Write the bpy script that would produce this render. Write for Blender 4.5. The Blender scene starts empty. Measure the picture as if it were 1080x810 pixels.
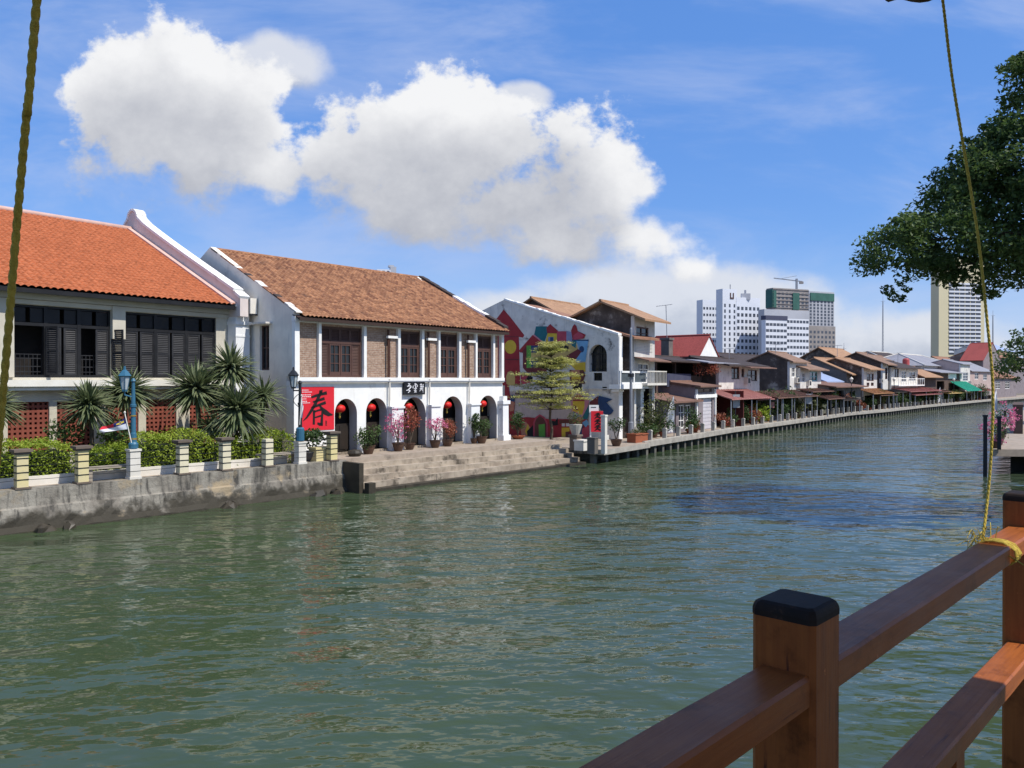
import bpy, math, random
from mathutils import Vector, Matrix
from mathutils.geometry import tessellate_polygon
R = math.radians
rnd = random.Random(7)
C = bpy.context.scene.collection
SC = bpy.context.scene

# ---------------------------------------------------------------- camera, sky, sun, exposure
F = 830.0            # focal length in photo pixels (photo 1080 wide)
HY = 401.0           # horizon row
CZ = 4.65            # eye height above the water
cam_d = bpy.data.cameras.new('camera'); cam = bpy.data.objects.new('camera', cam_d); C.objects.link(cam)
cam_d.sensor_width = 36.0; cam_d.lens = 36.0 * F / 1080.0
cam_d.clip_start = 0.05; cam_d.clip_end = 20000
cam.location = (0, 0, CZ); cam.rotation_euler = (R(90) - math.atan(4 / F), 0, 0)
SC.camera = cam
SC.view_settings.view_transform = 'Standard'; SC.view_settings.look = 'None'
SC.view_settings.gamma = 1.0; SC.view_settings.use_curve_mapping = False
SC.view_settings.exposure = 0.12
SC.cycles.use_denoising = True
SC.cycles.max_bounces = 8; SC.cycles.transparent_max_bounces = 8
SC.cycles.sample_clamp_indirect = 6.0

SUN = Vector((0.87, -0.49, 0)).normalized() * math.cos(R(54)) + Vector((0, 0, math.sin(R(54))))
sd = bpy.data.lights.new('sun', 'SUN'); sd.energy = 4.7; sd.angle = R(0.53); sd.color = (1.0, 0.95, 0.87)
so = bpy.data.objects.new('sun', sd); C.objects.link(so)
so.rotation_euler = SUN.to_track_quat('Z', 'Y').to_euler(); so.location = (20, -10, 40)

world = bpy.data.worlds.new('World'); SC.world = world; world.use_nodes = True
WN, WL = world.node_tree.nodes, world.node_tree.links
WN.clear()


class X:                                   # a tiny expression builder for world math nodes
    def __init__(s, k): s.k = k
    @staticmethod
    def op(o, *a, clamp=False):
        n = WN.new('ShaderNodeMath'); n.operation = o; n.use_clamp = clamp
        for i, v in enumerate(a):
            if isinstance(v, X): WL.new(v.k, n.inputs[i])
            else: n.inputs[i].default_value = float(v)
        return X(n.outputs[0])
    def __add__(s, o): return X.op('ADD', s, o)
    def __radd__(s, o): return X.op('ADD', o, s)
    def __sub__(s, o): return X.op('SUBTRACT', s, o)
    def __rsub__(s, o): return X.op('SUBTRACT', o, s)
    def __mul__(s, o): return X.op('MULTIPLY', s, o)
    def __rmul__(s, o): return X.op('MULTIPLY', o, s)
    def __truediv__(s, o): return X.op('DIVIDE', s, o)
    def max(s, o): return X.op('MAXIMUM', s, o)
    def smax(s, o, d=.3): return X.op('SMOOTH_MAX', s, o, d)


def smooth(x, lo, hi):
    n = WN.new('ShaderNodeMapRange'); n.interpolation_type = 'SMOOTHSTEP'
    WL.new(x.k, n.inputs[0]); n.inputs[1].default_value = lo; n.inputs[2].default_value = hi
    return X(n.outputs[0])


def vec(a, b, c):
    n = WN.new('ShaderNodeCombineXYZ')
    for i, v in enumerate((a, b, c)):
        if isinstance(v, X): WL.new(v.k, n.inputs[i])
        else: n.inputs[i].default_value = v
    return n.outputs[0]


def noise(v, scale, detail=5, rough=.55, dist=0):
    n = WN.new('ShaderNodeTexNoise'); WL.new(v, n.inputs['Vector'])
    n.inputs['Scale'].default_value = scale; n.inputs['Detail'].default_value = detail
    n.inputs['Roughness'].default_value = rough; n.inputs['Distortion'].default_value = dist
    return X(n.outputs['Fac'])


def wmix(fac, a, b):
    n = WN.new('ShaderNodeMix'); n.data_type = 'RGBA'
    if isinstance(fac, X): WL.new(fac.k, n.inputs[0])
    else: n.inputs[0].default_value = fac
    for i, v in ((6, a), (7, b)):
        if isinstance(v, tuple): n.inputs[i].default_value = (*v, 1)
        else: WL.new(v, n.inputs[i])
    return n.outputs[2]


def build_sky():
    sky = WN.new('ShaderNodeTexSky'); sky.sky_type = 'NISHITA'; sky.sun_disc = False
    sky.sun_elevation = R(54); sky.sun_rotation = math.atan2(SUN.x, SUN.y)
    sky.air_density = 1.0; sky.dust_density = 0.5; sky.ozone_density = 2.2
    hs = WN.new('ShaderNodeHueSaturation'); hs.inputs['Saturation'].default_value = 1.20
    hs.inputs['Value'].default_value = 1.0
    hs.inputs['Hue'].default_value = 0.506
    WL.new(sky.outputs[0], hs.inputs['Color'])
    tc = WN.new('ShaderNodeTexCoord'); sp = WN.new('ShaderNodeSeparateXYZ')
    WL.new(tc.outputs['Generated'], sp.inputs[0])
    dx, dy, dz = (X(sp.outputs[i]) for i in range(3))
    yy = dy.max(0.08)
    u = dx / yy; v = dz / yy
    front = smooth(dy, .06, .25)
    # cumulus banks, each lobe: azimuth slope, elevation slope, half sizes (tangent units)
    lobes = [(-.435, .395, .115, .09), (-.48, .32, .125, .10), (-.40, .30, .14, .10), (-.37, .37, .10, .085), (-.31, .265, .055, .05),
             (-.18, .30, .125, .09), (-.10, .325, .13, .085), (-.02, .29, .18, .11), (-.08, .25, .18, .085),
             (.085, .30, .095, .085), (.125, .265, .07, .07), (.02, .22, .15, .065),
             (.09, .175, .12, .05), (.175, .165, .10, .045), (.22, .15, .05, .025), (-.11, .21, .10, .04)]
    low = [(.15, .10, .15, .055), (.26, .105, .11, .06), (.31, .07, .14, .07), (.06, .07, .16, .05), (.02, .365, .04, .022), (.48, .05, .16, .05), (-.12, .05, .2, .04), (-.30, .405, .085, .035)]
    n_w1 = noise(vec(u * 1.0, v * 1.0, 3.1), 7.0, 3, .5); n_w2 = noise(vec(u * 1.0, v * 1.0, 8.7), 7.0, 3, .5)

    def dens(uu, vv, ls, amp, sc, z):
        uw = uu + (n_w1 - .5) * .07; vw = vv + (n_w2 - .5) * .06
        D = None
        for (a, b, c, d) in ls:
            p = (uw - a) * (1 / c); q = (vw - b) * (1 / d)
            e = 1.0 - (p * p + q * q)
            D = e if D is None else D.smax(e, .35)
        return D + (noise(vec(uu, vv * 1.15, z), sc, 12, .62) - .5) * amp


    d0 = dens(u, v, lobes, 3.5, 8.5, .3) - .22
    dup = dens(u + .018, v + .042, lobes, 2.2, 8.0, .3)
    low_soft = smooth(v, .32, .20) * .8
    wid = X.op('MULTIPLY_ADD', low_soft, .6, .40)
    a0 = smooth((d0 + low_soft * .18) / wid, .0, 1.0) * front
    body = dens(u + .03, v + .075, lobes, 1.5, 5.0, .3)      # how much cloud lies above, towards the light
    fine = noise(vec(u, v * 1.1, 2.2), 12.0, 9, .62)
    lit = smooth(body, 1.25, -.35) * .60 + smooth(d0 - dup, -1.0, 1.1) * .34 + (fine - .5) * .65 + smooth(v, .15, .40) * .14
    ccol = wmix(X.op('MULTIPLY', lit, 1.0, clamp=True), (.42, .44, .50), (.84, .845, .86))
    d1 = dens(u, v, low, 2.0, 7.0, 5.3)
    d1u = dens(u + .02, v + .03, low, 2.0, 7.0, 5.3)
    a1 = smooth(d1, -.1, .75) * front * .88
    lcol = wmix(smooth(d1 - d1u, -.5, .6), (.44, .48, .57), (.70, .72, .77))
    # thin high veil, stretched along the wind
    veil = smooth(noise(vec(u * .8 + v * .5, v * 2.6, 1.7), 3.2, 6, .6, .4), .38, .74) * front * .5
    haze = smooth(v, .20, .0) * .42
    behind = smooth(noise(tc.outputs['Generated'], 2.3, 6, .6), .52, .66) * (1.0 - front) * .85
    bg = hs.outputs[0]
    s = WN.new('ShaderNodeVectorMath'); s.operation = 'SCALE'; s.inputs[3].default_value = SKY
    WL.new(bg, s.inputs[0]); col = s.outputs[0]
    col = wmix(.50, col, (.125, .34, .92))
    col = wmix(veil, col, (.50, .58, .80))
    col = wmix(haze, col, (.58, .68, .86))
    col = wmix(a1, col, lcol)
    col = wmix(a0, col, ccol)
    col = wmix(behind, col, (.8, .82, .86))
    out = WN.new('ShaderNodeOutputWorld'); b = WN.new('ShaderNodeBackground')
    s2 = WN.new('ShaderNodeVectorMath'); s2.operation = 'SCALE'; s2.inputs[3].default_value = 1 / SKY
    WL.new(col, s2.inputs[0]); WL.new(s2.outputs[0], b.inputs[0])
    b.inputs[1].default_value = SKY; WL.new(b.outputs[0], out.inputs[0])


SKY = 0.125
build_sky()

# ---------------------------------------------------------------- helpers
def W(px, py, Y): return Vector(((px - 540) / F * Y, Y, CZ + (HY - py) / F * Y))
def G(px, py, z):
    Y = F * (CZ - z) / (py - HY); return Vector(((px - 540) / F * Y, Y, z))


class Fr:                                  # a vertical plane: s runs along it, d comes out of it, z is up
    def __init__(s, o, f):
        s.o = Vector((o[0], o[1])); s.f = Vector((f[0], f[1])).normalized(); s.n = Vector((s.f.y, -s.f.x))
    def p(s, a, d, z):
        q = s.o + s.f * a + s.n * d; return Vector((q.x, q.y, z))
    def sx(s, px, d=0):
        k = (px - 540) / F; o = s.o + s.n * d
        return (k * o.y - o.x) / (s.f.x - k * s.f.y)
    def zx(s, px, py, d=0):
        return CZ + (HY - py) / F * s.p(s.sx(px, d), d, 0).y


def tag(o, label=None, cat=None, group=None, kind=None):
    if label: o['label'] = label
    if cat: o['category'] = cat
    if group: o['group'] = group
    if kind: o['kind'] = kind
    return o


def empty(name, loc, label=None, cat=None, group=None, kind=None):
    o = bpy.data.objects.new(name, None); C.objects.link(o); o.location = loc; o.empty_display_size = .3
    return tag(o, label, cat, group, kind)


def wloc(o):
    v = Vector((0, 0, 0))
    while o: v += o.location; o = o.parent
    return v


KIDS = {}
def copy_tree(o, parent=None):
    c = o.copy(); C.objects.link(c); c.parent = parent
    if parent: KIDS.setdefault(parent.name, []).append(c)
    for ch in KIDS.get(o.name, []): copy_tree(ch, c)
    return c


class MB:
    def __init__(s): s.v = []; s.f = []; s.m = []; s.uv = {}
    def add(s, vs, fs, mi=0, uvs=None):
        b = len(s.v); s.v += [Vector(x) for x in vs]
        for i, f in enumerate(fs):
            if uvs: s.uv[len(s.f)] = [uvs[k] for k in f]
            s.f.append([b + k for k in f]); s.m.append(mi)
    def poly(s, pts, mi=0, uv=None):
        s.add(pts, [list(range(len(pts)))], mi, uv)
    def box(s, fr, s0, s1, d0, d1, z0, z1, mi=0):
        P = [fr.p(a, d, z) for z in (z0, z1) for (a, d) in ((s0, d0), (s1, d0), (s1, d1), (s0, d1))]
        s.add(P, [[0, 3, 2, 1] if 0 else [0, 1, 2, 3][::-1], [4, 5, 6, 7], [0, 1, 5, 4], [1, 2, 6, 5], [2, 3, 7, 6], [3, 0, 4, 7]], mi)
    def prism(s, pts, off, mi=0):          # polygon extruded by a vector
        n = len(pts); off = Vector(off); P = [Vector(p) for p in pts]; Q = [p + off for p in P]
        s.add(P + Q, [list(range(n))[::-1], list(range(n, 2 * n))] + [[i, (i + 1) % n, n + (i + 1) % n, n + i] for i in range(n)], mi)
    def tube(s, pts, r, n=8, mi=0, cap=True):
        pts = [Vector(p) for p in pts]; rs = r if isinstance(r, (list, tuple)) else [r] * len(pts)
        b = len(s.v); prev = None
        for i, p in enumerate(pts):
            t = (pts[min(i + 1, len(pts) - 1)] - pts[max(i - 1, 0)]).normalized()
            if prev is None: a = t.orthogonal().normalized()
            else:
                a = prev - t * prev.dot(t); a = a.normalized() if a.length > 1e-5 else t.orthogonal().normalized()
            prev = a; c = t.cross(a)
            for k in range(n):
                w = 2 * math.pi * k / n; s.v.append(p + (a * math.cos(w) + c * math.sin(w)) * rs[i])
        for i in range(len(pts) - 1):
            for k in range(n):
                s.f.append([b + i * n + k, b + i * n + (k + 1) % n, b + (i + 1) * n + (k + 1) % n, b + (i + 1) * n + k]); s.m.append(mi)
        if cap:
            s.f.append([b + k for k in range(n)][::-1]); s.m.append(mi)
            e = b + (len(pts) - 1) * n; s.f.append([e + k for k in range(n)]); s.m.append(mi)
    def lathe(s, c, prof, n=16, mi=0):
        c = Vector(c); b = len(s.v)
        for (r, z) in prof:
            for k in range(n):
                w = 2 * math.pi * k / n; s.v.append(c + Vector((r * math.cos(w), r * math.sin(w), z)))
        for i in range(len(prof) - 1):
            for k in range(n):
                s.f.append([b + i * n + k, b + i * n + (k + 1) % n, b + (i + 1) * n + (k + 1) % n, b + (i + 1) * n + k]); s.m.append(mi)
        s.f.append([b + k for k in range(n)][::-1]); s.m.append(mi)
        e = b + (len(prof) - 1) * n; s.f.append([e + k for k in range(n)]); s.m.append(mi)
    def leaf(s, p, size, mi=0, up=.5, asp=.55):
        n = Vector((rnd.gauss(0, 1), rnd.gauss(0, 1), rnd.gauss(0, 1) + up * 2)).normalized()
        a = n.orthogonal().normalized(); a.rotate(Matrix.Rotation(rnd.random() * 6.28, 3, n)); b = n.cross(a)
        l = size * rnd.uniform(.7, 1.25); w = l * asp
        s.add([p - a * l * .5, p + b * w * .5 + n * l * .06, p + a * l * .5, p - b * w * .5 + n * l * .06], [[0, 1, 2, 3]], mi)
    def clump(s, c, r, n, size, mi=0, sq=1.0, up=.5):
        for _ in range(n):
            v = Vector((rnd.gauss(0, 1), rnd.gauss(0, 1), rnd.gauss(0, 1))).normalized() * (r * rnd.random() ** .4)
            v.z *= sq; s.leaf(Vector(c) + v, size, mi, up)
    def build(s, name, mats, parent=None, label=None, smooth=False, base=None, cat=None, group=None, kind=None):
        me = bpy.data.meshes.new(name)
        if parent is not None: off = wloc(parent)
        elif base is not None: off = Vector(base)
        else:
            xs = [v.x for v in s.v]; ys = [v.y for v in s.v]
            off = Vector(((min(xs) + max(xs)) / 2, (min(ys) + max(ys)) / 2, min(v.z for v in s.v)))
        me.from_pydata([v - off for v in s.v], [], s.f)
        for m in (mats if isinstance(mats, (list, tuple)) else [mats]): me.materials.append(m)
        me.polygons.foreach_set('material_index', s.m)
        if smooth: me.polygons.foreach_set('use_smooth', [True] * len(s.f))
        ul = me.uv_layers.new(name='UVMap'); k = 0; data = []
        for i, f in enumerate(s.f):
            if i in s.uv:
                for q in s.uv[i]: data += [q[0], q[1]]
                continue
            a, b, c = s.v[f[0]], s.v[f[1]], s.v[f[2]]; nn = (b - a).cross(c - b)
            if nn.length > 0: nn.normalize()
            if abs(nn.z) > .75:
                for q in f: data += [s.v[q].x, s.v[q].y]
            else:
                t = Vector((-nn.y, nn.x, 0)); t = t.normalized() if t.length > 1e-6 else Vector((1, 0, 0))
                for q in f: data += [t.dot(s.v[q]), s.v[q].z]
        ul.data.foreach_set('uv', data)
        me.update()
        o = bpy.data.objects.new(name, me); C.objects.link(o)
        if parent is not None:
            o.parent = parent; KIDS.setdefault(parent.name, []).append(o)
        else: o.location = off
        return tag(o, label, cat, group, kind)


def wall_open(mb, fr, s0, s1, z0, z1, ops, th=.3, d=0, mi=0, mr=0, nseg=14):
    """wall with real openings: ops = (sa, sb, za, zb, 'rect'|'arch'); reveals get material mr"""
    br = {s0, s1}
    for (a, b, za, zb, k) in ops:
        br |= {a, b}
        if k == 'arch': br |= {a + (b - a) * .5 * (1 - math.cos(math.pi * i / nseg)) for i in range(1, nseg)}
    br = sorted(x for x in br if s0 - 1e-6 <= x <= s1 + 1e-6)
    def top(o, x):
        a, b, za, zb, k = o
        if k == 'rect': return zb
        r = (b - a) / 2; h = min(r * 1.08, zb - za); q = max(0, 1 - ((x - (a + b) / 2) / r) ** 2)
        return zb - h + h * math.sqrt(q)
    for x0, x1 in zip(br, br[1:]):
        if x1 - x0 < 1e-5: continue
        xm = (x0 + x1) / 2
        cur = sorted([o for o in ops if o[0] < xm < o[1]], key=lambda o: o[2])
        lo = (z0, z0); spans = []
        for o in cur:
            spans.append((lo, (o[2], o[2])))
            t = (top(o, x0), top(o, x1)); lo = t
            mb.poly([fr.p(x0, d, t[0]), fr.p(x0, d - th, t[0]), fr.p(x1, d - th, t[1]), fr.p(x1, d, t[1])], mr)
            if o[2] > z0: mb.poly([fr.p(x0, d, o[2]), fr.p(x1, d, o[2]), fr.p(x1, d - th, o[2]), fr.p(x0, d - th, o[2])], mr)
        spans.append((lo, (z1, z1)))
        for (l, h) in spans:
            if h[0] - l[0] < 1e-4 and h[1] - l[1] < 1e-4: continue
            mb.poly([fr.p(x0, d, l[0]), fr.p(x1, d, l[1]), fr.p(x1, d, h[1]), fr.p(x0, d, h[0])], mi)
            mb.poly([fr.p(x0, d - th, l[0]), fr.p(x0, d - th, h[0]), fr.p(x1, d - th, h[1]), fr.p(x1, d - th, l[1])], mi)
    for o in ops:
        a, b, za, zb, k = o; t = top(o, a)
        if t > za + 1e-4:
            mb.poly([fr.p(a, d, za), fr.p(a, d - th, za), fr.p(a, d - th, t), fr.p(a, d, t)], mr)
            mb.poly([fr.p(b, d, za), fr.p(b, d, t), fr.p(b, d - th, t), fr.p(b, d - th, za)], mr)
    for a in (s0, s1): mb.poly([fr.p(a, d, z0), fr.p(a, d - th, z0), fr.p(a, d - th, z1), fr.p(a, d, z1)], mi)
    mb.poly([fr.p(s0, d, z1), fr.p(s1, d, z1), fr.p(s1, d - th, z1), fr.p(s0, d - th, z1)], mi)


# ---------------------------------------------------------------- materials
def nodes(name):
    m = bpy.data.materials.new(name); m.use_nodes = True
    nt = m.node_tree; return m, nt.nodes, nt.links, nt.nodes['Principled BSDF']


def tex_noise(N, L, vec_out, scale, detail=4, rough=.55):
    n = N.new('ShaderNodeTexNoise'); L.new(vec_out, n.inputs['Vector'])
    n.inputs['Scale'].default_value = scale; n.inputs['Detail'].default_value = detail; n.inputs['Roughness'].default_value = rough
    return n.outputs['Fac']


def ramp(N, L, x, lo, hi):
    n = N.new('ShaderNodeMapRange'); n.interpolation_type = 'SMOOTHSTEP'; L.new(x, n.inputs[0])
    n.inputs[1].default_value = lo; n.inputs[2].default_value = hi; return n.outputs[0]


def mixc(N, L, f, a, b):
    n = N.new('ShaderNodeMix'); n.data_type = 'RGBA'
    if isinstance(f, float): n.inputs[0].default_value = f
    else: L.new(f, n.inputs[0])
    for i, v in ((6, a), (7, b)):
        if isinstance(v, tuple): n.inputs[i].default_value = (*v, 1)
        else: L.new(v, n.inputs[i])
    return n.outputs[2]


def position(N, L, sc=(1, 1, 1)):
    g = N.new('ShaderNodeNewGeometry'); m = N.new('ShaderNodeMapping'); L.new(g.outputs['Position'], m.inputs[0])
    m.inputs['Scale'].default_value = sc; return m.outputs[0]


def bump(N, L, b, h, strength, dist=.02, prev=None):
    n = N.new('ShaderNodeBump'); n.inputs['Strength'].default_value = strength; n.inputs['Distance'].default_value = dist
    L.new(h, n.inputs['Height'])
    if prev: L.new(prev, n.inputs['Normal'])
    if b: L.new(n.outputs[0], b.inputs['Normal'])
    return n.outputs[0]


def pm(name, c1, c2=None, sc=1.5, rough=.85, dirt=None, dsc=.8, dlo=.52, dhi=.72, streak=None, bmp=.25, bsc=25, spec=.3, metal=0.0, coat=0.0):
    """plaster / paint / concrete / metal: mottling, blotchy stains and rain streaks in world space"""
    m, N, L, b = nodes(name); v = position(N, L)
    c2 = c2 or tuple(x * .86 for x in c1)
    col = mixc(N, L, ramp(N, L, tex_noise(N, L, v, sc, 6, .6), .35, .65), c1, c2)
    if streak:
        vs = position(N, L, (2.6, 2.6, .22))
        col = mixc(N, L, ramp(N, L, tex_noise(N, L, vs, 1.6, 5, .65), .54, .80), col, streak)
    if dirt:
        col = mixc(N, L, ramp(N, L, tex_noise(N, L, v, dsc, 8, .68), dlo, dhi), col, dirt)
    L.new(col, b.inputs['Base Color']); b.inputs['Roughness'].default_value = rough
    b.inputs['Specular IOR Level'].default_value = spec; b.inputs['Metallic'].default_value = metal
    b.inputs['Coat Weight'].default_value = coat; b.inputs['Coat Roughness'].default_value = .15
    if bmp: bump(N, L, b, tex_noise(N, L, v, bsc, 4, .6), bmp, .01)
    return m


def tiles(name, c1, c2, c3, w, h, off=0.0, mortar=None, msize=.0, rough=.85, dirt=None, dlo=.5, dhi=.75, bmp=.0, big=.35):
    """brick or tile pattern laid in metres on the face (UV)"""
    m, N, L, b = nodes(name); tc = N.new('ShaderNodeTexCoord'); v = position(N, L)
    br = N.new('ShaderNodeTexBrick'); L.new(tc.outputs['UV'], br.inputs['Vector'])
    br.offset = off; br.squash = 1.0
    br.inputs['Scale'].default_value = 1.0; br.inputs['Brick Width'].default_value = w; br.inputs['Row Height'].default_value = h
    br.inputs['Mortar Size'].default_value = msize; br.inputs['Mortar Smooth'].default_value = .2
    br.inputs['Color1'].default_value = (*c1, 1); br.inputs['Color2'].default_value = (*c2, 1)
    br.inputs['Mortar'].default_value = (*(mortar or c1), 1)
    col = mixc(N, L, ramp(N, L, tex_noise(N, L, v, big, 6, .65), .50, .85), br.outputs['Color'], c3)
    if dirt: col = mixc(N, L, ramp(N, L, tex_noise(N, L, v, 1.4, 9, .72), dlo, dhi), col, dirt)
    # fine grain so that single tiles differ
    col = mixc(N, L, ramp(N, L, tex_noise(N, L, v, 7.0, 3, .6), .35, .8), col, tuple(x * .6 for x in c1))
    L.new(col, b.inputs['Base Color']); b.inputs['Roughness'].default_value = rough; b.inputs['Specular IOR Level'].default_value = .25
    if bmp: bump(N, L, b, br.outputs['Fac'], bmp, -.02)
    return m


def leafmat(name, c1, c2, c3=None, trans=.3, sc=.9):
    m, N, L, b = nodes(name); v = position(N, L)
    col = mixc(N, L, ramp(N, L, tex_noise(N, L, v, sc, 3, .6), .38, .62), c1, c2)
    if c3: col = mixc(N, L, ramp(N, L, tex_noise(N, L, v, 9.0, 2, .5), .55, .72), col, c3)
    L.new(col, b.inputs['Base Color']); b.inputs['Roughness'].default_value = .55; b.inputs['Specular IOR Level'].default_value = .35
    t = N.new('ShaderNodeBsdfTranslucent'); L.new(col, t.inputs[0]); mx = N.new('ShaderNodeMixShader'); mx.inputs[0].default_value = trans
    L.new(b.outputs[0], mx.inputs[1]); L.new(t.outputs[0], mx.inputs[2]); L.new(mx.outputs[0], N['Material Output'].inputs[0])
    return m


def wood(name, c1, c2, rough=.4, sc=3.0, coat=.2, stretch=(8, 8, .8), rot=0.0, wear=None):
    m, N, L, b = nodes(name); g0_ = N.new('ShaderNodeNewGeometry'); r0_ = N.new('ShaderNodeMapping'); L.new(g0_.outputs['Position'], r0_.inputs[0]); r0_.inputs['Rotation'].default_value = (0, 0, rot)
    r1_ = N.new('ShaderNodeMapping'); L.new(r0_.outputs[0], r1_.inputs[0]); r1_.inputs['Scale'].default_value = stretch; v = r1_.outputs[0]
    col = mixc(N, L, ramp(N, L, tex_noise(N, L, v, sc, 6, .65), .3, .7), c1, c2)
    if wear:
        pv = position(N, L)
        col = mixc(N, L, ramp(N, L, tex_noise(N, L, v, 1.1, 8, .75), .60, .66), col, wear)
        col = mixc(N, L, ramp(N, L, tex_noise(N, L, pv, 22, 6, .7), .66, .72), col, tuple(x * 1.9 + .03 for x in c1))
        col = mixc(N, L, ramp(N, L, tex_noise(N, L, pv, 5, 6, .7), .52, .75), col, tuple(x * .5 for x in c2))
    L.new(col, b.inputs['Base Color']); b.inputs['Coat Weight'].default_value = coat; b.inputs['Coat Roughness'].default_value = .2; b.inputs['Specular IOR Level'].default_value = .16
    rr = N.new('ShaderNodeMapRange'); L.new(tex_noise(N, L, position(N, L), 6, 5, .7), rr.inputs[0])
    rr.inputs[3].default_value = rough - .12; rr.inputs[4].default_value = rough + .2; L.new(rr.outputs[0], b.inputs['Roughness'])
    bump(N, L, b, tex_noise(N, L, v, sc * 2, 6, .7), .28, .004)
    return m


M = {}
M['white'] = pm('white limewash', (.84, .83, .79), (.77, .76, .72), dirt=(.48, .46, .41), dlo=.62, dhi=.80, streak=(.66, .64, .59), bmp=.2)
M['white_old'] = pm('weathered white plaster', (.70, .66, .59), (.58, .545, .49), dirt=(.13, .12, .11), dsc=1.0, dlo=.575, dhi=.72, streak=(.34, .34, .35))
M['cream'] = pm('cream plaster', (.56, .52, .42), (.50, .46, .37), dirt=(.33, .29, .23), dlo=.6, dhi=.8)
M['cream_light'] = pm('pale cream paint', (.74, .72, .64), (.68, .65, .56), dirt=(.42, .38, .31), dlo=.62, dhi=.8)
M['pink_trim'] = pm('pinkish mortar', (.62, .43, .36), (.55, .37, .31))
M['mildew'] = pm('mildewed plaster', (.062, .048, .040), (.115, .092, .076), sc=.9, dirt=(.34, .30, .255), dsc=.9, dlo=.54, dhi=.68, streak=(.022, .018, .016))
M['white_dirty'] = pm('dirty white wash', (.66, .64, .59), (.54, .52, .48), sc=.9, dirt=(.20, .185, .17), dsc=1.0, dlo=.56, dhi=.74, streak=(.42, .40, .37))
M['greywall'] = pm('grey render', (.12, .108, .096), (.19, .17, .152), sc=.8, dirt=(.09, .085, .085), dlo=.56, dhi=.76, streak=(.13, .125, .12))
M['brown_wall'] = pm('brown timber cladding', (.075, .05, .04), (.11, .075, .06), sc=2)
M['mauve'] = pm('mauve grey wall', (.25, .215, .22), (.20, .17, .18), dirt=(.12, .1, .1))
M['pinkwall'] = pm('dusty pink wall', (.48, .37, .33), (.42, .32, .29), dirt=(.25, .2, .18))
M['maroon'] = pm('maroon wall', (.12, .025, .02), (.09, .02, .018))
M['black_paint'] = pm('black joinery', (.010, .010, .011), (.016, .016, .017), rough=.5, bmp=.05)
M['shutter_grey'] = pm('charcoal shutter paint', (.020, .020, .022), (.034, .034, .036), rough=.5, bmp=.05)
M['brown_joinery'] = pm('brown joinery', (.105, .055, .042), (.08, .042, .034), rough=.55, bmp=.05)
M['dark'] = pm('shade black interior', (.014, .012, .011), (.022, .018, .016), rough=.9, bmp=0)  # near-black colour stands in for the shade of unlit rooms
M['door_dark'] = pm('dark door', (.035, .026, .02), (.025, .02, .016), rough=.5)
M['pipe'] = pm('rust brown pipe', (.085, .035, .022), rough=.6)
M['steel'] = pm('grey steel', (.30, .31, .33), (.24, .25, .27), rough=.45, metal=.3)
M['concrete'] = pm('pale concrete', (.46, .43, .37), (.36, .335, .29), dirt=(.15, .14, .12), dsc=1.6, dlo=.56, dhi=.76, bmp=.4)
M['deck_side'] = pm('deck concrete', (.40, .37, .315), (.31, .285, .245), dirt=(.16, .15, .12), dsc=2.2, dlo=.58, dhi=.74, streak=(.24, .22, .19), bmp=.4)
M['pave'] = pm('riverside paving', (.36, .295, .23), (.30, .245, .19), sc=3, dirt=(.17, .14, .11), dsc=1.5, dlo=.54, dhi=.76, bmp=.3)
M['stone_step'] = pm('worn stone steps', (.40, .335, .255), (.27, .22, .165), sc=1.8, dirt=(.10, .082, .06), dsc=1.3, dlo=.50, dhi=.68, streak=(.17, .14, .10), bmp=.6, bsc=12)
M['pile'] = pm('pile concrete', (.15, .14, .12), (.10, .095, .08), dirt=(.05, .05, .04), dsc=2.5)
M['ground'] = pm('bare ground', (.20, .17, .13), (.14, .125, .10), sc=.2)
M['yellow_post'] = pm('faded yellow paint', (.66, .56, .27), (.60, .52, .30), dirt=(.42, .37, .26), dlo=.58, dhi=.76)
M['white_post'] = pm('off white paint', (.70, .66, .58), (.62, .58, .50), dirt=(.38, .34, .28), dlo=.6, dhi=.78)
M['stone_cap'] = pm('brown stone cap', (.17, .13, .10), (.12, .095, .075))
M['bench'] = pm('bench concrete', (.36, .31, .25), (.30, .26, .21))
M['blue_paint'] = pm('blue lamp paint', (.045, .15, .23), (.035, .12, .19), rough=.4, bmp=.05)
M['black_iron'] = pm('black iron', (.02, .022, .026), rough=.45, bmp=.05)
M['red_lantern'] = pm('red lantern silk', (.62, .02, .015), (.55, .015, .012), rough=.5)
M['gold'] = pm('gold trim', (.55, .36, .07), rough=.35, metal=.6)
M['red_banner'] = pm('red banner', (.66, .02, .035), (.62, .018, .03), rough=.6, bmp=.05)
M['ink'] = pm('black ink', (.012, .01, .01), rough=.7, bmp=0)
M['flag_red'] = pm('flag red', (.62, .03, .05), bmp=0); M['flag_blue'] = pm('flag blue', (.03, .035, .16), bmp=0)
M['flag_white'] = pm('flag white', (.82, .82, .84), bmp=0); M['flag_yellow'] = pm('flag yellow', (.8, .6, .05), bmp=0)
M['terracotta'] = pm('terracotta', (.33, .10, .045), (.25, .075, .035)); M['brown_pot'] = pm('brown glazed pot', (.10, .055, .035), (.07, .04, .028), rough=.4)
M['grey_pot'] = pm('grey pot', (.12, .12, .125), rough=.7)
M['bark'] = pm('bark', (.12, .09, .065), (.075, .058, .042), sc=6, bmp=.6)
M['yucca'] = leafmat('yucca leaf', (.12, .155, .065), (.19, .215, .11), (.055, .085, .035), .28, 1.2)
M['hedge'] = leafmat('hedge leaf', (.25, .33, .03), (.33, .40, .045), (.13, .22, .025), .35, .7)
M['hedge_core'] = pm('dark hedge fill', (.02, .03, .01), bmp=0)  # dark box colour standing in for the shaded inside of the hedge
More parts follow.
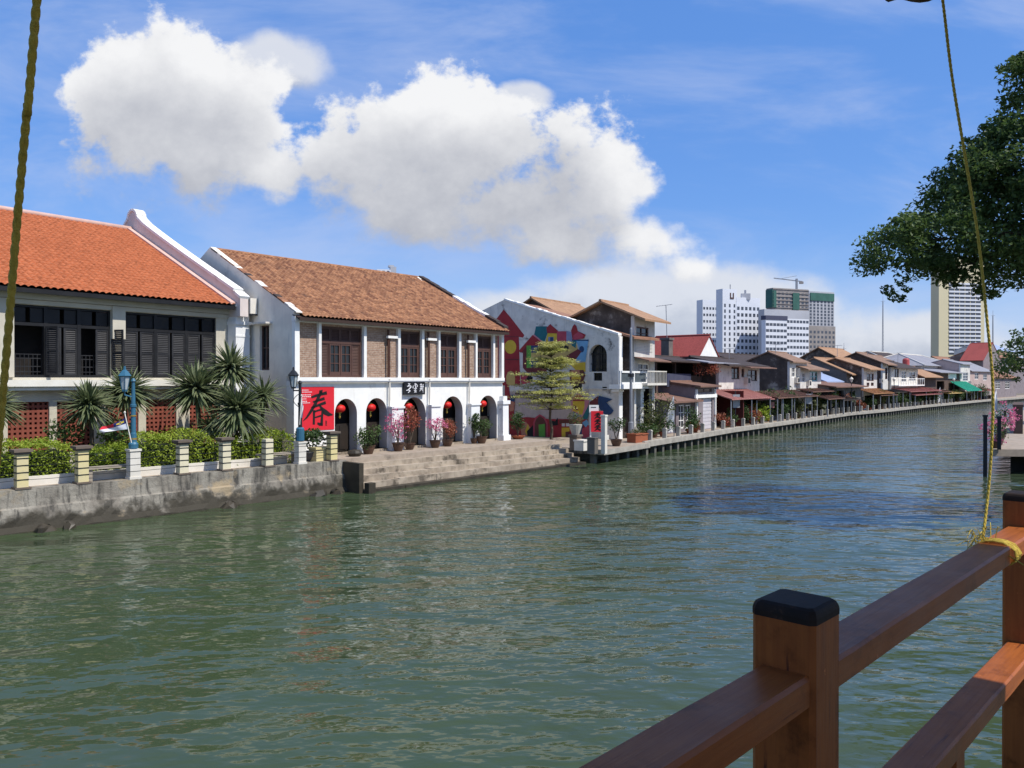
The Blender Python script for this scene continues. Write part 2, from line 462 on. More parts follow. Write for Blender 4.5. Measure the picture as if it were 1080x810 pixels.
M['bush'] = leafmat('shrub leaf', (.045, .085, .022), (.07, .115, .03), (.03, .06, .016), .3)
M['bush2'] = leafmat('olive shrub leaf', (.085, .105, .03), (.11, .12, .04), (.05, .07, .02), .3)
M['tree'] = leafmat('tree leaf', (.06, .105, .028), (.095, .15, .04), (.14, .185, .055), .42, .35)
M['layer'] = leafmat('variegated leaf', (.43, .44, .12), (.52, .50, .19), (.25, .31, .075), .38, 1.5)
M['pinkflower'] = leafmat('pink bougainvillea', (.62, .13, .26), (.70, .24, .38), None, .3); M['redflower'] = leafmat('rust red bougainvillea', (.33, .08, .05), (.26, .10, .05), None, .3)
M['tile_orange'] = tiles('new orange clay tiles', (.42, .125, .048), (.50, .155, .062), (.38, .11, .042), .25, .34, dirt=(.24, .07, .03), dlo=.56, dhi=.80)
M['tile_old'] = tiles('old mottled clay tiles', (.46, .23, .118), (.15, .06, .036), (.30, .145, .08), .22, .24, dirt=(.11, .06, .045), dlo=.54, dhi=.70, big=1.2)
M['tile_far'] = tiles('weathered brown tiles', (.36, .19, .12), (.22, .11, .07), (.29, .145, .09), .3, .4, dirt=(.10, .065, .05), dlo=.54, dhi=.72, bmp=.4)
M['tile_tan'] = tiles('sun bleached tan tiles', (.42, .25, .145), (.31, .175, .10), (.36, .21, .125), .3, .4, dirt=(.20, .12, .08), dlo=.55, dhi=.75, bmp=.4)
M['tile_dull'] = tiles('dull brown tiles', (.30, .19, .13), (.22, .13, .085), (.26, .16, .11), .3, .4, dirt=(.085, .06, .05), dlo=.50, dhi=.70, bmp=.4, big=.8)
M['roof_red'] = tiles('red sheet roof', (.31, .068, .058), (.25, .056, .048), (.28, .06, .052), .8, 3.0, dirt=(.2, .04, .03), dlo=.6, dhi=.8, bmp=.3)
M['roof_grey'] = tiles('grey sheet roof', (.30, .30, .33), (.24, .24, .27), (.27, .27, .30), .7, 3.0, dirt=(.15, .13, .12), dlo=.55, dhi=.75, bmp=.3)
M['roof_dark'] = tiles('dark stained roof', (.075, .055, .048), (.05, .04, .036), (.09, .06, .05), .4, .5, dirt=(.03, .025, .022), dlo=.5, dhi=.7, bmp=.4)
M['roof_blue'] = pm('pale blue sheet roof', (.32, .38, .52), (.28, .34, .48), rough=.5)
M['awn_pink'] = pm('faded pink awning', (.40, .18, .155), (.32, .14, .12), dirt=(.28, .12, .1), dlo=.55, dhi=.8, bmp=.1)
M['awn_brown'] = pm('brown sheet awning', (.22, .12, .085), (.17, .095, .07), dirt=(.10, .07, .05), dlo=.5, dhi=.75)
M['awn_orange'] = pm('dull orange awning', (.40, .21, .10), (.33, .17, .08), bmp=.1); M['awn_green'] = pm('green awning', (.03, .33, .22), (.025, .27, .18), bmp=.1); M['awn_yellow'] = pm('yellow awning', (.62, .46, .20), bmp=.1)
M['brick'] = tiles('sandy brick wall', (.43, .285, .20), (.28, .165, .11), (.38, .26, .19), .24, .085, .5, (.50, .44, .37), .009, dirt=(.17, .11, .085), dlo=.60, dhi=.74, bmp=.5, big=.9)
M['tank_red'] = pm('red water tank', (.45, .09, .09), rough=.5)
M['teal_win'] = pm('turquoise window', (.10, .45, .48), rough=.4)
M['shutter_white'] = pm('white roller shutter', (.55, .53, .55), (.48, .46, .48), rough=.6)
M['tower_white'] = pm('tower white', (.66, .68, .72), (.62, .64, .68), sc=.05, bmp=0); M['tower_grey'] = pm('tower grey', (.42, .43, .46), (.36, .37, .40), sc=.05, bmp=0)
M['tower_yellow'] = pm('tower buff', (.62, .55, .36), (.58, .52, .34), sc=.05, bmp=0)
M['scaffold'] = pm('raw concrete frame', (.30, .27, .25), (.24, .22, .21), sc=.2, bmp=0); M['netting'] = pm('green netting', (.05, .14, .115), (.04, .11, .09), sc=.15, bmp=0)
M['tower_glass'] = pm('tower glass', (.055, .065, .085), (.08, .09, .11), sc=.4, rough=.25, spec=.5, bmp=0)
M['navy_wall'] = pm('dark blue parapet', (.045, .05, .09), (.06, .065, .10), dirt=(.3, .3, .32), dlo=.66, dhi=.8); M['netting_dark'] = pm('dark parapet', (.07, .075, .12), bmp=0)
M['rope'] = pm('yellow rope', (.62, .46, .075), (.50, .36, .055), sc=60, rough=.8, bmp=.6, bsc=260)
M['rail'] = wood('red brown varnished timber', (.35, .105, .026), (.27, .078, .021), .36, 2.2, .0, (1.2, 26, 26), -math.atan2(.721, .693), (.14, .040, .016))
M['rail_post'] = wood('red brown varnished post timber', (.35, .105, .026), (.27, .078, .021), .40, 2.2, .0, (26, 26, 1.2), -math.atan2(.721, .693), (.085, .026, .014))
M['cap'] = wood('dark post cap', (.016, .012, .010), (.030, .019, .014), .62, 2.0, .0, (12, 12, 12), 0, (.05, .03, .02))
M['plank'] = wood('jetty planks', (.20, .13, .08), (.14, .09, .055), .6, 2.0, 0.0)
M['roof_wood'] = wood('eave boards', (.11, .055, .03), (.08, .04, .022), .6, 2.0, 0.0)


def glass_dark():
    m, N, L, b = nodes('dark window glass'); b.inputs['Base Color'].default_value = (.016, .018, .02, 1)
    b.inputs['Roughness'].default_value = .08; b.inputs['Specular IOR Level'].default_value = .5
    bump(N, L, b, tex_noise(N, L, position(N, L), 3, 2), .05, .02); return m
M['glass'] = glass_dark()


def river_wall_mat():
    m, N, L, b = nodes('stained river wall'); v = position(N, L); vs = position(N, L, (1.8, 1.8, .25))
    col = mixc(N, L, ramp(N, L, tex_noise(N, L, v, .9, 7, .65), .38, .62), (.30, .275, .225), (.175, .155, .125))
    col = mixc(N, L, ramp(N, L, tex_noise(N, L, vs, 1.7, 6, .7), .46, .64), col, (.06, .055, .046))
    col = mixc(N, L, ramp(N, L, tex_noise(N, L, v, .8, 5, .6), .58, .68), col, (.33, .26, .165))
    sp = N.new('ShaderNodeSeparateXYZ'); L.new(v, sp.inputs[0])
    ad = N.new('ShaderNodeMath'); ad.operation = 'MULTIPLY_ADD'; L.new(tex_noise(N, L, v, 1.6, 5, .6), ad.inputs[0])
    ad.inputs[1].default_value = 1.5; L.new(sp.outputs[2], ad.inputs[2])
    col = mixc(N, L, ramp(N, L, ad.outputs[0], 1.42, 1.0), col, (.042, .036, .024))     # tide line: algae and mud
    L.new(col, b.inputs['Base Color']); b.inputs['Roughness'].default_value = .9
    bump(N, L, b, tex_noise(N, L, v, 9, 6, .65), .7, .05); return m
M['river_wall'] = river_wall_mat()
M['mud'] = pm('wet and shaded dark stone', (.035, .03, .022), (.06, .05, .035), rough=.5, bmp=.6, bsc=8)


def water_mat():
    m, N, L, b = nodes('river water')
    v = position(N, L); vb = position(N, L, (.05, .05, 1))
    col = mixc(N, L, ramp(N, L, tex_noise(N, L, vb, 1.2, 3, .5), .35, .65), (.042, .064, .027), (.046, .066, .038))
    L.new(col, b.inputs['Base Color']); b.inputs['Roughness'].default_value = .06; b.inputs['IOR'].default_value = 1.33
    w1 = position(N, L, (.55, 1.0, 1)); g = N.new('ShaderNodeMapping'); L.new(w1, g.inputs[0]); g.inputs['Rotation'].default_value = (0, 0, R(-35))
    n1 = bump(N, L, None, tex_noise(N, L, g.outputs[0], .42, 2, .5), WAVE[0], .26)
    n2 = bump(N, L, None, tex_noise(N, L, g.outputs[0], 1.5, 2, .5), WAVE[1], .165, n1)
    n3 = bump(N, L, b, tex_noise(N, L, g.outputs[0], 4.4, 2, .5), WAVE[2], .036, n2)
    gust = N.new('ShaderNodeMapRange'); L.new(tex_noise(N, L, position(N, L, (.6, 1, 1)), .075, 3, .55), gust.inputs[0])      # wind patches
    gust.inputs[1].default_value = .38; gust.inputs[2].default_value = .6; gust.inputs[3].default_value = .30; gust.inputs[4].default_value = 1.0
    for q in (n2, n3): L.new(gust.outputs[0], q.node.inputs['Strength'])
    return m
WAVE = (1.0, 1.0, 1.0)
M['water'] = water_mat()
# ---------------------------------------------------------------- layout lines (metres)
FL = Fr((-7.15, 33.0), (.672, .741))            # river wall of the left bank, s=0 at its corner by the steps
F2 = Fr((-9.42, 34.0), (.634, .773))            # front of the brick and limewash shophouse
F1 = Fr((-12.87, 35.6), (.588, .809))           # front of the orange roofed house, s=0 at its right end
PZ = 1.25                                       # garden and promenade level
DZ = 0.80                                       # lower boardwalk level
Q = [(5.1, 43.5), (8.5, 48.4), (13.4, 55.6), (18.1, 62.7), (29.5, 77.9), (40.2, 92.6), (49.6, 103.0), (61.9, 118.0), (91.8, 152.0), (140, 202)]
Q = [Vector(q) for q in Q]


def off_line(dist):                              # the boardwalk edge shifted inland
    out = []
    for i, q in enumerate(Q):
        a = Q[max(i - 1, 0)]; b = Q[min(i + 1, len(Q) - 1)]; t = (b - a).normalized()
        out.append(q + Vector((-t.y, t.x)) * dist)
    return out


def HL(px, dist):                                # where the sight line of a photo column meets that line
    k = (px - 540) / F; L = off_line(dist)
    L = [L[0] - (L[1] - L[0]) * 8] + L + [L[-1] + (L[-1] - L[-2]) * 8]
    for a, b in zip(L, L[1:]):
        e = b - a; den = e.x - k * e.y
        if abs(den) < 1e-9: continue
        t = (k * a.y - a.x) / den
        if -1e-6 <= t <= 1: return a + e * t
    return L[-1]


def flat(name, pts, z, mat, depth=None, parent=None, kind='structure', label=None, cat=None):
    mb = MB(); P = [Vector((p[0], p[1], z)) for p in pts]
    tris = tessellate_polygon([P]); mb.add(P, [list(t) for t in tris])
    for i, f in enumerate(mb.f):
        a, b, c = (P[k] for k in f)
        if (b - a).cross(c - a).z < 0: mb.f[i] = f[::-1]
    if depth:
        n = len(P)
        for i in range(n):
            a, b = P[i], P[(i + 1) % n]; dz = Vector((0, 0, depth))
            mb.poly([a, b, b - dz, a - dz])
    return mb.build(name, mat, parent, kind=kind, label=label, cat=cat, base=None if parent else (P[0].x, P[0].y, z))


# ---------------------------------------------------------------- water, ground, promenade
mb = MB(); mb.poly([(-400, -60, 0), (600, -60, 0), (600, 700, 0), (-400, 700, 0)])
mb.build('water', M['water'], kind='structure', label='green river water rippled by wind between the two banks', cat='water')
g = [FL.p(-110, -.6, 0), FL.p(15.9, -.9, 0)] + [Vector((*q, 0)) for q in off_line(2.3)] + [Vector((230, 330, 0)), Vector((1400, 1500, 0)), Vector((1400, 6000, 0)), Vector((-6000, 6000, 0)), Vector((-6000, -70, 0))]
flat('ground', g, DZ - .07, M['ground'], 2.0, label='flat town ground behind the left bank', cat='ground')
pr = [FL.p(-110, -.45, 0), FL.p(.28, -.45, 0), FL.p(.28, -.75, 0), FL.p(15.2, -.75, 0), FL.p(15.2, -3.0, 0), F2.p(15.0, -1, 0), F2.p(15.0, -18, 0), F1.p(-60, -20, 0), FL.p(-110, -22, 0)]
flat('promenade', pr, PZ, M['pave'], 1.2, label='raised garden terrace and paved promenade before the brick shophouse', cat='promenade')
rb = [(23.6, 38.7), (40.7, 65), (60, 92), (80, 120), (110, 152), (170, 210), (330, 330), (1400, 1300), (1400, -60), (30, -60), (30, 18), (18.4, 22), (18.0, 26.5), (21.5, 31), (29, 38.5)]
flat('right_bank', rb, PZ, M['pave'], .35, label='beige paved terrace of the right bank, dark beneath its edge', cat='bank')
rs = [(25.6, 40.4), (42, 66), (61, 93), (81, 121), (111, 153), (171, 211), (331, 331), (1399, 1301), (1399, -59), (32, -59), (32, 19), (19.4, 22.8), (19.0, 26.3), (22.5, 30.5), (30, 40)]
flat('right_bank_wall', rs, PZ - .36, M['mud'], 2.2, label='dark wall under the right bank terrace', cat='bank')  # dark colour fills the space beneath the terrace edge

# river wall
mb = MB(); prof = [(-.5, PZ + .03), (0, PZ + .03), (0, .92), (.02, .74), (.09, .69), (.13, .45), (.20, .20), (.36, .03), (.42, -.6)]
ns = 150; s_a, s_b = -42.0, .25; w_off = Vector(FL.p(0, 0, 0))
for i in range(ns + 1):
    s = s_a + (s_b - s_a) * i / ns
    for k, (d, z) in enumerate(prof):
        j = (rnd.random() - .5) * (.0, 0, .0, .02, .06, .10, .14, .16, .1)[k]
        mb.v.append(FL.p(s, d + j, z + (j * .5 if k > 3 else 0)))
n = len(prof)
for i in range(ns):
    for k in range(n - 1):
        mb.f.append([i * n + k, (i + 1) * n + k, (i + 1) * n + k + 1, i * n + k + 1][::-1]); mb.m.append(0)
mb.f.append([ns * n + k for k in range(n)]); mb.m.append(0)
mb.build('river_wall', M['river_wall'], label='stained concrete river wall below the palm garden', cat='river wall')
for i, (s, d, r) in enumerate([(-15.8, .55, .30), (-11.4, .5, .34), (-10.7, .6, .2), (-5.3, .5, .34), (-1.4, .45, .40), (-.6, .5, .28), (-17.5, .5, .5)]):
    mb = MB(); mb.lathe(FL.p(s, d, -.25), [(r * .9, 0), (r, .2), (r * .7, .38), (r * .25, .46)], 7)
    for v in mb.v: v += Vector((rnd.uniform(-1, 1), rnd.uniform(-1, 1), rnd.uniform(-.6, .6))) * r * .28
    mb.build('rock', M['mud'], label='dark wet rock at the foot of the stained river wall', cat='rock', group='rocks at the foot of the river wall')

# stone steps down to the water
st = empty('river_steps', FL.p(7, 0, 0), 'worn stone steps going down to the river before the white arches', 'steps')
for k in range(5):
    d1 = -.75 + .40 * (k + 1) if k < 4 else 1.25; z = PZ - .22 * (k + 1) if k < 4 else .12
    mb = MB(); N_ = 7
    for i in range(N_):
        a = .28 + (15.25 + k * .03 - .28) * i / N_; b = .28 + (15.25 + k * .03 - .28) * (i + 1) / N_
        e = rnd.uniform(-.02, .02); mb.box(FL, a, b - .004, -1.0, d1 + e, -.6, z + rnd.uniform(-.02, .012))
    mb.build('step', M['stone_step'] if k < 4 else M['mud'], st)
mb = MB(); mb.box(FL, .05, .27, -.6, 1.15, -.6, PZ - .02); mb.box(FL, .27, .62, 1.2, 1.5, -.6, .42); mb.build('end_wall', M['mud'], st)  # end wall coloured dark to carry the shade on that face

# boardwalk on piles
mb = MB(); L0 = [Vector((*q, 0)) for q in Q]; L1 = [Vector((*q, 0)) for q in off_line(7.0)]
L0[0:1] = [Vector((5.1, 43.5, 0))]
jog = [Vector((*q, 0)) for q in off_line(.32)]
path_out = [L0[0], L0[1], jog[1] + (L0[2] - L0[1]).normalized() * .02] + jog[2:]
inn = [L0[0] + Vector((-2.6, 1.95, 0)) * 1.0, L1[1], L1[1] + (L0[2] - L0[1]).normalized() * .02] + L1[2:]
for a, b, c, d in zip(path_out, path_out[1:], inn, inn[1:]):
    z = Vector((0, 0, DZ)); zz = Vector((0, 0, DZ - .30))
    mb.poly([a + z, b + z, d + z, c + z], 0); mb.poly([a + zz, b + zz, b + z, a + z], 1); mb.poly([a + zz, c + zz, d + zz, b + zz], 1)
a, c = path_out[0], inn[0]; z = Vector((0, 0, DZ)); zz = Vector((0, 0, DZ - .30))
mb.poly([a + zz, a + z, c + z, c + zz], 2)
deck = mb.build('boardwalk', [M['pave'], M['deck_side'], M['river_wall']], kind='structure', label='long curving concrete boardwalk on piles before the row of houses', cat='boardwalk', base=(5.1, 43.5, DZ))
# walk along its edge
def walk(poly, step, start=0.0):
    out = []; need = start; 
    for a, b in zip(poly, poly[1:]):
        e = (b - a).length; t = need
        while t <= e:
            out.append((a + (b - a) * (t / e), (b - a).normalized())); t += step
        need = t - e
    return out
kerb = MB()
for a, b in zip(path_out[2:], path_out[3:]):
    t = (b - a).normalized(); nn = Vector((-t.y, t.x, 0))
    kerb.prism([a + nn * .02 + Vector((0, 0, DZ + .004)), b + nn * .02 + Vector((0, 0, DZ + .004)), b + nn * .22 + Vector((0, 0, DZ + .004)), a + nn * .22 + Vector((0, 0, DZ + .004))], (0, 0, .06))
kerb.build('kerb', M['concrete'], deck)
pil = [Vector((*q, 0)) for q in off_line(.62)]; pil[0] = Vector((4.4, 44.0, 0))
pts = walk(pil, 1.25, .3)
mb0 = MB(); fr0 = Fr((0, 0), (1, 0)); mb0.box(fr0, -.15, .15, -.15, .15, -1.0, DZ - .3)
proto = None; rest = MB()
for i, (p, t) in enumerate(pts):
    if i < 96:
        if proto is None:
            proto = mb0.build('pile', M['pile'], deck)
            me0 = proto.data
            for v in me0.vertices: v.co += Vector((5.1, 43.5, DZ))
            o = proto
        else:
            o = proto.copy(); C.objects.link(o); o.parent = deck
        o.location = p - Vector((5.1, 43.5, 0)) - Vector((0, 0, DZ)); o.rotation_euler.z = math.atan2(t.y, t.x)
    else:
        f_ = Fr((p.x, p.y), (t.x, t.y)); rest.box(f_, -.15, .15, -.15, .15, -1, DZ - .3)
rest.build('far_piles', M['pile'], deck, kind='stuff')

# ---------------------------------------------------------------- shared builders
def tile_roof(mb, fr, s0, s1, d_e, z_e, d_r, z_r, pitch=.25, rowh=.34, amp=.035, mi=0):
    L = math.hypot(d_e - d_r, z_r - z_e); sl = ((d_r - d_e) / L, (z_r - z_e) / L)
    nd = abs(sl[1]) * (1 if d_e > d_r else -1); nz = abs(sl[0])
    nc = max(2, int((s1 - s0) / pitch)); cs = 6; rows = max(1, int(L / rowh))
    b = len(mb.v); S = [s0 + (s1 - s0) * i / (nc * cs) for i in range(nc * cs + 1)]
    V = []
    for r in range(rows):
        V += [(r / rows, .030), ((r + .96) / rows, .0)]
    n = len(S); J = [rnd.uniform(-.012, .012) for _ in range(rows * 2)]
    for vi, (t, lift) in enumerate(V):
        for i, s in enumerate(S):
            h = amp * (abs(math.sin(math.pi * i / cs)) * 2 - .6) + lift + rnd.uniform(-.004, .004)
            mb.v.append(fr.p(s, d_e + (d_r - d_e) * t + nd * h, z_e + (z_r - z_e) * t + nz * h))
    for vi in range(len(V) - 1):
        for i in range(n - 1):
            q = [b + vi * n + i, b + vi * n + i + 1, b + (vi + 1) * n + i + 1, b + (vi + 1) * n + i]
            t0, t1 = V[vi][0] * L, V[vi + 1][0] * L
            mb.uv[len(mb.f)] = [(S[i] - s0 + .003, t0 + .01), (S[i + 1] - s0 - .003, t0 + .01), (S[i + 1] - s0 - .003, t1), (S[i] - s0 + .003, t1)]
            mb.f.append(q); mb.m.append(mi)


def slab_roof(mb, fr, s0, s1, d_e, z_e, d_r, z_r, th=.12, mi=0):
    P = [fr.p(s0, d_e, z_e), fr.p(s1, d_e, z_e), fr.p(s1, d_r, z_r), fr.p(s0, d_r, z_r)]; L = math.hypot(d_e - d_r, z_e - z_r)
    up = Vector((0, 0, th)); uv = [(0, 0), (s1 - s0, 0), (s1 - s0, L), (0, L)]
    mb.poly([p + up for p in P], mi, uv); mb.poly(P[::-1], mi, uv[::-1])
    for i in range(4):
        a, b = P[i], P[(i + 1) % 4]; mb.poly([a, b, b + up, a + up], mi, [(0, 0), (.2, 0), (.2, .1), (0, .1)])


def window(root, fr, s0, s1, z0, z1, d=-.12, nx=2, ny=2, mat='white', pane='glass', fw=.07, name='window'):
    mb = MB()
    for a, b in ((s0, s0 + fw), (s1 - fw, s1)): mb.box(fr, a, b, d - .05, d + .04, z0, z1)
    for a, b in ((z0, z0 + fw), (z1 - fw, z1)): mb.box(fr, s0 + fw, s1 - fw, d - .05, d + .038, a, b)
    for i in range(1, nx):
        x = s0 + (s1 - s0) * i / nx; mb.box(fr, x - fw * .4, x + fw * .4, d - .045, d + .03, z0 + fw, z1 - fw)
    for i in range(1, ny):
        z = z0 + (z1 - z0) * i / ny; mb.box(fr, s0 + fw, s1 - fw, d - .04, d + .025, z - fw * .3, z + fw * .3)
    w = mb.build(name, M[mat], root)
    p = MB(); p.poly([fr.p(s0 + .01, d - .02, z0 + .01), fr.p(s1 - .01, d - .02, z0 + .01), fr.p(s1 - .01, d - .02, z1 - .01), fr.p(s0 + .01, d - .02, z1 - .01)])
    p.build('pane', M[pane], w); return w


def shutter_geo(mb, fr, s0, s1, z0, z1, d, fw=.07, pitch=.075, th=.05, mid=True):
    for a, b in ((s0, s0 + fw), (s1 - fw, s1)): mb.box(fr, a, b, d, d + th, z0, z1)
    bars = [z0, z1 - fw] + ([(z0 + z1) / 2 - fw / 2] if mid else [])
    for z in bars: mb.box(fr, s0 + fw, s1 - fw, d, d + th - .003, z, z + fw)
    z = z0 + fw
    while z < z1 - fw:
        mb.poly([fr.p(s0 + fw, d + .005, z + pitch * .9), fr.p(s1 - fw, d + .005, z + pitch * .9), fr.p(s1 - fw, d + .04, z), fr.p(s0 + fw, d + .04, z)][::-1]); z += pitch


# ================================================================ the orange roofed house on the left
def orange_house():
    root = empty('garden_house', F1.p(-6, 0, PZ), 'two storey house with bright orange tile roof and black shutters behind palms', 'house')
    fr = F1; zE = 8.00; zR = CZ + 7.69
    sL = -26.0
    def S(px): return fr.sx(px)
    z_up0, z_up1 = 4.75, 7.42
    b1, b0 = S(228), S(130); a1, a0 = S(117), S(12); c1 = S(0.5) ; 
    bays = [(b0, b1), (a0, a1), (a0 - 6.3, a0 - .6), (a0 - 12.6, a0 - 6.9)]
    mb = MB(); wall_open(mb, fr, sL, .0, 4.3, 8.05, [(x, y, z_up0, z_up1, 'rect') for x, y in bays], .35)
    low = [(S(8), S(52), 1.9, 3.85, 'rect'), (S(60), S(97), 1.9, 3.85, 'rect'), (S(111), S(146), 1.9, 3.85, 'rect'), (S(154), S(186), 1.9, 3.85, 'rect'), (S(200), S(232), 1.9, 3.85, 'rect'), (S(8) - 4.6, S(8) - 1.2, 1.9, 3.85, 'rect')]
    wall_open(mb, fr, sL, .0, PZ - .1, 4.3, low, .35)
    mb.box(fr, sL, -.36, -16.9, -16.6, PZ - .1, 8.0); mb.box(fr, -.35, -.02, -16.6, -.36, PZ - .1, 8.0)
    mb.build('wall', M['cream'], root)
    mb = MB(); mb.box(fr, sL, .05, .002, .16, 7.62, 7.86); mb.box(fr, sL, .02, .002, .08, 7.44, 7.6)
    for i, px in enumerate((124, 5)):
        s = S(px); mb.box(fr, s - .26, s + .26, .003, .14, 6.3 if i == 0 else 4.76, 7.6)
    mb.build('beam', M['cream'], root)
    mb = MB(); mb.box(fr, sL, .12, .002, .55, 4.42, 4.66); mb.box(fr, sL, .10, .003, .42, 4.28, 4.41); mb.build('ledge', M['cream_light'], root)
    # lower vents: pierced brick screens
    for (x, y, za, zb, k) in low:
        mb = MB(); nx = int((y - x) / .17); nz = int((zb - za) / .17)
        for i in range(nx + 1): q = x + (y - x) * i / nx; mb.box(fr, max(x, q - .045), min(y, q + .045), -.22, -.08, za, zb)
        for i in range(nz + 1): q = za + (zb - za) * i / nz; mb.box(fr, x, y, -.215, -.085, max(za, q - .045), min(zb, q + .045))
        v = mb.build('vent_screen', M['vent'], root)
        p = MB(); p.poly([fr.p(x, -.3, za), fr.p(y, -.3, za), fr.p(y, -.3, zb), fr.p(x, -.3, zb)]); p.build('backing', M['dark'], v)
    # shuttered bays
    for bi, (x, y) in enumerate(bays):
        mb = MB(); zt = 6.72; nn = 3
        mb.box(fr, x, y, -.25, -.06, zt - .06, zt + .06); mb.box(fr, x, y, -.25, -.06, z_up1 - .08, z_up1 - .002); mb.box(fr, x, y, -.25, -.06, z_up0, z_up0 + .1)
        for i in range(nn + 1):
            q = x + (y - x) * i / nn; mb.box(fr, max(x, q - .07), min(y, q + .07), -.24, -.05, z_up0, z_up1)
        for i in range(nn * 2):
            q0 = x + (y - x) * i / (nn * 2); q1 = x + (y - x) * (i + 1) / (nn * 2); mb.box(fr, q0 + .08, q1 - .08, -.2, -.12, zt + .08, z_up1 - .1)
        w = mb.build('window', M['black_paint'], root)
        p = MB(); p.poly([fr.p(x, -.9, z_up0), fr.p(y, -.9, z_up0), fr.p(y, -.9, z_up1), fr.p(x, -.9, z_up1)]); p.build('room_shade_sheet', M['dark'], w)
        w6 = (y - x) / 6
        for i in range(6):
            q0 = x + w6 * i
            if bi == 1 and i in (0, 1, 4): continue
            mb = MB(); shutter_geo(mb, fr, q0 + .045, q0 + w6 - .045, z_up0 + .1, zt - .06, -.13, mid=True); mb.build('shutter', M['shutter_grey'], w)
        if bi == 1:        # open leaves swung outwards
            for q in (x + w6 * 2.0, x + w6 * 6.0 + .05):
                f_ = Fr(fr.p(q, -.02, 0).xy, (fr.f * .35 + fr.n * .95)); mb = MB(); shutter_geo(mb, f_, 0, w6 * .95, z_up0 + .1, zt - .06, 0); mb.build('shutter', M['shutter_grey'], w)
            mb = MB()
            for z in (4.95, 5.15, 5.45, 5.6): mb.box(fr, x + .1, y - .1, -.3, -.27, z, z + .03)
            for i in range(24): q = x + .1 + (y - x - .2) * i / 23; mb.box(fr, q - .01, q + .01, -.298, -.272, 4.85, 5.62)
            mb.build('balcony_rail', M['shutter_grey'], w)
    # roof
    mb = MB(); tile_roof(mb, fr, sL, -.02, .72, zE, -8.15, zR, .25, .34, .034)
    roof = mb.build('roof', M['tile_orange'], root)
    mb = MB(); slab_roof(mb, fr, sL, -.02, -16.9, zE - .2, -8.17, zR - .05, .1); mb.build('back_slope', M['tile_orange'], roof)
    mb = MB(); mb.tube([fr.p(sL, -8.16, zR + .05), fr.p(-.05, -8.16, zR + .05)], .13, 8); mb.build('ridge', M['pink_trim'], roof, smooth=True)
    mb = MB(); slab_roof(mb, fr, sL, -.06, .60, zE - .17, -1.0, zE + .62, .06); mb.box(fr, sL, -.05, .56, .68, zE - .2, zE - .03); mb.build('eave_board', M['black_paint'], roof)
    # raking end parapet with a rolled top
    sl = (zR - zE) / (8.15 + .72)
    def rz(d): return zE + (.72 - d) * sl if d > -8.15 else zR - (-8.15 - d) * sl
    prof = [(.95, rz(.72) - .5), (.95, rz(.72) + .30), (.5, rz(.5) + .45)]
    for i in range(9): d = .5 - (7.6) * i / 8; prof.append((d, rz(d) + .55 + .10 * (i / 8) ** 4))
    for i in range(11): a = math.pi * i / 10; prof.append((-8.15 + .40 * math.cos(a), zR + .58 + .40 * math.sin(a)))
    for i in range(9): d = -9.3 - 7.5 * i / 8; prof.append((d, rz(d) + .55))
    prof += [(-16.9, rz(-16.8) - .5)]
    mb = MB(); mb.prism([fr.p(.0, d, z) for d, z in prof], Vector((*fr.f, 0)) * .42)
    pp = mb.build('parapet', M['parapet'], root)
    mb = MB()
    for a, b in zip(prof[1:-1], prof[2:-1]):
        e = Vector((b[0] - a[0], b[1] - a[1])).normalized(); nd, nz = e.y, -e.x
        P = [fr.p(-.05, a[0], a[1]), fr.p(-.05, b[0], b[1]), fr.p(-.05, b[0] + nd * .12, b[1] + nz * .12), fr.p(-.05, a[0] + nd * .12, a[1] + nz * .12)]
        mb.prism(P, Vector((*fr.f, 0)) * .52)
    mb.build('coping', M['white'], pp)
    mb = MB()
    for i in range(12):
        d0, d1 = .7 - 8.85 * i / 12, .7 - 8.85 * (i + 1) / 12
        mb.prism([fr.p(-.32, d0, rz(d0) + .02), fr.p(-.003, d0, rz(d0) + .02), fr.p(-.003, d1, rz(d1) + .02), fr.p(-.32, d1, rz(d1) + .02)], (0, 0, .10))
    mb.build('flashing', M['pink_trim'], pp)
    mb = MB(); mb.box(fr, .02, .74, -.4, .60, PZ - .1, 7.15); mb.box(fr, -.03, .80, -.4, .67, 7.15, 7.3); mb.box(fr, .03, .73, -.38, .59, 7.3, 7.95); mb.box(fr, -.06, .82, -.42, .71, 7.95, 8.08); mb.box(fr, .0, .76, -.4, .62, 6.6, 6.68)
    mb.box(fr, .08, .56, -.3, .50, 8.08, 8.5)
    mb.build('corner_pier', M['white_lower'], root)
    return root
M['vent'] = pm('red pierced brick', (.25, .07, .045), (.20, .055, .036))
M['white_lower'] = pm('scuffed limewash', (.82, .82, .81), (.74, .74, .73), dirt=(.40, .40, .40), dsc=2.4, dlo=.60, dhi=.70)
M['parapet'] = pm('shade pink parapet plaster', (.66, .58, .54), (.6, .52, .48), dirt=(.4, .33, .3), dlo=.6, dhi=.8)  # pinkish grey puts the shade of the inner face into the colour
orange_house()
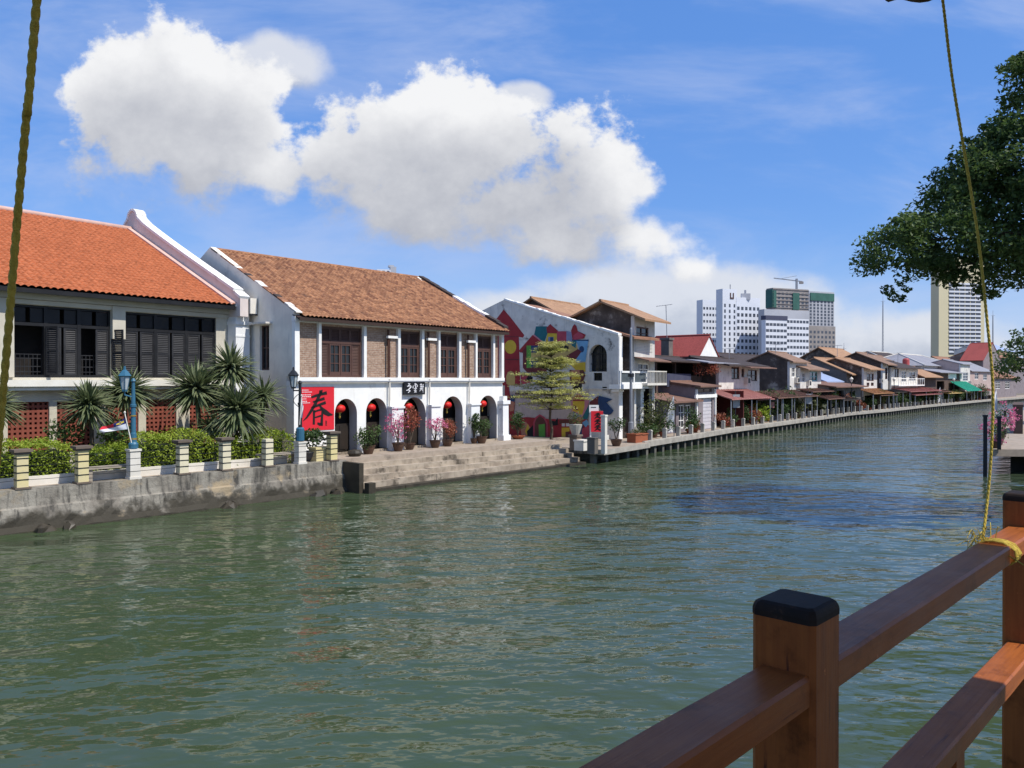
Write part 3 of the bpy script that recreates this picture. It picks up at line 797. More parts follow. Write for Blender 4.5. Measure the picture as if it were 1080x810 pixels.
# air conditioner on the gable beside the pier
fg = Fr(F2.p(0, 0, 0).xy, F2.n)
def ac():
    g0 = Fr((F2.p(0, -13.6, 0)).xy, F2.n); s = g0.sx(267)
    t = empty('air_conditioner', g0.p(s, .02, 7.6), 'white air conditioner box hung high on the grey gable beside the orange roof', 'air conditioner')
    mb = MB(); mb.box(g0, s - .42, s + .42, .06, .40, 7.65, 8.35); mb.build('casing', M['white_post'], t)
    mb = MB(); mb.lathe((0, 0, 0), [(.24, 0), (.24, .02), (.06, .03)], 16)
    c = g0.p(s - .1, .402, 8.0); m3 = Vector((*g0.n, 0)).to_track_quat('Z', 'Y').to_matrix()
    mb.v = [m3 @ v + c for v in mb.v]; mb.build('fan_grille', M['black_iron'], t)
    for q in (-.4, .34): mb = MB(); mb.box(g0, s + q, s + q + .06, .02, .42, 7.58, 7.64); mb.build('bracket', M['black_iron'], t)
ac()


# ================================================================ brick and limewash shophouse
def shophouse():
    root = empty('shophouse', F2.p(7, 0, PZ), 'white arched shophouse with brick upper floor, brown windows and mottled clay roof', 'house')
    fr = F2; LN = 14.0; zB = 7.30; zm = 4.62
    S = fr.sx
    arches = [(353, 376.5), (386, 408), (424, 449), (467, 488), (505, 524)]
    ops = [(S(a), S(b), PZ + .12, PZ + 2.55, 'arch') for a, b in arches]
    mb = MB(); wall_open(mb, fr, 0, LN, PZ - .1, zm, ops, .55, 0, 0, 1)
    g0 = Fr(fr.p(0, -13.6, 0).xy, fr.n)         # left gable, s runs out towards the river
    gw = S  # noqa
    zA = CZ + 6.37
    sw = (g0.sx(274), g0.sx(284))
    low = MB(); wall_open(low, g0, 0, 13.05, PZ - .1, 7.3, [(sw[0], sw[1], 5.1, 7.12, 'rect')], .3)
    low.prism([g0.p(-.1, 0, 7.3), g0.p(13.6, 0, 7.3), g0.p(13.6, 0, 7.62), g0.p(6.81, 0, zA + .12), g0.p(-.1, 0, 7.6)], Vector((*fr.f, 0)) * .3)
    low.box(g0, 13.05, 13.6, -.3, 0, zm + .2, 7.3)
    r2 = Fr(fr.p(LN, -13.6, 0).xy, fr.n)
    low.prism([r2.p(-.1, 0, PZ - .1), r2.p(13.0, 0, PZ - .1), r2.p(13.0, 0, 7.3), r2.p(6.81, 0, zA + .1), r2.p(-.1, 0, 7.3)], Vector((*fr.f, 0)) * -.28)
    low.box(fr, .4, LN - .3, -13.9, -13.6, PZ, 7.3)
    low.build('gable_wall', M['gable_white'], root)
    mb.build('arcade_wall', [M['white'], M['arch_shade']], root)
    w = window(root, g0, sw[0], sw[1], 5.1, 7.12, -.15, 2, 2, 'brown_joinery')
    mb = MB(); mb.box(g0, sw[0] - .35, sw[1] + .25, .0, .35, 7.16, 7.24); mb.build('window_hood', M['white_old'], root)
    # brick upper wall between white posts
    wins = [(338.5, 383, 4), (422, 444.3, 2), (464, 483.5, 2), (503, 519.5, 2)]
    wop = [(S(a), S(b), zm + .18, zB - .22, 'rect') for a, b, n_ in wins]
    mb = MB(); wall_open(mb, fr, .3, LN - .3, zm + .12, zB - .1, wop, .3, -.10); mb.build('brick_wall', M['brick'], root)
    for a, b in ((306.5, 314.5), (335.6, 338.4), (383.1, 386), (419.2, 421.9), (444.4, 446.8), (461.8, 463.9), (483.6, 485.8), (501, 502.9), (519.6, 521.4), (527.8, 531.6)):
        mb = MB(); mb.box(fr, max(S(a), -.02), min(S(b), LN + .02), -.12, .06 if b - a < 3 else .10, zm + .1, zB - .08); mb.build('white_post', M['white'], root)
    for px in (409, 451, 493):
        s = S(px); mb = MB(); mb.box(fr, s + .12, s + .46, -.12, .05, zm + .1, zB - .62); pl_ = mb.build('brick_pilaster', M['brick'], root)
        mb = MB(); mb.box(fr, s - .10, s + .52, .0, .16, zB - .62, zB - .5); mb.build('capital', M['white'], pl_)
    mb = MB(); mb.box(fr, -.02, LN + .02, -.14, .12, zB - .12, zB + .12); mb.build('top_beam', M['white'], root)
    mb = MB(); mb.box(fr, -.02, LN + .03, .004, .14, zm, zm + .16); mb.box(fr, -.01, LN + .02, .003, .08, zm - .10, zm - .003); mb.build('cornice', M['white'], root)
    mb = MB(); mb.tube([fr.p(S(306), .17, zm - .03), fr.p(LN, .17, zm - .03)], .035, 6); mb.build('conduit', M['steel'], root)
    # windows with transom louvres, side louvres and glazed leaves
    for (a, b, nl), (x, y, za, zb, k) in zip(wins, wop):
        mb = MB(); zt = zb - .72
        mb.box(fr, x, y, -.26, -.14, za, za + .07); mb.box(fr, x, y, -.26, -.14, zt - .05, zt + .05); mb.box(fr, x, y, -.26, -.14, zb - .06, zb - .002)
        for q in (x, y - .08): mb.box(fr, q, q + .08, -.255, -.135, za, zb)
        wv = mb.build('window', M['brown_joinery'], root)
        for i in range(nl): 
            q = x + .08 + (y - x - .16) * i / nl; q1 = x + .08 + (y - x - .16) * (i + 1) / nl
            t = MB(); shutter_geo(t, fr, q + .01, q1 - .01, zt + .05, zb - .07, -.22, .05, .07, .05, False); t.build('transom', M['brown_joinery'], wv)
        gx0, gx1 = (x + (y - x) * .24, y - (y - x) * .24) if nl == 4 else (x + .08, y - .08)
        if nl == 4:
            for q0, q1 in ((x + .08, gx0 - .03), (gx1 + .03, y - .08)):
                t = MB(); shutter_geo(t, fr, q0, q1, za + .07, zt - .05, -.22, .06, .07, .05, False); t.build('shutter', M['brown_joinery'], wv)
        for q0, q1 in ((gx0, (gx0 + gx1) / 2 - .01), ((gx0 + gx1) / 2 + .01, gx1)):
            t = MB(); fw = .075
            for c, e in ((q0, q0 + fw), (q1 - fw, q1)): t.box(fr, c, e, -.22, -.15, za + .07, zt - .05)
            for c in (za + .07, zt - .05 - fw): t.box(fr, q0 + fw, q1 - fw, -.22, -.152, c, c + fw * (2.2 if c < za + .1 else 1))
            t.box(fr, (q0 + q1) / 2 - .015, (q0 + q1) / 2 + .015, -.21, -.16, za + .1, zt - .06)
            for i in (1, 2): z = za + .2 + (zt - za - .3) * i / 3; t.box(fr, q0 + fw, q1 - fw, -.21, -.162, z - .02, z + .02)
            lf = t.build('casement', M['brown_joinery'], wv)
            t = MB(); t.poly([fr.p(q0, -.2, za), fr.p(q1, -.2, za), fr.p(q1, -.2, zt), fr.p(q0, -.2, zt)]); t.build('pane', M['glass'], wv)
        t = MB(); t.poly([fr.p(x, -.29, za), fr.p(y, -.29, za), fr.p(y, -.29, zb), fr.p(x, -.29, zb)]); t.build('room_shade_sheet', M['dark'], wv)
    # downpipes
    for px in (408.8, 451, 493):
        s = S(px); mb = MB(); mb.tube([fr.p(s, .06, zB - .2), fr.p(s, .06, zm + .16)], .055, 8); mb.build('downpipe', M['pipe'], root)
        mb = MB(); mb.tube([fr.p(s, .14, zm + .1), fr.p(s, .14, PZ + .9)], .05, 8); mb.build('downpipe', M['white_post'], root)
    # buttresses between the arches
    for a, b, zt in ((409, 421, 3.28), (450.5, 460, 3.3), (492.5, 501.5, 3.3)):
        mb = MB(); mb.box(fr, S(a), S(b), .003, .32, PZ - .05, zt); mb.box(fr, S(a) - .05, S(b) + .05, .002, .38, zt, zt + .1); mb.box(fr, S(a) - .02, S(b) + .02, .002, .35, PZ - .05, PZ + .18); mb.build('buttress', M['white_lower'], root)
    mb = MB(); x = S(525.5); mb.box(fr, x, LN + .12, .003, .35, PZ - .05, 3.3); mb.box(fr, x - .06, LN + .2, .002, .42, 3.3, 3.5); mb.box(fr, x + .1, LN + .05, .004, .3, 3.5, 3.75); mb.box(fr, x - .06, LN + .2, .002, .45, PZ - .05, PZ + .3); mb.build('buttress', M['white_lower'], root)
    # doors deep in the arches
    for x, y, za, zb, k in ops:
        mb = MB(); mb.box(fr, x - .05, y + .05, -.62, -.57, za - .1, za + 1.25)
        for i in range(2):
            a = x + (y - x) * i / 2 + .06; b = x + (y - x) * (i + 1) / 2 - .06; mb.box(fr, a, b, -.569, -.545, za + .05, za + 1.15)
        dr = mb.build('door', M['door_dark'], root)
        mb = MB(); mb.poly([fr.p(x - .4, -.9, za), fr.p(y + .4, -.9, za), fr.p(y + .4, -.9, zb + .3), fr.p(x - .4, -.9, zb + .3)]); mb.build('room_shade_sheet', M['dark'], dr)
        mb = MB(); mb.box(fr, x, y, -.54, .05, PZ - .05, PZ + .12); mb.build('door_step', M['stone_step'], root)
    # roof
    mb = MB(); tile_roof(mb, fr, .28, LN + .15, .46, 7.40, -6.79, zA, .22, .24, .034)
    roof = mb.build('roof', M['tile_old'], root)
    mb = MB(); slab_roof(mb, fr, .3, LN, -14.2, 7.3, -6.80, zA - .06, .1); mb.build('back_slope', M['tile_old'], roof)
    mb = MB(); mb.tube([fr.p(.3, -6.79, zA + .02), fr.p(LN, -6.79, zA + .02)], .10, 8); mb.build('ridge', M['tile_old'], roof)
    mb = MB(); slab_roof(mb, fr, .0, LN + .1, .38, 7.27, -.1, 7.46, .06); mb.box(fr, .0, LN + .1, .36, .42, 7.22, 7.37); mb.build('eave_board', M['eave_brown'], roof)
    sl = (zA - 7.40) / 7.25
    mb = MB(); mb2 = MB()
    for i in range(24):
        d0 = .2 - 6.9 * i / 24; d1 = .2 - 6.9 * (i + 1) / 24; z0 = 7.40 + (.46 - d0) * sl + .06; z1 = 7.40 + (.46 - d1) * sl + .06; e = rnd.uniform(-.03, .03)
        mb.prism([fr.p(LN - .1, d0, z0), fr.p(LN + .28, d0, z0), fr.p(LN + .28, d1, z1), fr.p(LN - .1, d1, z1)], (0, 0, .14 + e), 0 if 4 < i < 14 else 1)
        mb2.prism([fr.p(-.02, d0, z0 - .03), fr.p(.30, d0, z0 - .03), fr.p(.30, d1, z1 - .03), fr.p(-.02, d1, z1 - .03)], (0, 0, .06 + e * .8), 2 if i in (0, 1, 2, 9, 10, 16, 21) else 1 if i in (5, 13, 22, 23) else 3)
    for m_ in (mb, mb2): m_.build('verge', [M['white'], M['roof_dark'], M['white_old'], M['tile_old']], roof)
    return root, ops
M['gable_white'] = pm('gable limewash', (.83, .77, .66), (.73, .675, .58), dirt=(.36, .33, .29), dsc=.5, dlo=.60, dhi=.76, streak=(.56, .54, .50))
M['arch_shade'] = pm('shade grey arch plaster', (.46, .44, .42), (.40, .38, .36))  # greyer than the front limewash, the shade of the reveals put into colour
M['white_lower'] = pm('scuffed limewash', (.82, .82, .81), (.74, .74, .73), dirt=(.40, .40, .40), dsc=2.4, dlo=.60, dhi=.70)
M['eave_brown'] = pm('dark eave timber', (.05, .03, .024), bmp=.1)
shop, ARCH = shophouse()


# strokes: brush marks as thin raised ribbons on a plane
def stroke(mb, fr, pts, d, mi=0, th=.01):
    L = []; Rr = []
    for i, (s, z, w) in enumerate(pts):
        a = pts[max(i - 1, 0)]; b = pts[min(i + 1, len(pts) - 1)]; t = Vector((b[0] - a[0], b[1] - a[1])).normalized(); nn = Vector((-t.y, t.x))
        L.append((s + nn.x * w / 2, z + nn.y * w / 2)); Rr.append((s - nn.x * w / 2, z - nn.y * w / 2))
    for i in range(len(pts) - 1):
        q = [L[i], L[i + 1], Rr[i + 1], Rr[i]]
        mb.prism([fr.p(a, d, z) for a, z in q], Vector((*fr.n, 0)) * th, mi)


def poster():
    fr = F2; S = fr.sx; D = .02
    px0, py0, k = 306.0, 395.0, 11.57
    def pz(x, y): px = px0 + x / k; return fr.sx(px), fr.zx(px, py0 + y / k)
    (s0, zt), (s1, zb) = pz(127, 150), pz(532, 672); zt = pz(330, 150)[1]; zb = pz(330, 680)[1]
    t = empty('poster', fr.p((s0 + s1) / 2, D, zb), 'big red poster with a black brush character on the white wall', 'poster')
    mb = MB(); mb.box(fr, s0, s1, .003, .03, zb, zt); mb.build('sheet', M['red_banner'], t)
    u = (s1 - s0) / 405
    # local poster coordinates keep the slant out
    def q(x, y, w): return (s0 + (x - 127) * u, zt - (y - 150) * (zt - zb) / 528, w * u)
    mb = MB()
    for sk in ([(250, 275, 20), (300, 258, 26), (370, 240, 26), (438, 224, 34)], [(268, 332, 14), (330, 316, 22), (410, 292, 30)], [(250, 402, 18), (320, 378, 24), (425, 342, 30)],
               [(345, 205, 20), (385, 212, 42)], [(368, 212, 34), (330, 290, 34), (290, 370, 36), (240, 450, 30), (195, 515, 20), (152, 556, 4)],
               [(345, 372, 14), (380, 420, 34), (420, 462, 54), (465, 490, 40), (515, 498, 6)],
               [(282, 432, 30), (280, 520, 24), (278, 605, 26)], [(385, 440, 24), (378, 530, 28), (372, 625, 34)], [(284, 452, 16), (330, 436, 18), (385, 425, 22)], [(290, 522, 12), (365, 502, 18)], [(322, 590, 18), (350, 606, 30), (385, 612, 20)]):
        stroke(mb, fr, [q(*p) for p in sk], .032)
    mb.build('brush_character', M['ink'], t)
    mb = MB()
    for y, w in ((188, 70), (212, 110), (246, 95), (268, 90), (294, 45), (322, 55), (342, 82)):
        x = 140
        while x < 140 + w: e = rnd.uniform(6, 16); stroke(mb, fr, [q(x, y, 7), q(x + e, y, 7)], .032, 0, .004); x += e + 5
    for y in (570, 586, 602, 618): stroke(mb, fr, [q(420, y, 8), q(440, y + 5, 8)], .032, 1, .004)
    mb.build('small_writing', [M['flag_white'], M['ink']], t)
poster()


def sign_board():
    fr = F2; x0, y0, k = 415.0, 395.0, 27.0
    s0, s1 = fr.sx(424.2), fr.sx(445.8); zt = fr.zx(435, 402.9); zb = fr.zx(435, 416.2)
    t = empty('sign_board', fr.p((s0 + s1) / 2, .1, zb), 'black board with three white brush characters above the middle arch', 'sign')
    mb = MB(); mb.box(fr, s0, s1, .02, .16, zb, zt); mb.build('board', M['black_paint'], t)
    mb = MB()
    for a, b, c, d in ((s0, s1, zb, zb + .03), (s0, s1, zt - .03, zt), (s0, s0 + .03, zb + .03, zt - .03), (s1 - .03, s1, zb + .03, zt - .03)): mb.box(fr, a, b, .161, .175, c, d)
    mb.build('board_rim', M['black_iron'], t)
    def q(x, y, w): return (s0 + (x - 222) / 640 * (s1 - s0), zt - (y - 210) / 360 * (zt - zb), w / 640 * (s1 - s0))
    SKS = ([(330, 250, 16), (390, 262, 24), (345, 305, 22), (330, 345, 14)], [(300, 330, 14), (360, 322, 18), (420, 318, 20)], [(430, 335, 22), (385, 385, 26), (340, 430, 22), (275, 450, 12)], [(320, 425, 14), (385, 455, 24), (405, 470, 10)], [(380, 470, 18), (330, 515, 12)],
               [(490, 310, 12), (480, 385, 26)], [(530, 255, 14), (585, 262, 14)], [(555, 245, 16), (558, 385, 24), (545, 500, 22)], [(520, 300, 10), (600, 285, 16), (625, 320, 20), (590, 365, 12)], [(505, 400, 12), (600, 392, 16)], [(510, 450, 10), (590, 445, 14)], [(520, 500, 12), (595, 492, 16)],
               [(700, 290, 12), (760, 278, 16)], [(735, 250, 14), (738, 400, 20)], [(705, 345, 12), (775, 335, 14)], [(700, 395, 12), (775, 388, 16)], [(735, 400, 16), (695, 475, 10)], [(745, 405, 16), (775, 455, 12)], [(800, 270, 18), (790, 370, 16), (800, 520, 8)], [(790, 350, 14), (825, 345, 12)])
    for lo, hi in ((0, 450), (450, 660), (660, 900)):
        mb = MB()
        for sk in SKS:
            if lo <= sum(p[0] for p in sk) / len(sk) < hi: stroke(mb, fr, [q(*p) for p in sk], .162)
        mb.build('brush_character', M['flag_white'], t)
sign_board()

LAN = ['red paper lantern in the first arch from the red poster', 'red paper lantern in the second arch from the red poster', 'red paper lantern in the arch under the black sign board', 'red paper lantern in the fourth arch, left of the last one', 'red paper lantern in the arch nearest the painted house']
lproto = None
for i, (x, y, za, zb, k) in enumerate(ARCH):
    p = F2.p(x + (y - x) * .40, -.30, zb - .86)
    if lproto is None:
        t = empty('lantern', p, LAN[i], 'lantern', 'red lanterns in the arches'); lproto = t; t.scale = (.8, .8, .8)
        mb = MB(); pr_ = [(.33 * math.cos(a_) ** .75, .50 + .23 * math.sin(a_)) for a_ in [-1.25 + 2.5 * j / 10 for j in range(11)]]
        mb.lathe(p, pr_, 18); mb.build('lantern_body', M['red_lantern'], t, smooth=True)
        mb = MB(); mb.lathe(p, [(.11, .70), (.11, .76)], 12); mb.lathe(p, [(.11, .24), (.11, .29)], 12); mb.build('gold_cap', M['gold'], t)
        mb = MB(); mb.lathe(p, [(.02, -.08), (.07, .0), (.04, .24)], 8); mb.build('tassel', M['gold'], t)
        mb = MB(); mb.tube([p + Vector((0, 0, .74)), p + Vector((0, 0, .96))], .012, 5); mb.build('cord', M['black_iron'], t)
    else:
        t = copy_tree(lproto); t.location = p; t['label'] = LAN[i]
        t.scale = (.8, .8, .8)
# ================================================================ painted house
F3 = Fr((6.9, 51.0), (.60, .80))                # its river front, s=0 at the near corner
GZ = DZ                                         # ground level there


def paint(name, rgb): return pm(name, rgb, tuple(c * .85 for c in rgb), sc=2, dirt=tuple(c * .55 + .02 for c in rgb), dsc=1.6, dlo=.62, dhi=.8, bmp=.15)


def painted_house():
    fr = F3; root = empty('painted_house', fr.p(2, -5, GZ), 'old white house with colourful painted houses on its mildewed side wall', 'house')
    DP = 18.4; g0 = Fr(fr.p(0, -DP, 0).xy, fr.n); S, Z = g0.sx, g0.zx      # side wall, s grows towards the river
    zE = Z(650, 353); sA = S(532); zA = Z(532, 316)
    def top(s): return zA - abs(s - sA) * (zA - zE) / (DP - sA) if s > sA else zA - (sA - s) * .33
    aw = (S(621.2), S(640), Z(630, 392), Z(630, 363.3), 'arch'); sw = (S(626.2), S(635), Z(630, 401.5), Z(630, 393.2), 'rect')
    vn = (S(603.5), S(613.8), Z(608, 412.3), Z(608, 402.5), 'rect'); v2 = (S(635.2), S(640), Z(637, 411.5), Z(637, 408), 'rect')
    d1 = (S(545), S(555.5), GZ, Z(550, 416), 'rect'); d2 = (S(590.3), S(602), GZ, Z(596, 418), 'rect')
    mb = MB(); wall_open(mb, g0, 0, DP - .02, GZ - .2, zE - .05, [aw, sw, vn, v2, d1, d2], .4, 0, 0, 0)
    mb.prism([g0.p(0, 0, zE - .05), g0.p(DP - .02, 0, zE - .05), g0.p(DP - .02, 0, zE), g0.p(sA, 0, zA), g0.p(0, 0, top(0))], Vector((*fr.f, 0)) * .4)
    mb.build('side_wall', M['white_old'], root)
    mb = MB(); K = 40
    for i in range(K):
        a, b = sA + (DP - sA) * i / K, sA + (DP - sA) * (i + 1) / K; e = rnd.uniform(-.02, .03)
        mb.prism([g0.p(a, .06, top(a) - .04), g0.p(b, .06, top(b) - .04), g0.p(b, -.42, top(b) - .04), g0.p(a, -.42, top(a) - .04)], (0, 0, .12 + e))
    mb.build('coping', M['white'], root)
    for (a, b, za, zb, k) in (sw, vn, v2): window(root, g0, a, b, za, zb, -.12, 2, 3, 'black_paint')
    mb = MB(); mb.box(g0, aw[0], aw[1], -.3, -.24, aw[2] + 1.15, aw[2] + 1.22); mb.box(g0, (aw[0] + aw[1]) / 2 - .03, (aw[0] + aw[1]) / 2 + .03, -.3, -.24, aw[2], aw[2] + 1.9)
    mb.box(g0, aw[0], aw[1], -.3, -.25, aw[2] + .5, aw[2] + .54)
    w = mb.build('arched_window', M['black_paint'], root); mb = MB(); mb.box(g0, aw[0] - .1, aw[1] + .1, -.5, -.45, aw[2] - .1, aw[3] + .1); mb.build('pane', M['glass'], w)
    for (a, b, za, zb, k) in (d1, d2):
        mb = MB()
        for q in (a, (a + b) / 2 - .05, b - .1): mb.box(g0, q, q + .1, -.22, -.1, za, zb)
        for z in (zb - .12, zb - .7, za): mb.box(g0, a, b, -.21, -.11, z, z + .1)
        dr = mb.build('door', M['brown_joinery'], root); mb = MB(); mb.box(g0, a, b, -.26, -.2, za, zb); mb.build('door_leaf', M['door_dark'], dr)
        mb = MB(); mb.box(g0, a - .12, b + .12, .01, .06, zb, zb + .1); mb.build('lintel', M['brown_joinery'], dr)
    # ---- the mural: flat painted shapes a few millimetres thick
    cols = dict(red=(.34, .035, .04), rose=(.46, .07, .10), yel=(.66, .45, .05), tan=(.56, .40, .14), grn=(.13, .36, .06), navy=(.03, .065, .15), teal=(.025, .15, .17), lil=(.26, .28, .40),
                sky=(.18, .38, .58), mar=(.16, .035, .04), blk=(.02, .018, .02), org=(.52, .22, .14), pink=(.56, .22, .26), cream=(.52, .42, .38), brn=(.14, .05, .04), wht=(.6, .58, .55))
    names = list(cols); mats = [paint('mural ' + {'yel': 'yellow', 'grn': 'green', 'lil': 'lilac', 'mar': 'maroon', 'blk': 'black', 'org': 'orange', 'brn': 'brown', 'wht': 'white'}.get(n, n), cols[n]) for n in names]
    mb = MB(); lay = [0]
    def pl(c, pts, oy=310):
        P = [(525 + x / 7.714, oy + y / 7.714) for x, y in pts]; lay[0] += 1; d = .004 + lay[0] * .0012
        Pw = [g0.p(S(x), d, Z(x, y)) for x, y in P]; tr = tessellate_polygon([Pw]); mb.add(Pw, [list(t) for t in tr], names.index(c))
        for i in range(len(mb.f) - len(tr), len(mb.f)):
            a, b, cc = (mb.v[k] for k in mb.f[i])
            if (b - a).cross(cc - a).dot(Vector((*g0.n, 0))) < 0: mb.f[i] = mb.f[i][::-1]
    def circ(c, x, y, rx, ry, oy=310, a0=0, a1=360): pl(c, [(x + rx * math.cos(R(a0 + (a1 - a0) * i / 24)), y - ry * math.sin(R(a0 + (a1 - a0) * i / 24))) for i in range(24 if a1 - a0 == 360 else 25)], oy)
    B = 390
    pl('cream', [(95, 175), (740, 175), (745, 420), (95, 420)], B)
    pl('red', [(-60, 260), (0, 190), (48, 126), (100, 185), (216, 335), (206, 356), (172, 350), (184, 745), (-60, 745)])
    pl('mar', [(60, 345), (170, 345), (170, 352), (60, 352)]); pl('mar', [(60, 530), (176, 530), (176, 538), (60, 538)])
    circ('yel', 104, 431, 47, 56); pl('tan', [(70, 742), (70, 668), (82, 636), (105, 626), (128, 636), (140, 668), (140, 742)])
    pl('rose', [(186, 650), (228, 638), (262, 668), (272, 720), (188, 738)]); pl('blk', [(222, 700), (258, 655), (285, 680), (282, 720)])
    pl('mar', [(172, 470), (285, 335), (398, 412), (398, 640), (240, 640), (205, 600), (205, 480)])
    pl('red', [(172, 462), (285, 333), (395, 400), (400, 425), (300, 430), (240, 420), (190, 480)])
    pl('pink', [(283, 334), (300, 330), (394, 398), (380, 408)])
    pl('grn', [(236, 420), (272, 420), (272, 602), (236, 602)]); pl('tan', [(332, 418), (348, 418), (348, 600), (332, 600)])
    pl('navy', [(272, 420), (332, 420), (332, 478), (272, 478)]); pl('tan', [(272, 478), (338, 478), (338, 522), (272, 522)]); pl('navy', [(272, 522), (340, 522), (340, 598), (272, 598)])
    pl('tan', [(345, 412), (640, 408), (660, 470), (600, 560), (360, 600)])
    pl('blk', [(480, 470), (482, 440), (510, 424), (545, 415), (578, 428), (580, 466)])
    pl('teal', [(312, 264), (402, 264), (412, 302), (378, 396), (298, 330)])
    pl('yel', [(408, 318), (482, 318), (482, 420), (384, 416)]); pl('lil', [(412, 350), (456, 350), (456, 386), (412, 386)]); pl('navy', [(428, 352), (454, 352), (454, 384), (428, 384)])
    pl('red', [(398, 275), (430, 244), (442, 258), (492, 300), (486, 322), (404, 320)])
    pl('rose', [(484, 304), (562, 304), (562, 410), (484, 406)]); pl('lil', [(560, 300), (608, 312), (606, 408), (560, 408)])
    pl('red', [(598, 300), (612, 262), (626, 246), (642, 262), (652, 302), (718, 332), (704, 362), (612, 378)])
    pl('rose', [(614, 340), (660, 305), (700, 340), (690, 365), (614, 374)])
    pl('navy', [(606, 372), (742, 372), (742, 386), (606, 390)]); pl('teal', [(604, 385), (642, 382), (636, 442), (604, 420)])
    pl('sky', [(640, 382), (740, 382), (716, 552), (640, 545), (662, 440)]); circ('navy', 685, 450, 20, 26)
    pl('mar', [(560, 504), (655, 448), (684, 470), (640, 530), (598, 556)])
    pl('yel', [(580, 562), (620, 530), (650, 560), (716, 556), (716, 634), (640, 622)])
    pl('brn', [(586, 618), (640, 622), (700, 618), (716, 660), (700, 700), (716, 730), (590, 730)]); pl('org', [(600, 624), (668, 616), (668, 690), (600, 690)]); circ('yel', 642, 695, 40, 40, 310, 0, 180)
    # lower storey
    pl('red', [(60, 100), (92, 130), (100, 200), (142, 262), (132, 392), (80, 400), (60, 300)], B); circ('navy', 122, 235, 20, 34, B); pl('org', [(96, 250), (138, 262), (134, 330), (100, 340)], B)
    pl('red', [(95, 400), (240, 385), (420, 400), (600, 402), (735, 402), (750, 575), (100, 575)], B)
    pl('org', [(190, 480), (230, 420), (270, 470), (250, 560), (200, 560)], B); pl('yel', [(225, 500), (250, 440), (262, 500), (240, 530)], B); pl('blk', [(240, 500), (290, 450), (310, 540), (250, 565)], B)
    pl('rose', [(292, 575), (292, 430), (310, 385), (345, 362), (385, 385), (410, 430), (412, 575)], B); pl('brn', [(304, 575), (304, 436), (318, 398), (346, 374), (380, 398), (398, 436), (400, 575)], B)
    pl('grn', [(336, 446), (386, 440), (390, 575), (340, 575)], B); pl('blk', [(440, 412), (470, 420), (492, 388), (494, 450), (440, 456)], B)
    pl('brn', [(505, 408), (612, 408), (612, 440), (505, 440)], B); pl('yel', [(524, 470), (588, 470), (588, 575), (524, 575)], B); pl('brn', [(555, 505), (588, 500), (588, 575), (555, 575)], B); pl('wht', [(525, 435), (550, 435), (550, 460), (525, 460)], B); pl('wht', [(558, 435), (585, 435), (585, 460), (558, 460)], B)
    pl('pink', [(604, 340), (600, 235), (660, 190), (715, 235), (750, 250), (735, 300), (700, 390), (612, 345)], B)
    pl('yel', [(614, 335), (614, 245), (710, 245), (710, 300), (690, 370), (650, 345)], B); circ('red', 662, 255, 48, 48, B, 0, 180); pl('mar', [(612, 285), (650, 300), (660, 330), (612, 320)], B)
    pl('lil', [(620, 340), (690, 375), (670, 410), (610, 395)], B); pl('teal', [(690, 390), (745, 285), (748, 350), (735, 402), (700, 402)], B); circ('org', 668, 400, 20, 20, B)
    pl('sky', [(690, 430), (730, 405), (745, 440), (720, 470)], B); pl('navy', [(640, 440), (700, 440), (690, 575), (640, 575)], B); pl('rose', [(690, 480), (750, 450), (750, 575), (690, 575)], B)
    pl('mar', [(752, 262), (824, 210), (820, 292), (790, 285), (752, 288)], B); pl('navy', [(824, 210), (940, 240), (888, 266), (948, 332), (926, 362), (884, 372), (852, 345), (820, 292)], B)
    mb.build('mural', mats, root)
    # thin cables and rising moulding
    mb = MB(); mb.box(g0, S(617), S(650), .02, .10, Z(634, 410.6), Z(634, 409.4)); mb.build('string_course', M['white_old'], root)
    # ---- river front: two storeys of open porch between white columns
    LN = fr.sx(678.5); zf = fr.zx(666, 404) ; zf = CZ - .15
    mb = MB(); mb.box(fr, .42, LN, -3.4, -3.2, GZ - .2, zE + .8); mb.box(fr, LN - .3, LN, -DP, -.02, GZ - .2, zE)
    mb.box(fr, .42, LN - .3, -DP, -DP + .3, GZ, zE); mb.build('porch_wall', M['greywall'], root)
    mb = MB(); mb.box(fr, .42, LN, -3.2, .02, zf - .45, zf - .12); mb.build('porch_floor', M['white'], root)
    for s in (.24, LN - .25):
        mb = MB(); mb.box(fr, s - .22, s + .22, -.45, .05, GZ - .1, zE - .1); mb.box(fr, s - .3, s + .3, -.5, .1, zf - .6, zf - .46); mb.build('column', M['white'], root)
    mb = MB(); b0, b1 = fr.sx(652.5, .7), fr.sx(681, .7)
    mb.box(fr, b0 - .1, b1 + .1, .06, .85, zf - .40, zf - .12); mb.box(fr, b0, b1, .70, .8, zf + .62, zf + .74); mb.box(fr, b0, b1, .70, .8, zf - .11, zf + .02)
    for q in (b0, (b0 + b1) / 2 - .06, b1 - .14): mb.box(fr, q, q + .14, .68, .82, zf - .115, zf + .74)
    bal = mb.build('balcony', M['white'], root); mb = MB()
    for i in range(24): q = b0 + .2 + (b1 - b0 - .4) * i / 23; mb.box(fr, q - .015, q + .015, .74, .77, zf, zf + .64)
    mb.box(fr, b0 + .14, b1 - .14, .735, .74, zf + .02, zf + .62)
    mb.build('railing_panel', M['balc_glass'], bal)
    for z in (zf - .1, GZ + .05):
        for q in (1.0, 3.2):
            window(root, fr, q, q + 1.2, z + .6, z + 2.2, -3.1, 2, 3, 'brown_joinery')
    mb = MB(); sl = (zA - zE) / (DP - sA)
    slab_roof(mb, fr, .45, LN + .6, .9, zE - .28, -(DP - sA), zA - .25, .14)
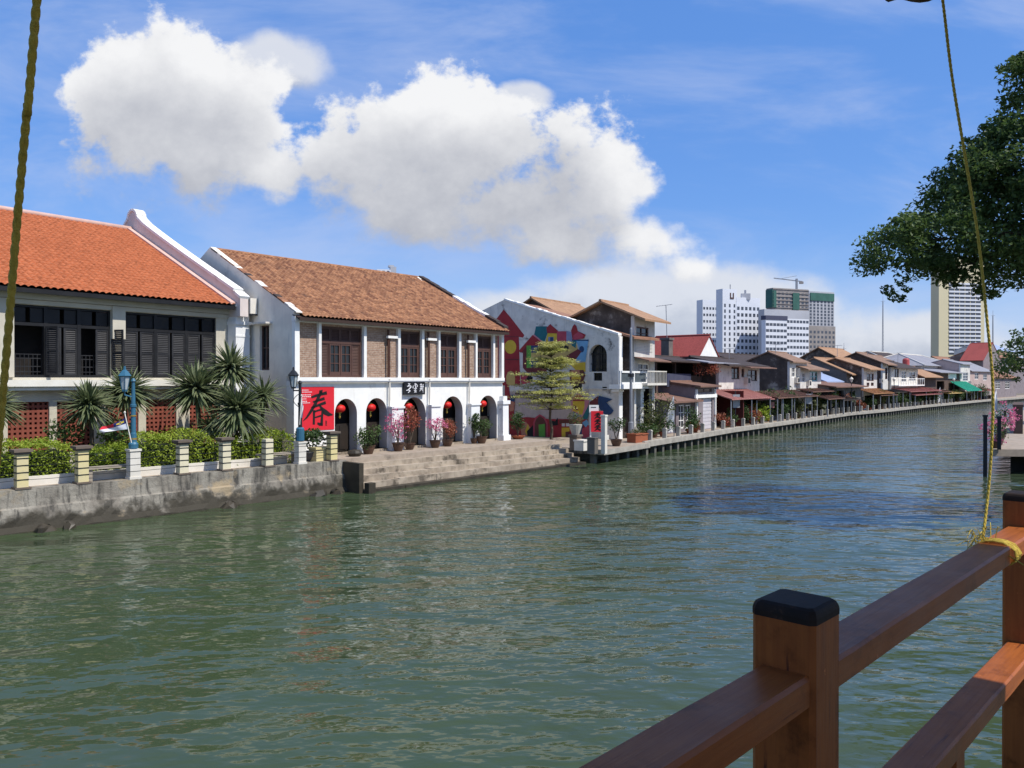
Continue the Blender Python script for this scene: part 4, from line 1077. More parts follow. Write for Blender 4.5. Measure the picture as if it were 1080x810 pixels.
    rf = mb.build('roof', M['tile_far'], root); mb = MB(); slab_roof(mb, fr, .45, LN + .6, -DP - .5, zA - sA * .33 - .2, -(DP - sA) - .01, zA - .25, .14); mb.build('back_slope', M['tile_far'], rf)
    mb = MB(); p = fr.p(1.6, -1.0, zE - 1.1); mb.lathe(p, [(.08, 0), (.26, .1), (.3, .25), (.26, .4), (.08, .5)], 12); mb.build('paper_lantern', M['red_lantern'], root)
    return root
M['balc_glass'] = pm('balcony grey panel', (.16, .19, .20), (.12, .14, .15), rough=.4)
painted_house()


# ================================================================ the row of old houses along the boardwalk
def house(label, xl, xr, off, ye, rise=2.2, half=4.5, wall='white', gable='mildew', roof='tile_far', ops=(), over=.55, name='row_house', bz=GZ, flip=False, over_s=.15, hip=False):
    a, b = HL(xl, off), HL(xr, off); fr = Fr(a, b - a); LN = (b - a).length
    root = empty(name, fr.p(LN / 2, -half, bz), label, 'house')
    zE = fr.zx(xl, ye); O = []
    for (x0, x1, y0, y1, k) in ops:
        s0, s1 = max(.12, fr.sx(x0)), min(LN - .12, fr.sx(x1)); z0, z1 = max(bz, fr.zx((x0 + x1) / 2, y1)), min(zE - .12, fr.zx((x0 + x1) / 2, y0))
        if s1 - s0 > .2 and z1 - z0 > .2: O.append((s0, s1, z0, z1, k))
    mb = MB(); wall_open(mb, fr, 0, LN, bz - .2, zE, [(o[0], o[1], o[2], o[3], 'rect') for o in O], .25, 0, 0, 0); mb.build('front_wall', M[wall], root)
    D = half * 2
    mb = MB()
    for s in (0, LN):
        sg = 1 if s == 0 else -1
        mb.prism([fr.p(s, -.26, bz - .2), fr.p(s, -D, bz - .2), fr.p(s, -D, zE), fr.p(s, -half, zE + rise), fr.p(s, -.26, zE + rise * .26 / half)], Vector((*fr.f, 0)) * .22 * sg)
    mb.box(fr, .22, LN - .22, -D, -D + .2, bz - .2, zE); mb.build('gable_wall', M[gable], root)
    mb = MB(); e0 = over * rise / half
    slab_roof(mb, fr, -over_s, LN + over_s, over, zE - e0 + .02, -half, zE + rise + .02, .13); slab_roof(mb, fr, -over_s, LN + over_s, -D - over, zE - e0 + .02, -half - .005, zE + rise + .02, .13)
    rf = mb.build('roof', M[roof], root)
    mb = MB(); mb.tube([fr.p(-over_s, -half, zE + rise + .15), fr.p(LN + over_s, -half, zE + rise + .15)], .11, 6); mb.build('ridge', M[roof], rf)
    for (s0, s1, z0, z1, k) in O:
        if k in ('w', 'wb', 'wt'):
            window(root, fr, s0, s1, z0, z1, -.1, 2, 2 if z1 - z0 < 1.6 else 3, {'w': 'white', 'wb': 'brown_joinery', 'wt': 'teal_win'}[k], fw=.09)
        elif k == 'd':
            mb = MB(); mb.box(fr, s0, s1, -.2, -.12, z0, z1)
            for q in (s0, (s0 + s1) / 2 - .06, s1 - .1): mb.box(fr, q, q + .1, -.12, -.06, z0, z1)
            mb.build('door', M['brown_joinery'], root)
        elif k == 's':
            mb = MB()
            n_ = max(3, int((z1 - z0) / .14))
            for i in range(n_): za = z0 + (z1 - z0) * i / n_; mb.box(fr, s0, s1, -.16, -.10 - .02 * (i % 2), za, za + (z1 - z0) / n_)
            mb.build('roller_shutter', M['shutter_white'], root)
        else:
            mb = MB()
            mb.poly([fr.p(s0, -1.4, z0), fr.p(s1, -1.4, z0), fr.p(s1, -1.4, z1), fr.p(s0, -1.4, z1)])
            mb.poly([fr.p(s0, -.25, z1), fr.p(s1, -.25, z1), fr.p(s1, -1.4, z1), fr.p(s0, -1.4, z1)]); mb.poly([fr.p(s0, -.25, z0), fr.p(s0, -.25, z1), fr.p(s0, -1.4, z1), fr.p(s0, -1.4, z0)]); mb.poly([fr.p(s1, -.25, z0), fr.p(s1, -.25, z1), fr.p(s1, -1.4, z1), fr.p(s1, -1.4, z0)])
            mb.build('shade_black_room', M['dark'], root)
    return root, fr, LN, zE


def awning(root, fr, x0, x1, y_in, out, drop, mat, posts=2, d0=.02, bz=GZ, name='awning'):
    s0, s1 = fr.sx(x0, out * .5), fr.sx(x1, out * .5); z = fr.zx((x0 + x1) / 2, y_in)
    mb = MB(); slab_roof(mb, fr, s0, s1, d0 + out, z - drop, d0, z, .06)
    n_ = max(2, int((s1 - s0) / .5))
    for i in range(n_ + 1): q = s0 + (s1 - s0) * i / n_; mb.prism([fr.p(q - .03, d0 + out, z - drop + .06), fr.p(q + .03, d0 + out, z - drop + .06), fr.p(q + .03, d0, z + .06), fr.p(q - .03, d0, z + .06)], (0, 0, .035))
    aw = mb.build(name, M[mat], root)
    for i in range(posts):
        s = s0 + .1 + (s1 - s0 - .2) * i / max(1, posts - 1); mb = MB(); mb.tube([fr.p(s, out - .12, bz), fr.p(s, out - .12, z - drop)], .05, 6); mb.build('awning_post', M['steel'], aw)
    return aw


def gable_front(label, xl, xr, off, ye, yapex, depth, wallm, roofm, sidem='mildew', ops=(), bz=GZ, over=.3):
    """house whose ridge runs away from the river, its gable towards the water"""
    a, b = HL(xl, off), HL(xr, off); fr = Fr(a, b - a); LN = (b - a).length; root = empty('gabled_house', fr.p(LN / 2, -depth / 2, bz), label, 'house')
    zE = fr.zx(xl, ye); zA = fr.zx((xl + xr) / 2, yapex); O = [(fr.sx(p), fr.sx(q), fr.zx((p + q) / 2, t), fr.zx((p + q) / 2, u), 'rect') for p, q, u, t in ops]
    mb = MB(); wall_open(mb, fr, 0, LN, bz - .2, zE, O, .25); mb.prism([fr.p(0, 0, zE), fr.p(LN, 0, zE), fr.p(LN / 2, 0, zA)], Vector((*fr.n, 0)) * -.25); mb.build('gable_wall', M[wallm], root)
    for o in O: window(root, fr, *o[:4], -.1, 2, 2, 'brown_joinery')
    mb = MB(); mb.box(fr, 0, .22, -depth, -.26, bz - .2, zE); mb.box(fr, LN - .22, LN, -depth, -.26, bz - .2, zE); mb.box(fr, .23, LN - .23, -depth, -depth + .2, bz, zE); mb.build('side_wall', M[sidem], root)
    mb = MB(); k = (zA - zE) / (LN / 2)
    for sg in (0, 1):
        e0 = -over if sg == 0 else LN + over; P = [fr.p(e0, over * .3, zE - over * k + .03), fr.p(LN / 2, over * .3, zA + .03), fr.p(LN / 2, -depth - over, zA + .03), fr.p(e0, -depth - over, zE - over * k + .03)]
        L = math.hypot(LN / 2, zA - zE); uv = [(0, 0), (0, L), (depth, L), (depth, 0)]; up = Vector((0, 0, .12)); Q_ = P if sg else P[::-1]; U = uv if sg else uv[::-1]
        mb.poly([p + up for p in Q_], 0, U); mb.poly(Q_[::-1], 0, U[::-1])
        for i in range(4): c, d = P[i], P[(i + 1) % 4]; mb.poly([c, d, d + up, c + up])
    rf = mb.build('roof', M[roofm], root); mb = MB(); mb.tube([fr.p(LN / 2, .1, zA + .16), fr.p(LN / 2, -depth, zA + .16)], .1, 6); mb.build('ridge', M[roofm], rf)
    return root, fr, LN, zE, zA


# --- beside the painted house: narrow three storey house with a tan roof
r, fr, LN, zE = house('narrow three storey white house with tan roof and mildewed gable beside the painted house', 669, 690.5, 2.4, 333, .95, 2.3, 'white_dirty', 'mildew', 'tile_tan',
    [(671, 684, 345, 358, 'wb'), (673, 685, 383, 396, 'w'), (671, 688, 410, 450, 'o')], over=1.0, over_s=.5)
mb = MB(); slab_roof(mb, fr, -.1, LN + .3, 1.1, fr.zx(680, 382), .02, fr.zx(680, 378), .08); mb.build('canopy', M['awn_brown'], r)
mb = MB(); z = fr.zx(680, 404); mb.box(fr, .1, LN, .02, .9, z - .15, z); mb.box(fr, .1, LN, .84, .9, z + .75, z + .82)
for i in range(14): q = .12 + (LN - .2) * i / 13; mb.box(fr, q, q + .03, .85, .89, z, z + .76)
mb.build('balcony', M['white_post'], r)
mb = MB()
for i in range(9): z_ = fr.zx(677, 371) + i * .1; mb.box(fr, .2, LN - .4, .005, .03, z_, z_ + .05)
mb.build('louvre_panel', M['cream_light'], r)
# --- house behind the painted one, tan roof showing above the wall
house('house behind the painted side wall with only its dark gable and tan roof showing above', 600, 645, 13.0, 337, 1.9, 3.6, 'greywall', 'mildew', 'tile_tan', over=.4, over_s=.4)
# --- red roof with white gable towards the river and a tank
r, fr, LN, zE, zA = gable_front('house with bright red roof, white gable towards the river and a small tank on top', 738, 757, 6.5, 374.5, 355, 5.5, 'white', 'roof_red', 'brown_wall')
c = fr.p(-.6, -3.0, zE + .35); tk = empty('roof_tank', c, 'dark square water tank with tall aerial on the red roof', 'water tank')
mb = MB(); f_ = Fr((c.x, c.y), fr.f); mb.box(f_, -.42, .42, -.4, .4, c.z - .6, c.z + 1.1); mb.box(f_, -.52, .52, -.5, .5, c.z + 1.1, c.z + 1.3); mb.build('tank', M['greywall'], tk)
mb = MB(); mb.tube([c + Vector((0, 0, 1.3)), c + Vector((-.1, 0, 4.4))], .035, 5); mb.tube([c + Vector((-1.0, 0, 4.25)), c + Vector((.5, 0, 4.45))], .025, 4)
for i in range(6): x = -.95 + i * .26; mb.tube([c + Vector((x, -.3, 4.27 + i * .03)), c + Vector((x, .3, 4.27 + i * .03))], .02, 4)
mb.build('aerial', M['steel'], tk)
house('older house with a low red roof joining the bright red one', 694, 737, 11.0, 377, 1.2, 3.2, 'brown_wall', 'brown_wall', 'roof_red', over=.4)
# --- dark open upper floor over the courtyard
r, fr, LN, zE = house('dark open fronted upper storey with a flat stained roof above the courtyard', 692, 757, 4.6, 380, .45, 3.8, 'brown_wall', 'mildew', 'roof_dark', [(693, 712, 383, 396, 'o'), (713, 734, 383, 396, 'o'), (735, 756, 385, 397, 'o'), (694, 706, 400, 414, 'o'), (712, 718, 400, 415, 'wb'), (696, 735, 420, 455, 'o')], over=1.3)
mb = MB(); slab_roof(mb, fr, fr.sx(735, 1), LN + .3, 2.0, fr.zx(748, 384.5), .02, fr.zx(748, 381), .08); mb.build('canopy', M['roof_grey'], r)
awning(r, fr, 684, 726, 417, 2.2, .45, 'awn_brown', 3)
r, fr, LN, zE = house('small flat fronted shop with dark blue parapet and white roller shutter', 733, 754, 1.9, 408, .25, 2.0, 'mauve', 'mauve', 'awn_brown', [(741.5, 751.5, 420, 452, 's'), (736, 751, 409.5, 414, 'wb')], over=.5)
mb = MB(); z0 = fr.zx(743, 406); z1 = fr.zx(743, 394); mb.box(fr, -.6, LN, -2.2, -2.0, zE, z1); mb.build('parapet', M['navy_wall'], r)
mb = MB(); mb.box(fr, -.2, LN + .1, .02, .15, fr.zx(743, 419.5), fr.zx(743, 416)); mb.build('shop_fascia', M['white'], r)
for s in (.05, LN - .25): mb = MB(); mb.box(fr, s, s + .2, .01, .14, GZ, zE - .2); mb.build('pilaster', M['white'], r)
r, fr, LN, zE = house('low grey walled front with white grille doors under a brown awning', 700, 732, 2.2, 424, .3, 1.8, 'mauve', 'mauve', 'awn_brown', [(716, 722, 427, 452, 'w'), (723, 729, 427, 452, 'w'), (705, 713, 428, 455, 'd')], over=.7)
# --- white two storey house with windows
r, fr, LN, zE = house('white two storey house with two dark windows over a faded pink awning', 758, 801, 3.0, 384, .55, 2.6, 'white_old', 'mildew', 'roof_dark', [(771.5, 780, 387, 400, 'wb'), (789, 798.5, 390, 402, 'wb'), (782, 785, 389, 398, 'wb'), (760, 800, 422, 452, 'o')], over=1.0)
mb = MB(); slab_roof(mb, fr, fr.sx(786, 1), LN + .5, 1.5, fr.zx(795, 389), .02, fr.zx(795, 386.5), .08); mb.build('canopy', M['awn_brown'], r)
awning(r, fr, 757, 800, 411, 2.4, .75, 'awn_pink', 3); awning(r, fr, 786, 814, 416, 2.2, .4, 'awn_pink', 2)
mb = MB(); mb.box(fr, -.15, .0, -1.0, 2.2, GZ, fr.zx(760, 412)); mb.build('side_screen', M['maroon'], r)
# --- dark gabled house
r, fr, LN, zE = house('tall house with big blackened side gable and narrow white front', 833, 851, 3.2, 381, .95, 2.3, 'white_dirty', 'mildew', 'tile_dull', [(835, 838.5, 387, 398, 'w'), (841, 843.5, 389, 396, 'w'), (836, 849, 424, 440, 'o')], over=.4)
awning(r, fr, 806, 850, 412, 2.6, .6, 'awn_brown', 4)
r, fr, LN, zE = house('cream house with turquoise window under a dull lean-to roof', 844, 866, 2.8, 388, .7, 2.2, 'white_dirty', 'white_old', 'tile_dull', [(854, 862, 392, 402, 'wt'), (846, 849, 393, 403, 'w'), (850, 864, 418, 436, 'o')], over=.9)
awning(r, fr, 848, 874, 410, 1.8, .3, 'awn_brown', 2)
house('low house with a pale blue sheet roof beside the turquoise window', 868, 886, 4.4, 402, .9, 2.4, 'greywall', 'greywall', 'roof_blue', over=.5)
r, fr, LN, zE = house('low tan walled house with a flat stained roof behind shrubs', 874, 908, 1.6, 408, .35, 2.6, 'greywall', 'greywall', 'awn_brown', [(880, 890, 412, 430, 'o'), (896, 902, 412, 426, 'wb')], over=.9)
# --- big grey gable with tan roof coming to the front
house('long house with grey rendered gable and sloping tan roof edge', 893, 912, 4.2, 393, 1.9, 4.2, 'greywall', 'greywall', 'tile_tan', [(897, 903, 398, 405, 'wb')], over=.8, over_s=.3)
house('broad old house with blackened gable and tan roof rising behind the others', 899, 922, 13.0, 385, 3.0, 5.6, 'brown_wall', 'mildew', 'tile_tan', over=.5, over_s=.4)
# --- white front with dark window and orange awning
r, fr, LN, zE = house('white front with one tall dark window and a small orange awning', 911, 925, 2.6, 388, 1.25, 3.6, 'white_dirty', 'mildew', 'tile_tan', [(914, 921.5, 394, 402, 'wb'), (914, 917, 403.5, 407, 'wb'), (918.5, 921.5, 403.5, 407, 'wb'), (912, 924, 417, 430, 'o')], over=.9, over_s=.3)
awning(r, fr, 912, 934, 410, 2.2, .6, 'awn_orange', 2)
r, fr, LN, zE = house('white corner house with dull brown roof behind the orange awning', 931, 940, 3.4, 383, 1.5, 3.6, 'white_dirty', 'brown_wall', 'tile_dull', [(933.5, 936, 388, 400, 'wb'), (932, 939, 414, 428, 'o')], over=.8, over_s=.3)
r, fr, LN, zE = house('house with white upper balcony below a dark brown roof', 940, 968, 3.0, 387, 1.0, 3.6, 'white_old', 'brown_wall', 'roof_dark', [(943, 948, 389, 398, 'wb'), (951, 956, 391, 403, 'w'), (959, 966, 392, 402, 'w'), (942, 966, 414, 426, 'o')], over=.9)
mb = MB(); z = fr.zx(950, 406); mb.box(fr, .1, LN, .02, 1.0, z - .15, z); mb.box(fr, .1, LN, .94, 1.0, z + .9, z + .98)
for i in range(12): q = .12 + (LN - .2) * i / 11; mb.box(fr, q, q + .06, .94, 1.0, z, z + .9)
mb.build('balcony', M['white'], r)
awning(r, fr, 950, 984, 409, 2.6, .5, 'awn_pink', 3); awning(r, fr, 954, 983, 413, 3.0, .4, 'awn_pink', 2)
r, fr, LN, zE = house('brown timber house with a low tan roof above the pink awning', 968, 987, 3.0, 395.5, 1.4, 3.4, 'brown_wall', 'brown_wall', 'tile_tan', [(970, 976, 398, 403, 'wb'), (971, 985, 415, 424, 'o')], over=1.1, over_s=.3)
tk = empty('water_tank', Vector((*HL(955.5, 6.5), 7.2)), 'small round red water tank over the white balcony', 'water tank'); c = wloc(tk)
mb = MB(); mb.lathe(c, [(.42, -1.0), (.42, .0), (.55, .02), (.54, .95), (.35, 1.15), (.1, 1.2)], 14); mb.build('tank', M['tank_red'], tk)
# --- large grey hipped sheet roof
def hip_house(label, x0, x1, off, ye, rise, dep, wallm, roofm, ops=()):
    a, b = HL(x0, off), HL(x1, off); fr = Fr(a, b - a); LN = (b - a).length; zE = fr.zx(x0, ye); root = empty('hipped_house', fr.p(LN / 2, -dep / 2, GZ), label, 'house')
    mb = MB(); O = [(fr.sx(p), fr.sx(q), max(GZ, fr.zx((p + q) / 2, t)), fr.zx((p + q) / 2, u), 'rect') for p, q, u, t, k in ops]
    wall_open(mb, fr, 0, LN, GZ - .2, zE, O, .25); mb.box(fr, 0, .25, -dep, -.26, GZ - .2, zE); mb.box(fr, LN - .25, LN, -dep, -.26, GZ - .2, zE); mb.box(fr, .26, LN - .26, -dep, -dep + .2, GZ, zE); mb.build('wall', M[wallm], root)
    for o in O: window(root, fr, *o[:4], -.1, 2, 2, 'white')
    o_ = .8; E = [fr.p(-o_, o_, zE - .1), fr.p(LN + o_, o_, zE - .1), fr.p(LN + o_, -dep - o_, zE - .1), fr.p(-o_, -dep - o_, zE - .1)]
    r0, r1 = fr.p(min(dep / 2, LN * .38), -dep / 2, zE + rise), fr.p(max(LN - dep / 2, LN * .62), -dep / 2, zE + rise)
    mb = MB(); uv = lambda P: [((p - E[0]).dot(Vector((*fr.f, 0))), p.z + (p - E[0]).dot(Vector((*fr.n, 0)))) for p in P]
    for P in ([E[0], E[1], r1, r0], [E[1], E[2], r1], [E[2], E[3], r0, r1], [E[3], E[0], r0], E[::-1]): mb.poly(P, 0, uv(P))
    rf = mb.build('roof', M[roofm], root); mb = MB()
    for a_, b_ in ((r0, r1), (E[0], r0), (E[1], r1), (E[3], r0), (E[2], r1)): mb.tube([a_ + Vector((0, 0, .05)), b_ + Vector((0, 0, .05))], .12, 5)
    mb.build('ridge', M['white_post'], rf); return root, fr, LN, zE
r, fr, LN, zE = hip_house('wide house with grey hipped sheet roof and white ridges', 972, 1010, 7.0, 385, 2.3, 11, 'white_old', 'roof_grey', [(990, 1000, 388, 394, 'w')])
hip_house('house with a dark hipped roof rising far behind the red water tank', 932, 968, 18.0, 379, 1.9, 10, 'white_old', 'roof_dark', [(950, 956, 385, 388, 'w')])
r, fr, LN, zE = house('dark brick house carrying a blank white sign beside the green awning', 986, 1013, 3.2, 392.5, .6, 3.5, 'brown_wall', 'brown_wall', 'roof_grey', [(988, 996, 402, 411, 'o'), (990, 1010, 416, 424, 'o')], over=.9)
mb = MB(); mb.box(fr, fr.sx(999.6), fr.sx(1008), .02, .1, fr.zx(1004, 399.4), fr.zx(1004, 394)); mb.build('sign_panel', M['white'], r)
awning(r, fr, 993, 1018, 412.5, 2.4, .3, 'awn_yellow', 2)
r, fr, LN, zE = house('narrow white house front with tall openings behind the green awning', 1013, 1023, 3.0, 384, .8, 3.0, 'white_dirty', 'pinkwall', 'roof_grey', [(1015.5, 1021, 393, 402, 'w'), (1014, 1022, 414, 424, 'o')], over=.4)
awning(r, fr, 1011, 1027, 402.5, 2.8, 1.7, 'awn_green', 3)
r, fr, LN, zE = house('dusty pink house with pale gable edge and white window', 1023, 1046, 3.4, 391, 1.8, 4.0, 'pinkwall', 'pinkwall', 'roof_grey', [(1028, 1032, 393, 400, 'w'), (1037, 1041, 395, 401, 'w'), (1026, 1044, 413, 423, 'o')], over=.4)
gable_front('tall house with steep red roof beside the buff tower', 1037, 1056, 8.0, 380, 362, 4.5, 'mauve', 'roof_red', 'greywall')
house('long brown house with tiled roof near the right edge', 1046, 1080, 14.0, 376, 2.0, 5.0, 'mauve', 'greywall', 'tile_far', [(1045, 1050, 384, 392, 'wb'), (1060, 1066, 384, 391, 'w')], over=.5)
house('house with a blue tiled roof at the right edge behind the big tree', 1050, 1072, 24.0, 369, 2.4, 6.0, 'white_old', 'white_old', 'roof_blue', over=.4)
house('pale two storey house at the river bend', 1046, 1072, 4.0, 398, 2.0, 5.0, 'mauve', 'pinkwall', 'tile_far', [(1050, 1055, 402, 410, 'w'), (1060, 1065, 402, 410, 'w')], over=.5)
# more roofs filling the town behind the row
for i, (x0, x1, off, ye, ri, ha, wl, rm, lb) in enumerate([
    (752, 790, 20, 381, 1.2, 4, 'white_old', 'tile_dull', 'brown tiled house behind the white tower foot'),
    (777, 826, 12, 382, 1.1, 3.5, 'brown_wall', 'roof_dark', 'long black roofed shed left of the blackened gable'),
    (925, 950, 12, 381, 1.2, 3.5, 'white_old', 'tile_dull', 'brown tiled roof left of the red water tank'),
    (936, 952, 26, 382, 1.0, 4, 'white', 'roof_grey', 'grey sheet roof between the tan gable and the dark hipped roof'),
    (908, 930, 30, 382, 1.8, 4, 'white', 'roof_grey', 'pale pitched roof peeping over the broad tan roof'),
    (1000, 1016, 22, 384, 2.0, 4, 'white_old', 'tile_far', 'brown roof at the foot of the buff tower')]):
    house(lb, x0, x1, off, ye, ri, ha, wl, 'mildew', rm, over=.5)


# ---- clutter that makes the row look lived in
def on_front(px, inl, y): q = HL(px, inl); k = q.y; return Vector((q.x, q.y, CZ + (HY - y) / F * k))
def box_unit(px, inl, y, label):
    c = on_front(px, inl, y); f_ = Fr((c.x, c.y), (.62, .78)); t = empty('air_conditioner', c, label, 'air conditioner')
    mb = MB(); mb.box(f_, -.42, .42, .02, .36, c.z, c.z + .6); mb.build('casing', M['white_post'], t); mb = MB(); mb.box(f_, -.3, .18, .361, .38, c.z + .08, c.z + .52); mb.build('fan_grille', M['black_iron'], t)
for px, inl, y, lb in ((786.5, 3.0, 405, 'air conditioner box between the two dark windows of the white house'), (839, 3.2, 404, 'air conditioner box on the narrow white front beside the blackened gable'), (851.5, 2.8, 407, 'air conditioner box left of the turquoise window'), (928, 3.0, 404, 'air conditioner box at the edge of the white front above the orange awning'), (1022, 3.0, 405, 'air conditioner box at the corner above the green awning')):
    box_unit(px, inl, y, lb)
def roof_aerial(px, inl, y0, y1, label):
    c = on_front(px, inl, y0); top = on_front(px, inl, y1); t = empty('tv_aerial', c, label, 'aerial'); mb = MB(); mb.tube([c - Vector((0, 0, .6)), top], .03, 4); mb.build('mast', M['steel'], t)
    mb = MB(); mb.tube([top + Vector((-.7, 0, -.1)), top + Vector((.7, 0, 0))], .022, 4)
    for i in range(6): x = -.6 + i * .24; mb.tube([top + Vector((x, -.28, -.08)), top + Vector((x, .28, -.08))], .016, 4)
    mb.build('aerial_arms', M['steel'], t)
for px, inl, y0, y1, lb in ((769, 5, 377, 367, 'tv aerial on the dark roof of the white two storey house'), (818, 5, 372, 363, 'tv aerial on the roof of the blackened gable house'), (883, 7, 373, 364, 'tv aerial beside the broad tan roof'), (915, 6, 379, 370, 'tv aerial on the tan roof over the orange awning'), (947, 6, 381, 372, 'tv aerial left of the red water tank'), (1002, 6, 386, 376, 'tv aerial on the grey roof by the white sign')):
    roof_aerial(px, inl, y0, y1, lb)
# small lean-to roofs in front of the houses, each with its posts
def lean(px0, px1, inl, y, out, drop, mat, label):
    a, b = HL(px0, inl), HL(px1, inl); fr = Fr(a, b - a); t = empty('lean_to', fr.p((b - a).length / 2, 0, GZ), label, 'lean-to')
    aw = awning(t, fr, px0, px1, y, out, drop, mat, 3, name='roof')
    mb = MB(); z = fr.zx((px0 + px1) / 2, y); mb.box(fr, 0, (b - a).length, -.1, .0, GZ, z + .05); mb.build('back_wall', M['greywall'], t)
    mb = MB(); n_ = 5; L = (b - a).length
    for i in range(n_): s = L * (i + .5) / n_; h = rnd.uniform(.6, 1.6); mb = MB(); mb.box(fr, s - .28, s + .26, .1, .5, GZ, GZ + h); mb.box(fr, s - .3, s + .28, .08, .52, GZ + h, GZ + h + .05); mb.build('crate', M['door_dark'], t)
for a_ in ((818, 842, 2.4, 415.5, 1.6, .3, 'roof_dark', 'dark lean-to under the brown awning of the blackened gable'), (866, 884, 1.4, 417, 1.5, .35, 'awn_brown', 'brown lean-to before the pale blue roof'), (884, 902, 1.3, 419, 1.3, .3, 'roof_dark', 'dark lean-to before the low tan walled house'), (922, 940, 2.2, 413.5, 1.7, .4, 'awn_brown', 'brown lean-to at the white corner house'), (938, 956, 2.3, 411, 1.5, .35, 'roof_dark', 'dark lean-to below the white balcony'), (980, 998, 2.6, 411, 1.7, .35, 'awn_brown', 'brown lean-to left of the yellow awning'), (1026, 1044, 2.4, 410, 1.8, .4, 'awn_pink', 'pinkish lean-to right of the green awning')):
    lean(*a_)


# ================================================================ towers and masts far behind
def tower(root, px0, px1, pyt, Y, ang, wm, depth, wins=None, name='block', ws=(1.6, 1.7), win='tower_glass', side=None, z0=0.0, cap=.0):
    """box whose lit face runs from photo column px0 to px1 at distance Y; wins=(columns, rows, top row y, bottom row y)"""
    a = W(px0, HY, Y); f = Vector((math.cos(ang), math.sin(ang))); fr = Fr((a.x, a.y), f); LN = fr.sx(px1); zt = CZ + (HY - pyt) / F * a.y
    mb = MB(); mb.box(fr, 0, LN, -depth, 0, z0, zt)
    if cap: mb.box(fr, -cap, LN + cap, -depth - cap, cap, zt, zt + 1.2)
    blk = mb.build(name, M[wm], root); recs = []
    def grid(fr_, L_, nx, nz, zt_, zb_, w, h):
        for j in range(nz):
            for i in range(nx):
                s = L_ * (i + .5) / nx; z = zb_ + (zt_ - zb_) * j / max(1, nz - 1); recs.append((fr_, s - w / 2, s + w / 2, z - h / 2, z + h / 2))
    if wins: grid(fr, LN, wins[0], wins[1], CZ + (HY - wins[2]) / F * a.y, CZ + (HY - wins[3]) / F * a.y, *ws)
    if side:
        f2 = Fr(fr.p(0, -depth, 0).xy, fr.n); grid(f2, depth, side[0], side[1], CZ + (HY - side[2]) / F * a.y, CZ + (HY - side[3]) / F * a.y, *ws)
    return fr, LN, zt, blk, recs


def put_windows(root, recs, mat, limit=98):
    protos = {}; rest = MB(); org = wloc(root)
    for k, (fr, s0, s1, z0, z1) in enumerate(recs):
        if k >= limit: rest.box(fr, s0, s1, -.2, .06, z0, z1); continue
        c = fr.p(s0, 0, z0); key = (round(s1 - s0, 3), round(z1 - z0, 3), round(fr.f.x, 3), round(fr.f.y, 3))
        if key not in protos:
            mb = MB(); f0 = Fr((0, 0), fr.f); mb.box(f0, 0, s1 - s0, -.2, .06, 0, z1 - z0); o = mb.build('window', M[mat], None, base=(0, 0, 0)); o.parent = root; o.location = c - org; protos[key] = o
        else:
            o = protos[key].copy(); C.objects.link(o); o.parent = root; o.location = c - org
    if rest.v: rest.build('more_windows', M[mat], root, kind='stuff')

YT = 520.0; AN = R(22)
t1 = empty('white_tower', W(768, HY, YT) - Vector((0, 0, CZ)), 'tall white tower of three stepped slabs with a crest high on the middle one', 'tower')
rec = []
fr, LN, zt, b, rr = tower(t1, 776.5, 801.5, 313.5, YT + 4, AN, 'tower_white', 7, (6, 11, 325, 394), ws=(1.9, 2.2)); rec += rr
fr, LN, zt, b, rr = tower(t1, 762, 777, 304.5, YT, AN, 'tower_white', 7, (3, 13, 322, 394), ws=(1.3, 2.2), name='middle_block'); rec += rr
mb = MB(); mb.box(fr, LN * .55, LN * .75, .02, .3, zt - 6.5, zt - 5.5); mb.box(fr, LN * .52, LN * .58, .02, .3, zt - 6.5, zt - 2.5); mb.box(fr, LN * .72, LN * .78, .02, .3, zt - 6.5, zt - 2.5); mb.build('crest', M['brown_joinery'], t1)
fr, LN, zt, b, rr = tower(t1, 741, 757, 316, YT + 20, AN, 'tower_white', 7, (5, 11, 325, 394), ws=(1.5, 1.7), name='left_block'); rec += rr
put_windows(t1, rec, 'tower_glass')
mb = MB(); p = W(787, 310, YT + 8); mb.tube([W(786, 312, YT + 8), W(786, 306, YT + 8)], .7, 6); mb.box(Fr((p.x, p.y), (1, 0)), -3.5, 2.5, -1, 1, p.z - 4, p.z + .2); mb.build('lift_house', M['tower_grey'], t1)
mb = MB(); mb.tube([W(770, 306, YT + 4), W(770, 300, YT + 4)], .3, 5); mb.build('aerial', M['steel'], t1)
t2 = empty('white_block', W(830, HY, YT - 30) - Vector((0, 0, CZ)), 'broad white block with rows of small dark windows in front of the scaffolded tower', 'tower')
rec = []
fr, LN, zt, b, rr = tower(t2, 807.5, 830, 337, YT - 30, AN, 'tower_white', 4, (6, 10, 342, 400), ws=(2.3, 1.7)); rec += rr
mb = MB(); mb.box(fr, -.2, LN + .2, -4.2, .3, zt, zt + 2.6); mb.build('dark_top', M['netting_dark'], t2)
fr, LN, zt, b, rr = tower(t2, 829.5, 853, 336, YT - 20, AN, 'tower_white', 4, (7, 10, 339, 400), ws=(2.0, 1.7), name='right_block'); rec += rr
tower(t2, 806, 853, 326, YT - 6, AN, 'tower_grey', 6, name='rear_block')
put_windows(t2, rec, 'tower_glass')
t3 = empty('scaffolded_tower', W(833, HY, YT + 40) - Vector((0, 0, CZ)), 'unfinished tower with green netting and a crane on top', 'tower')
fr, LN, zt, b, rr = tower(t3, 815, 852.5, 303.5, YT + 40, AN, 'scaffold', 7, (9, 6, 309, 333), ws=(2.0, 1.8)); put_windows(t3, rr, 'tower_glass')
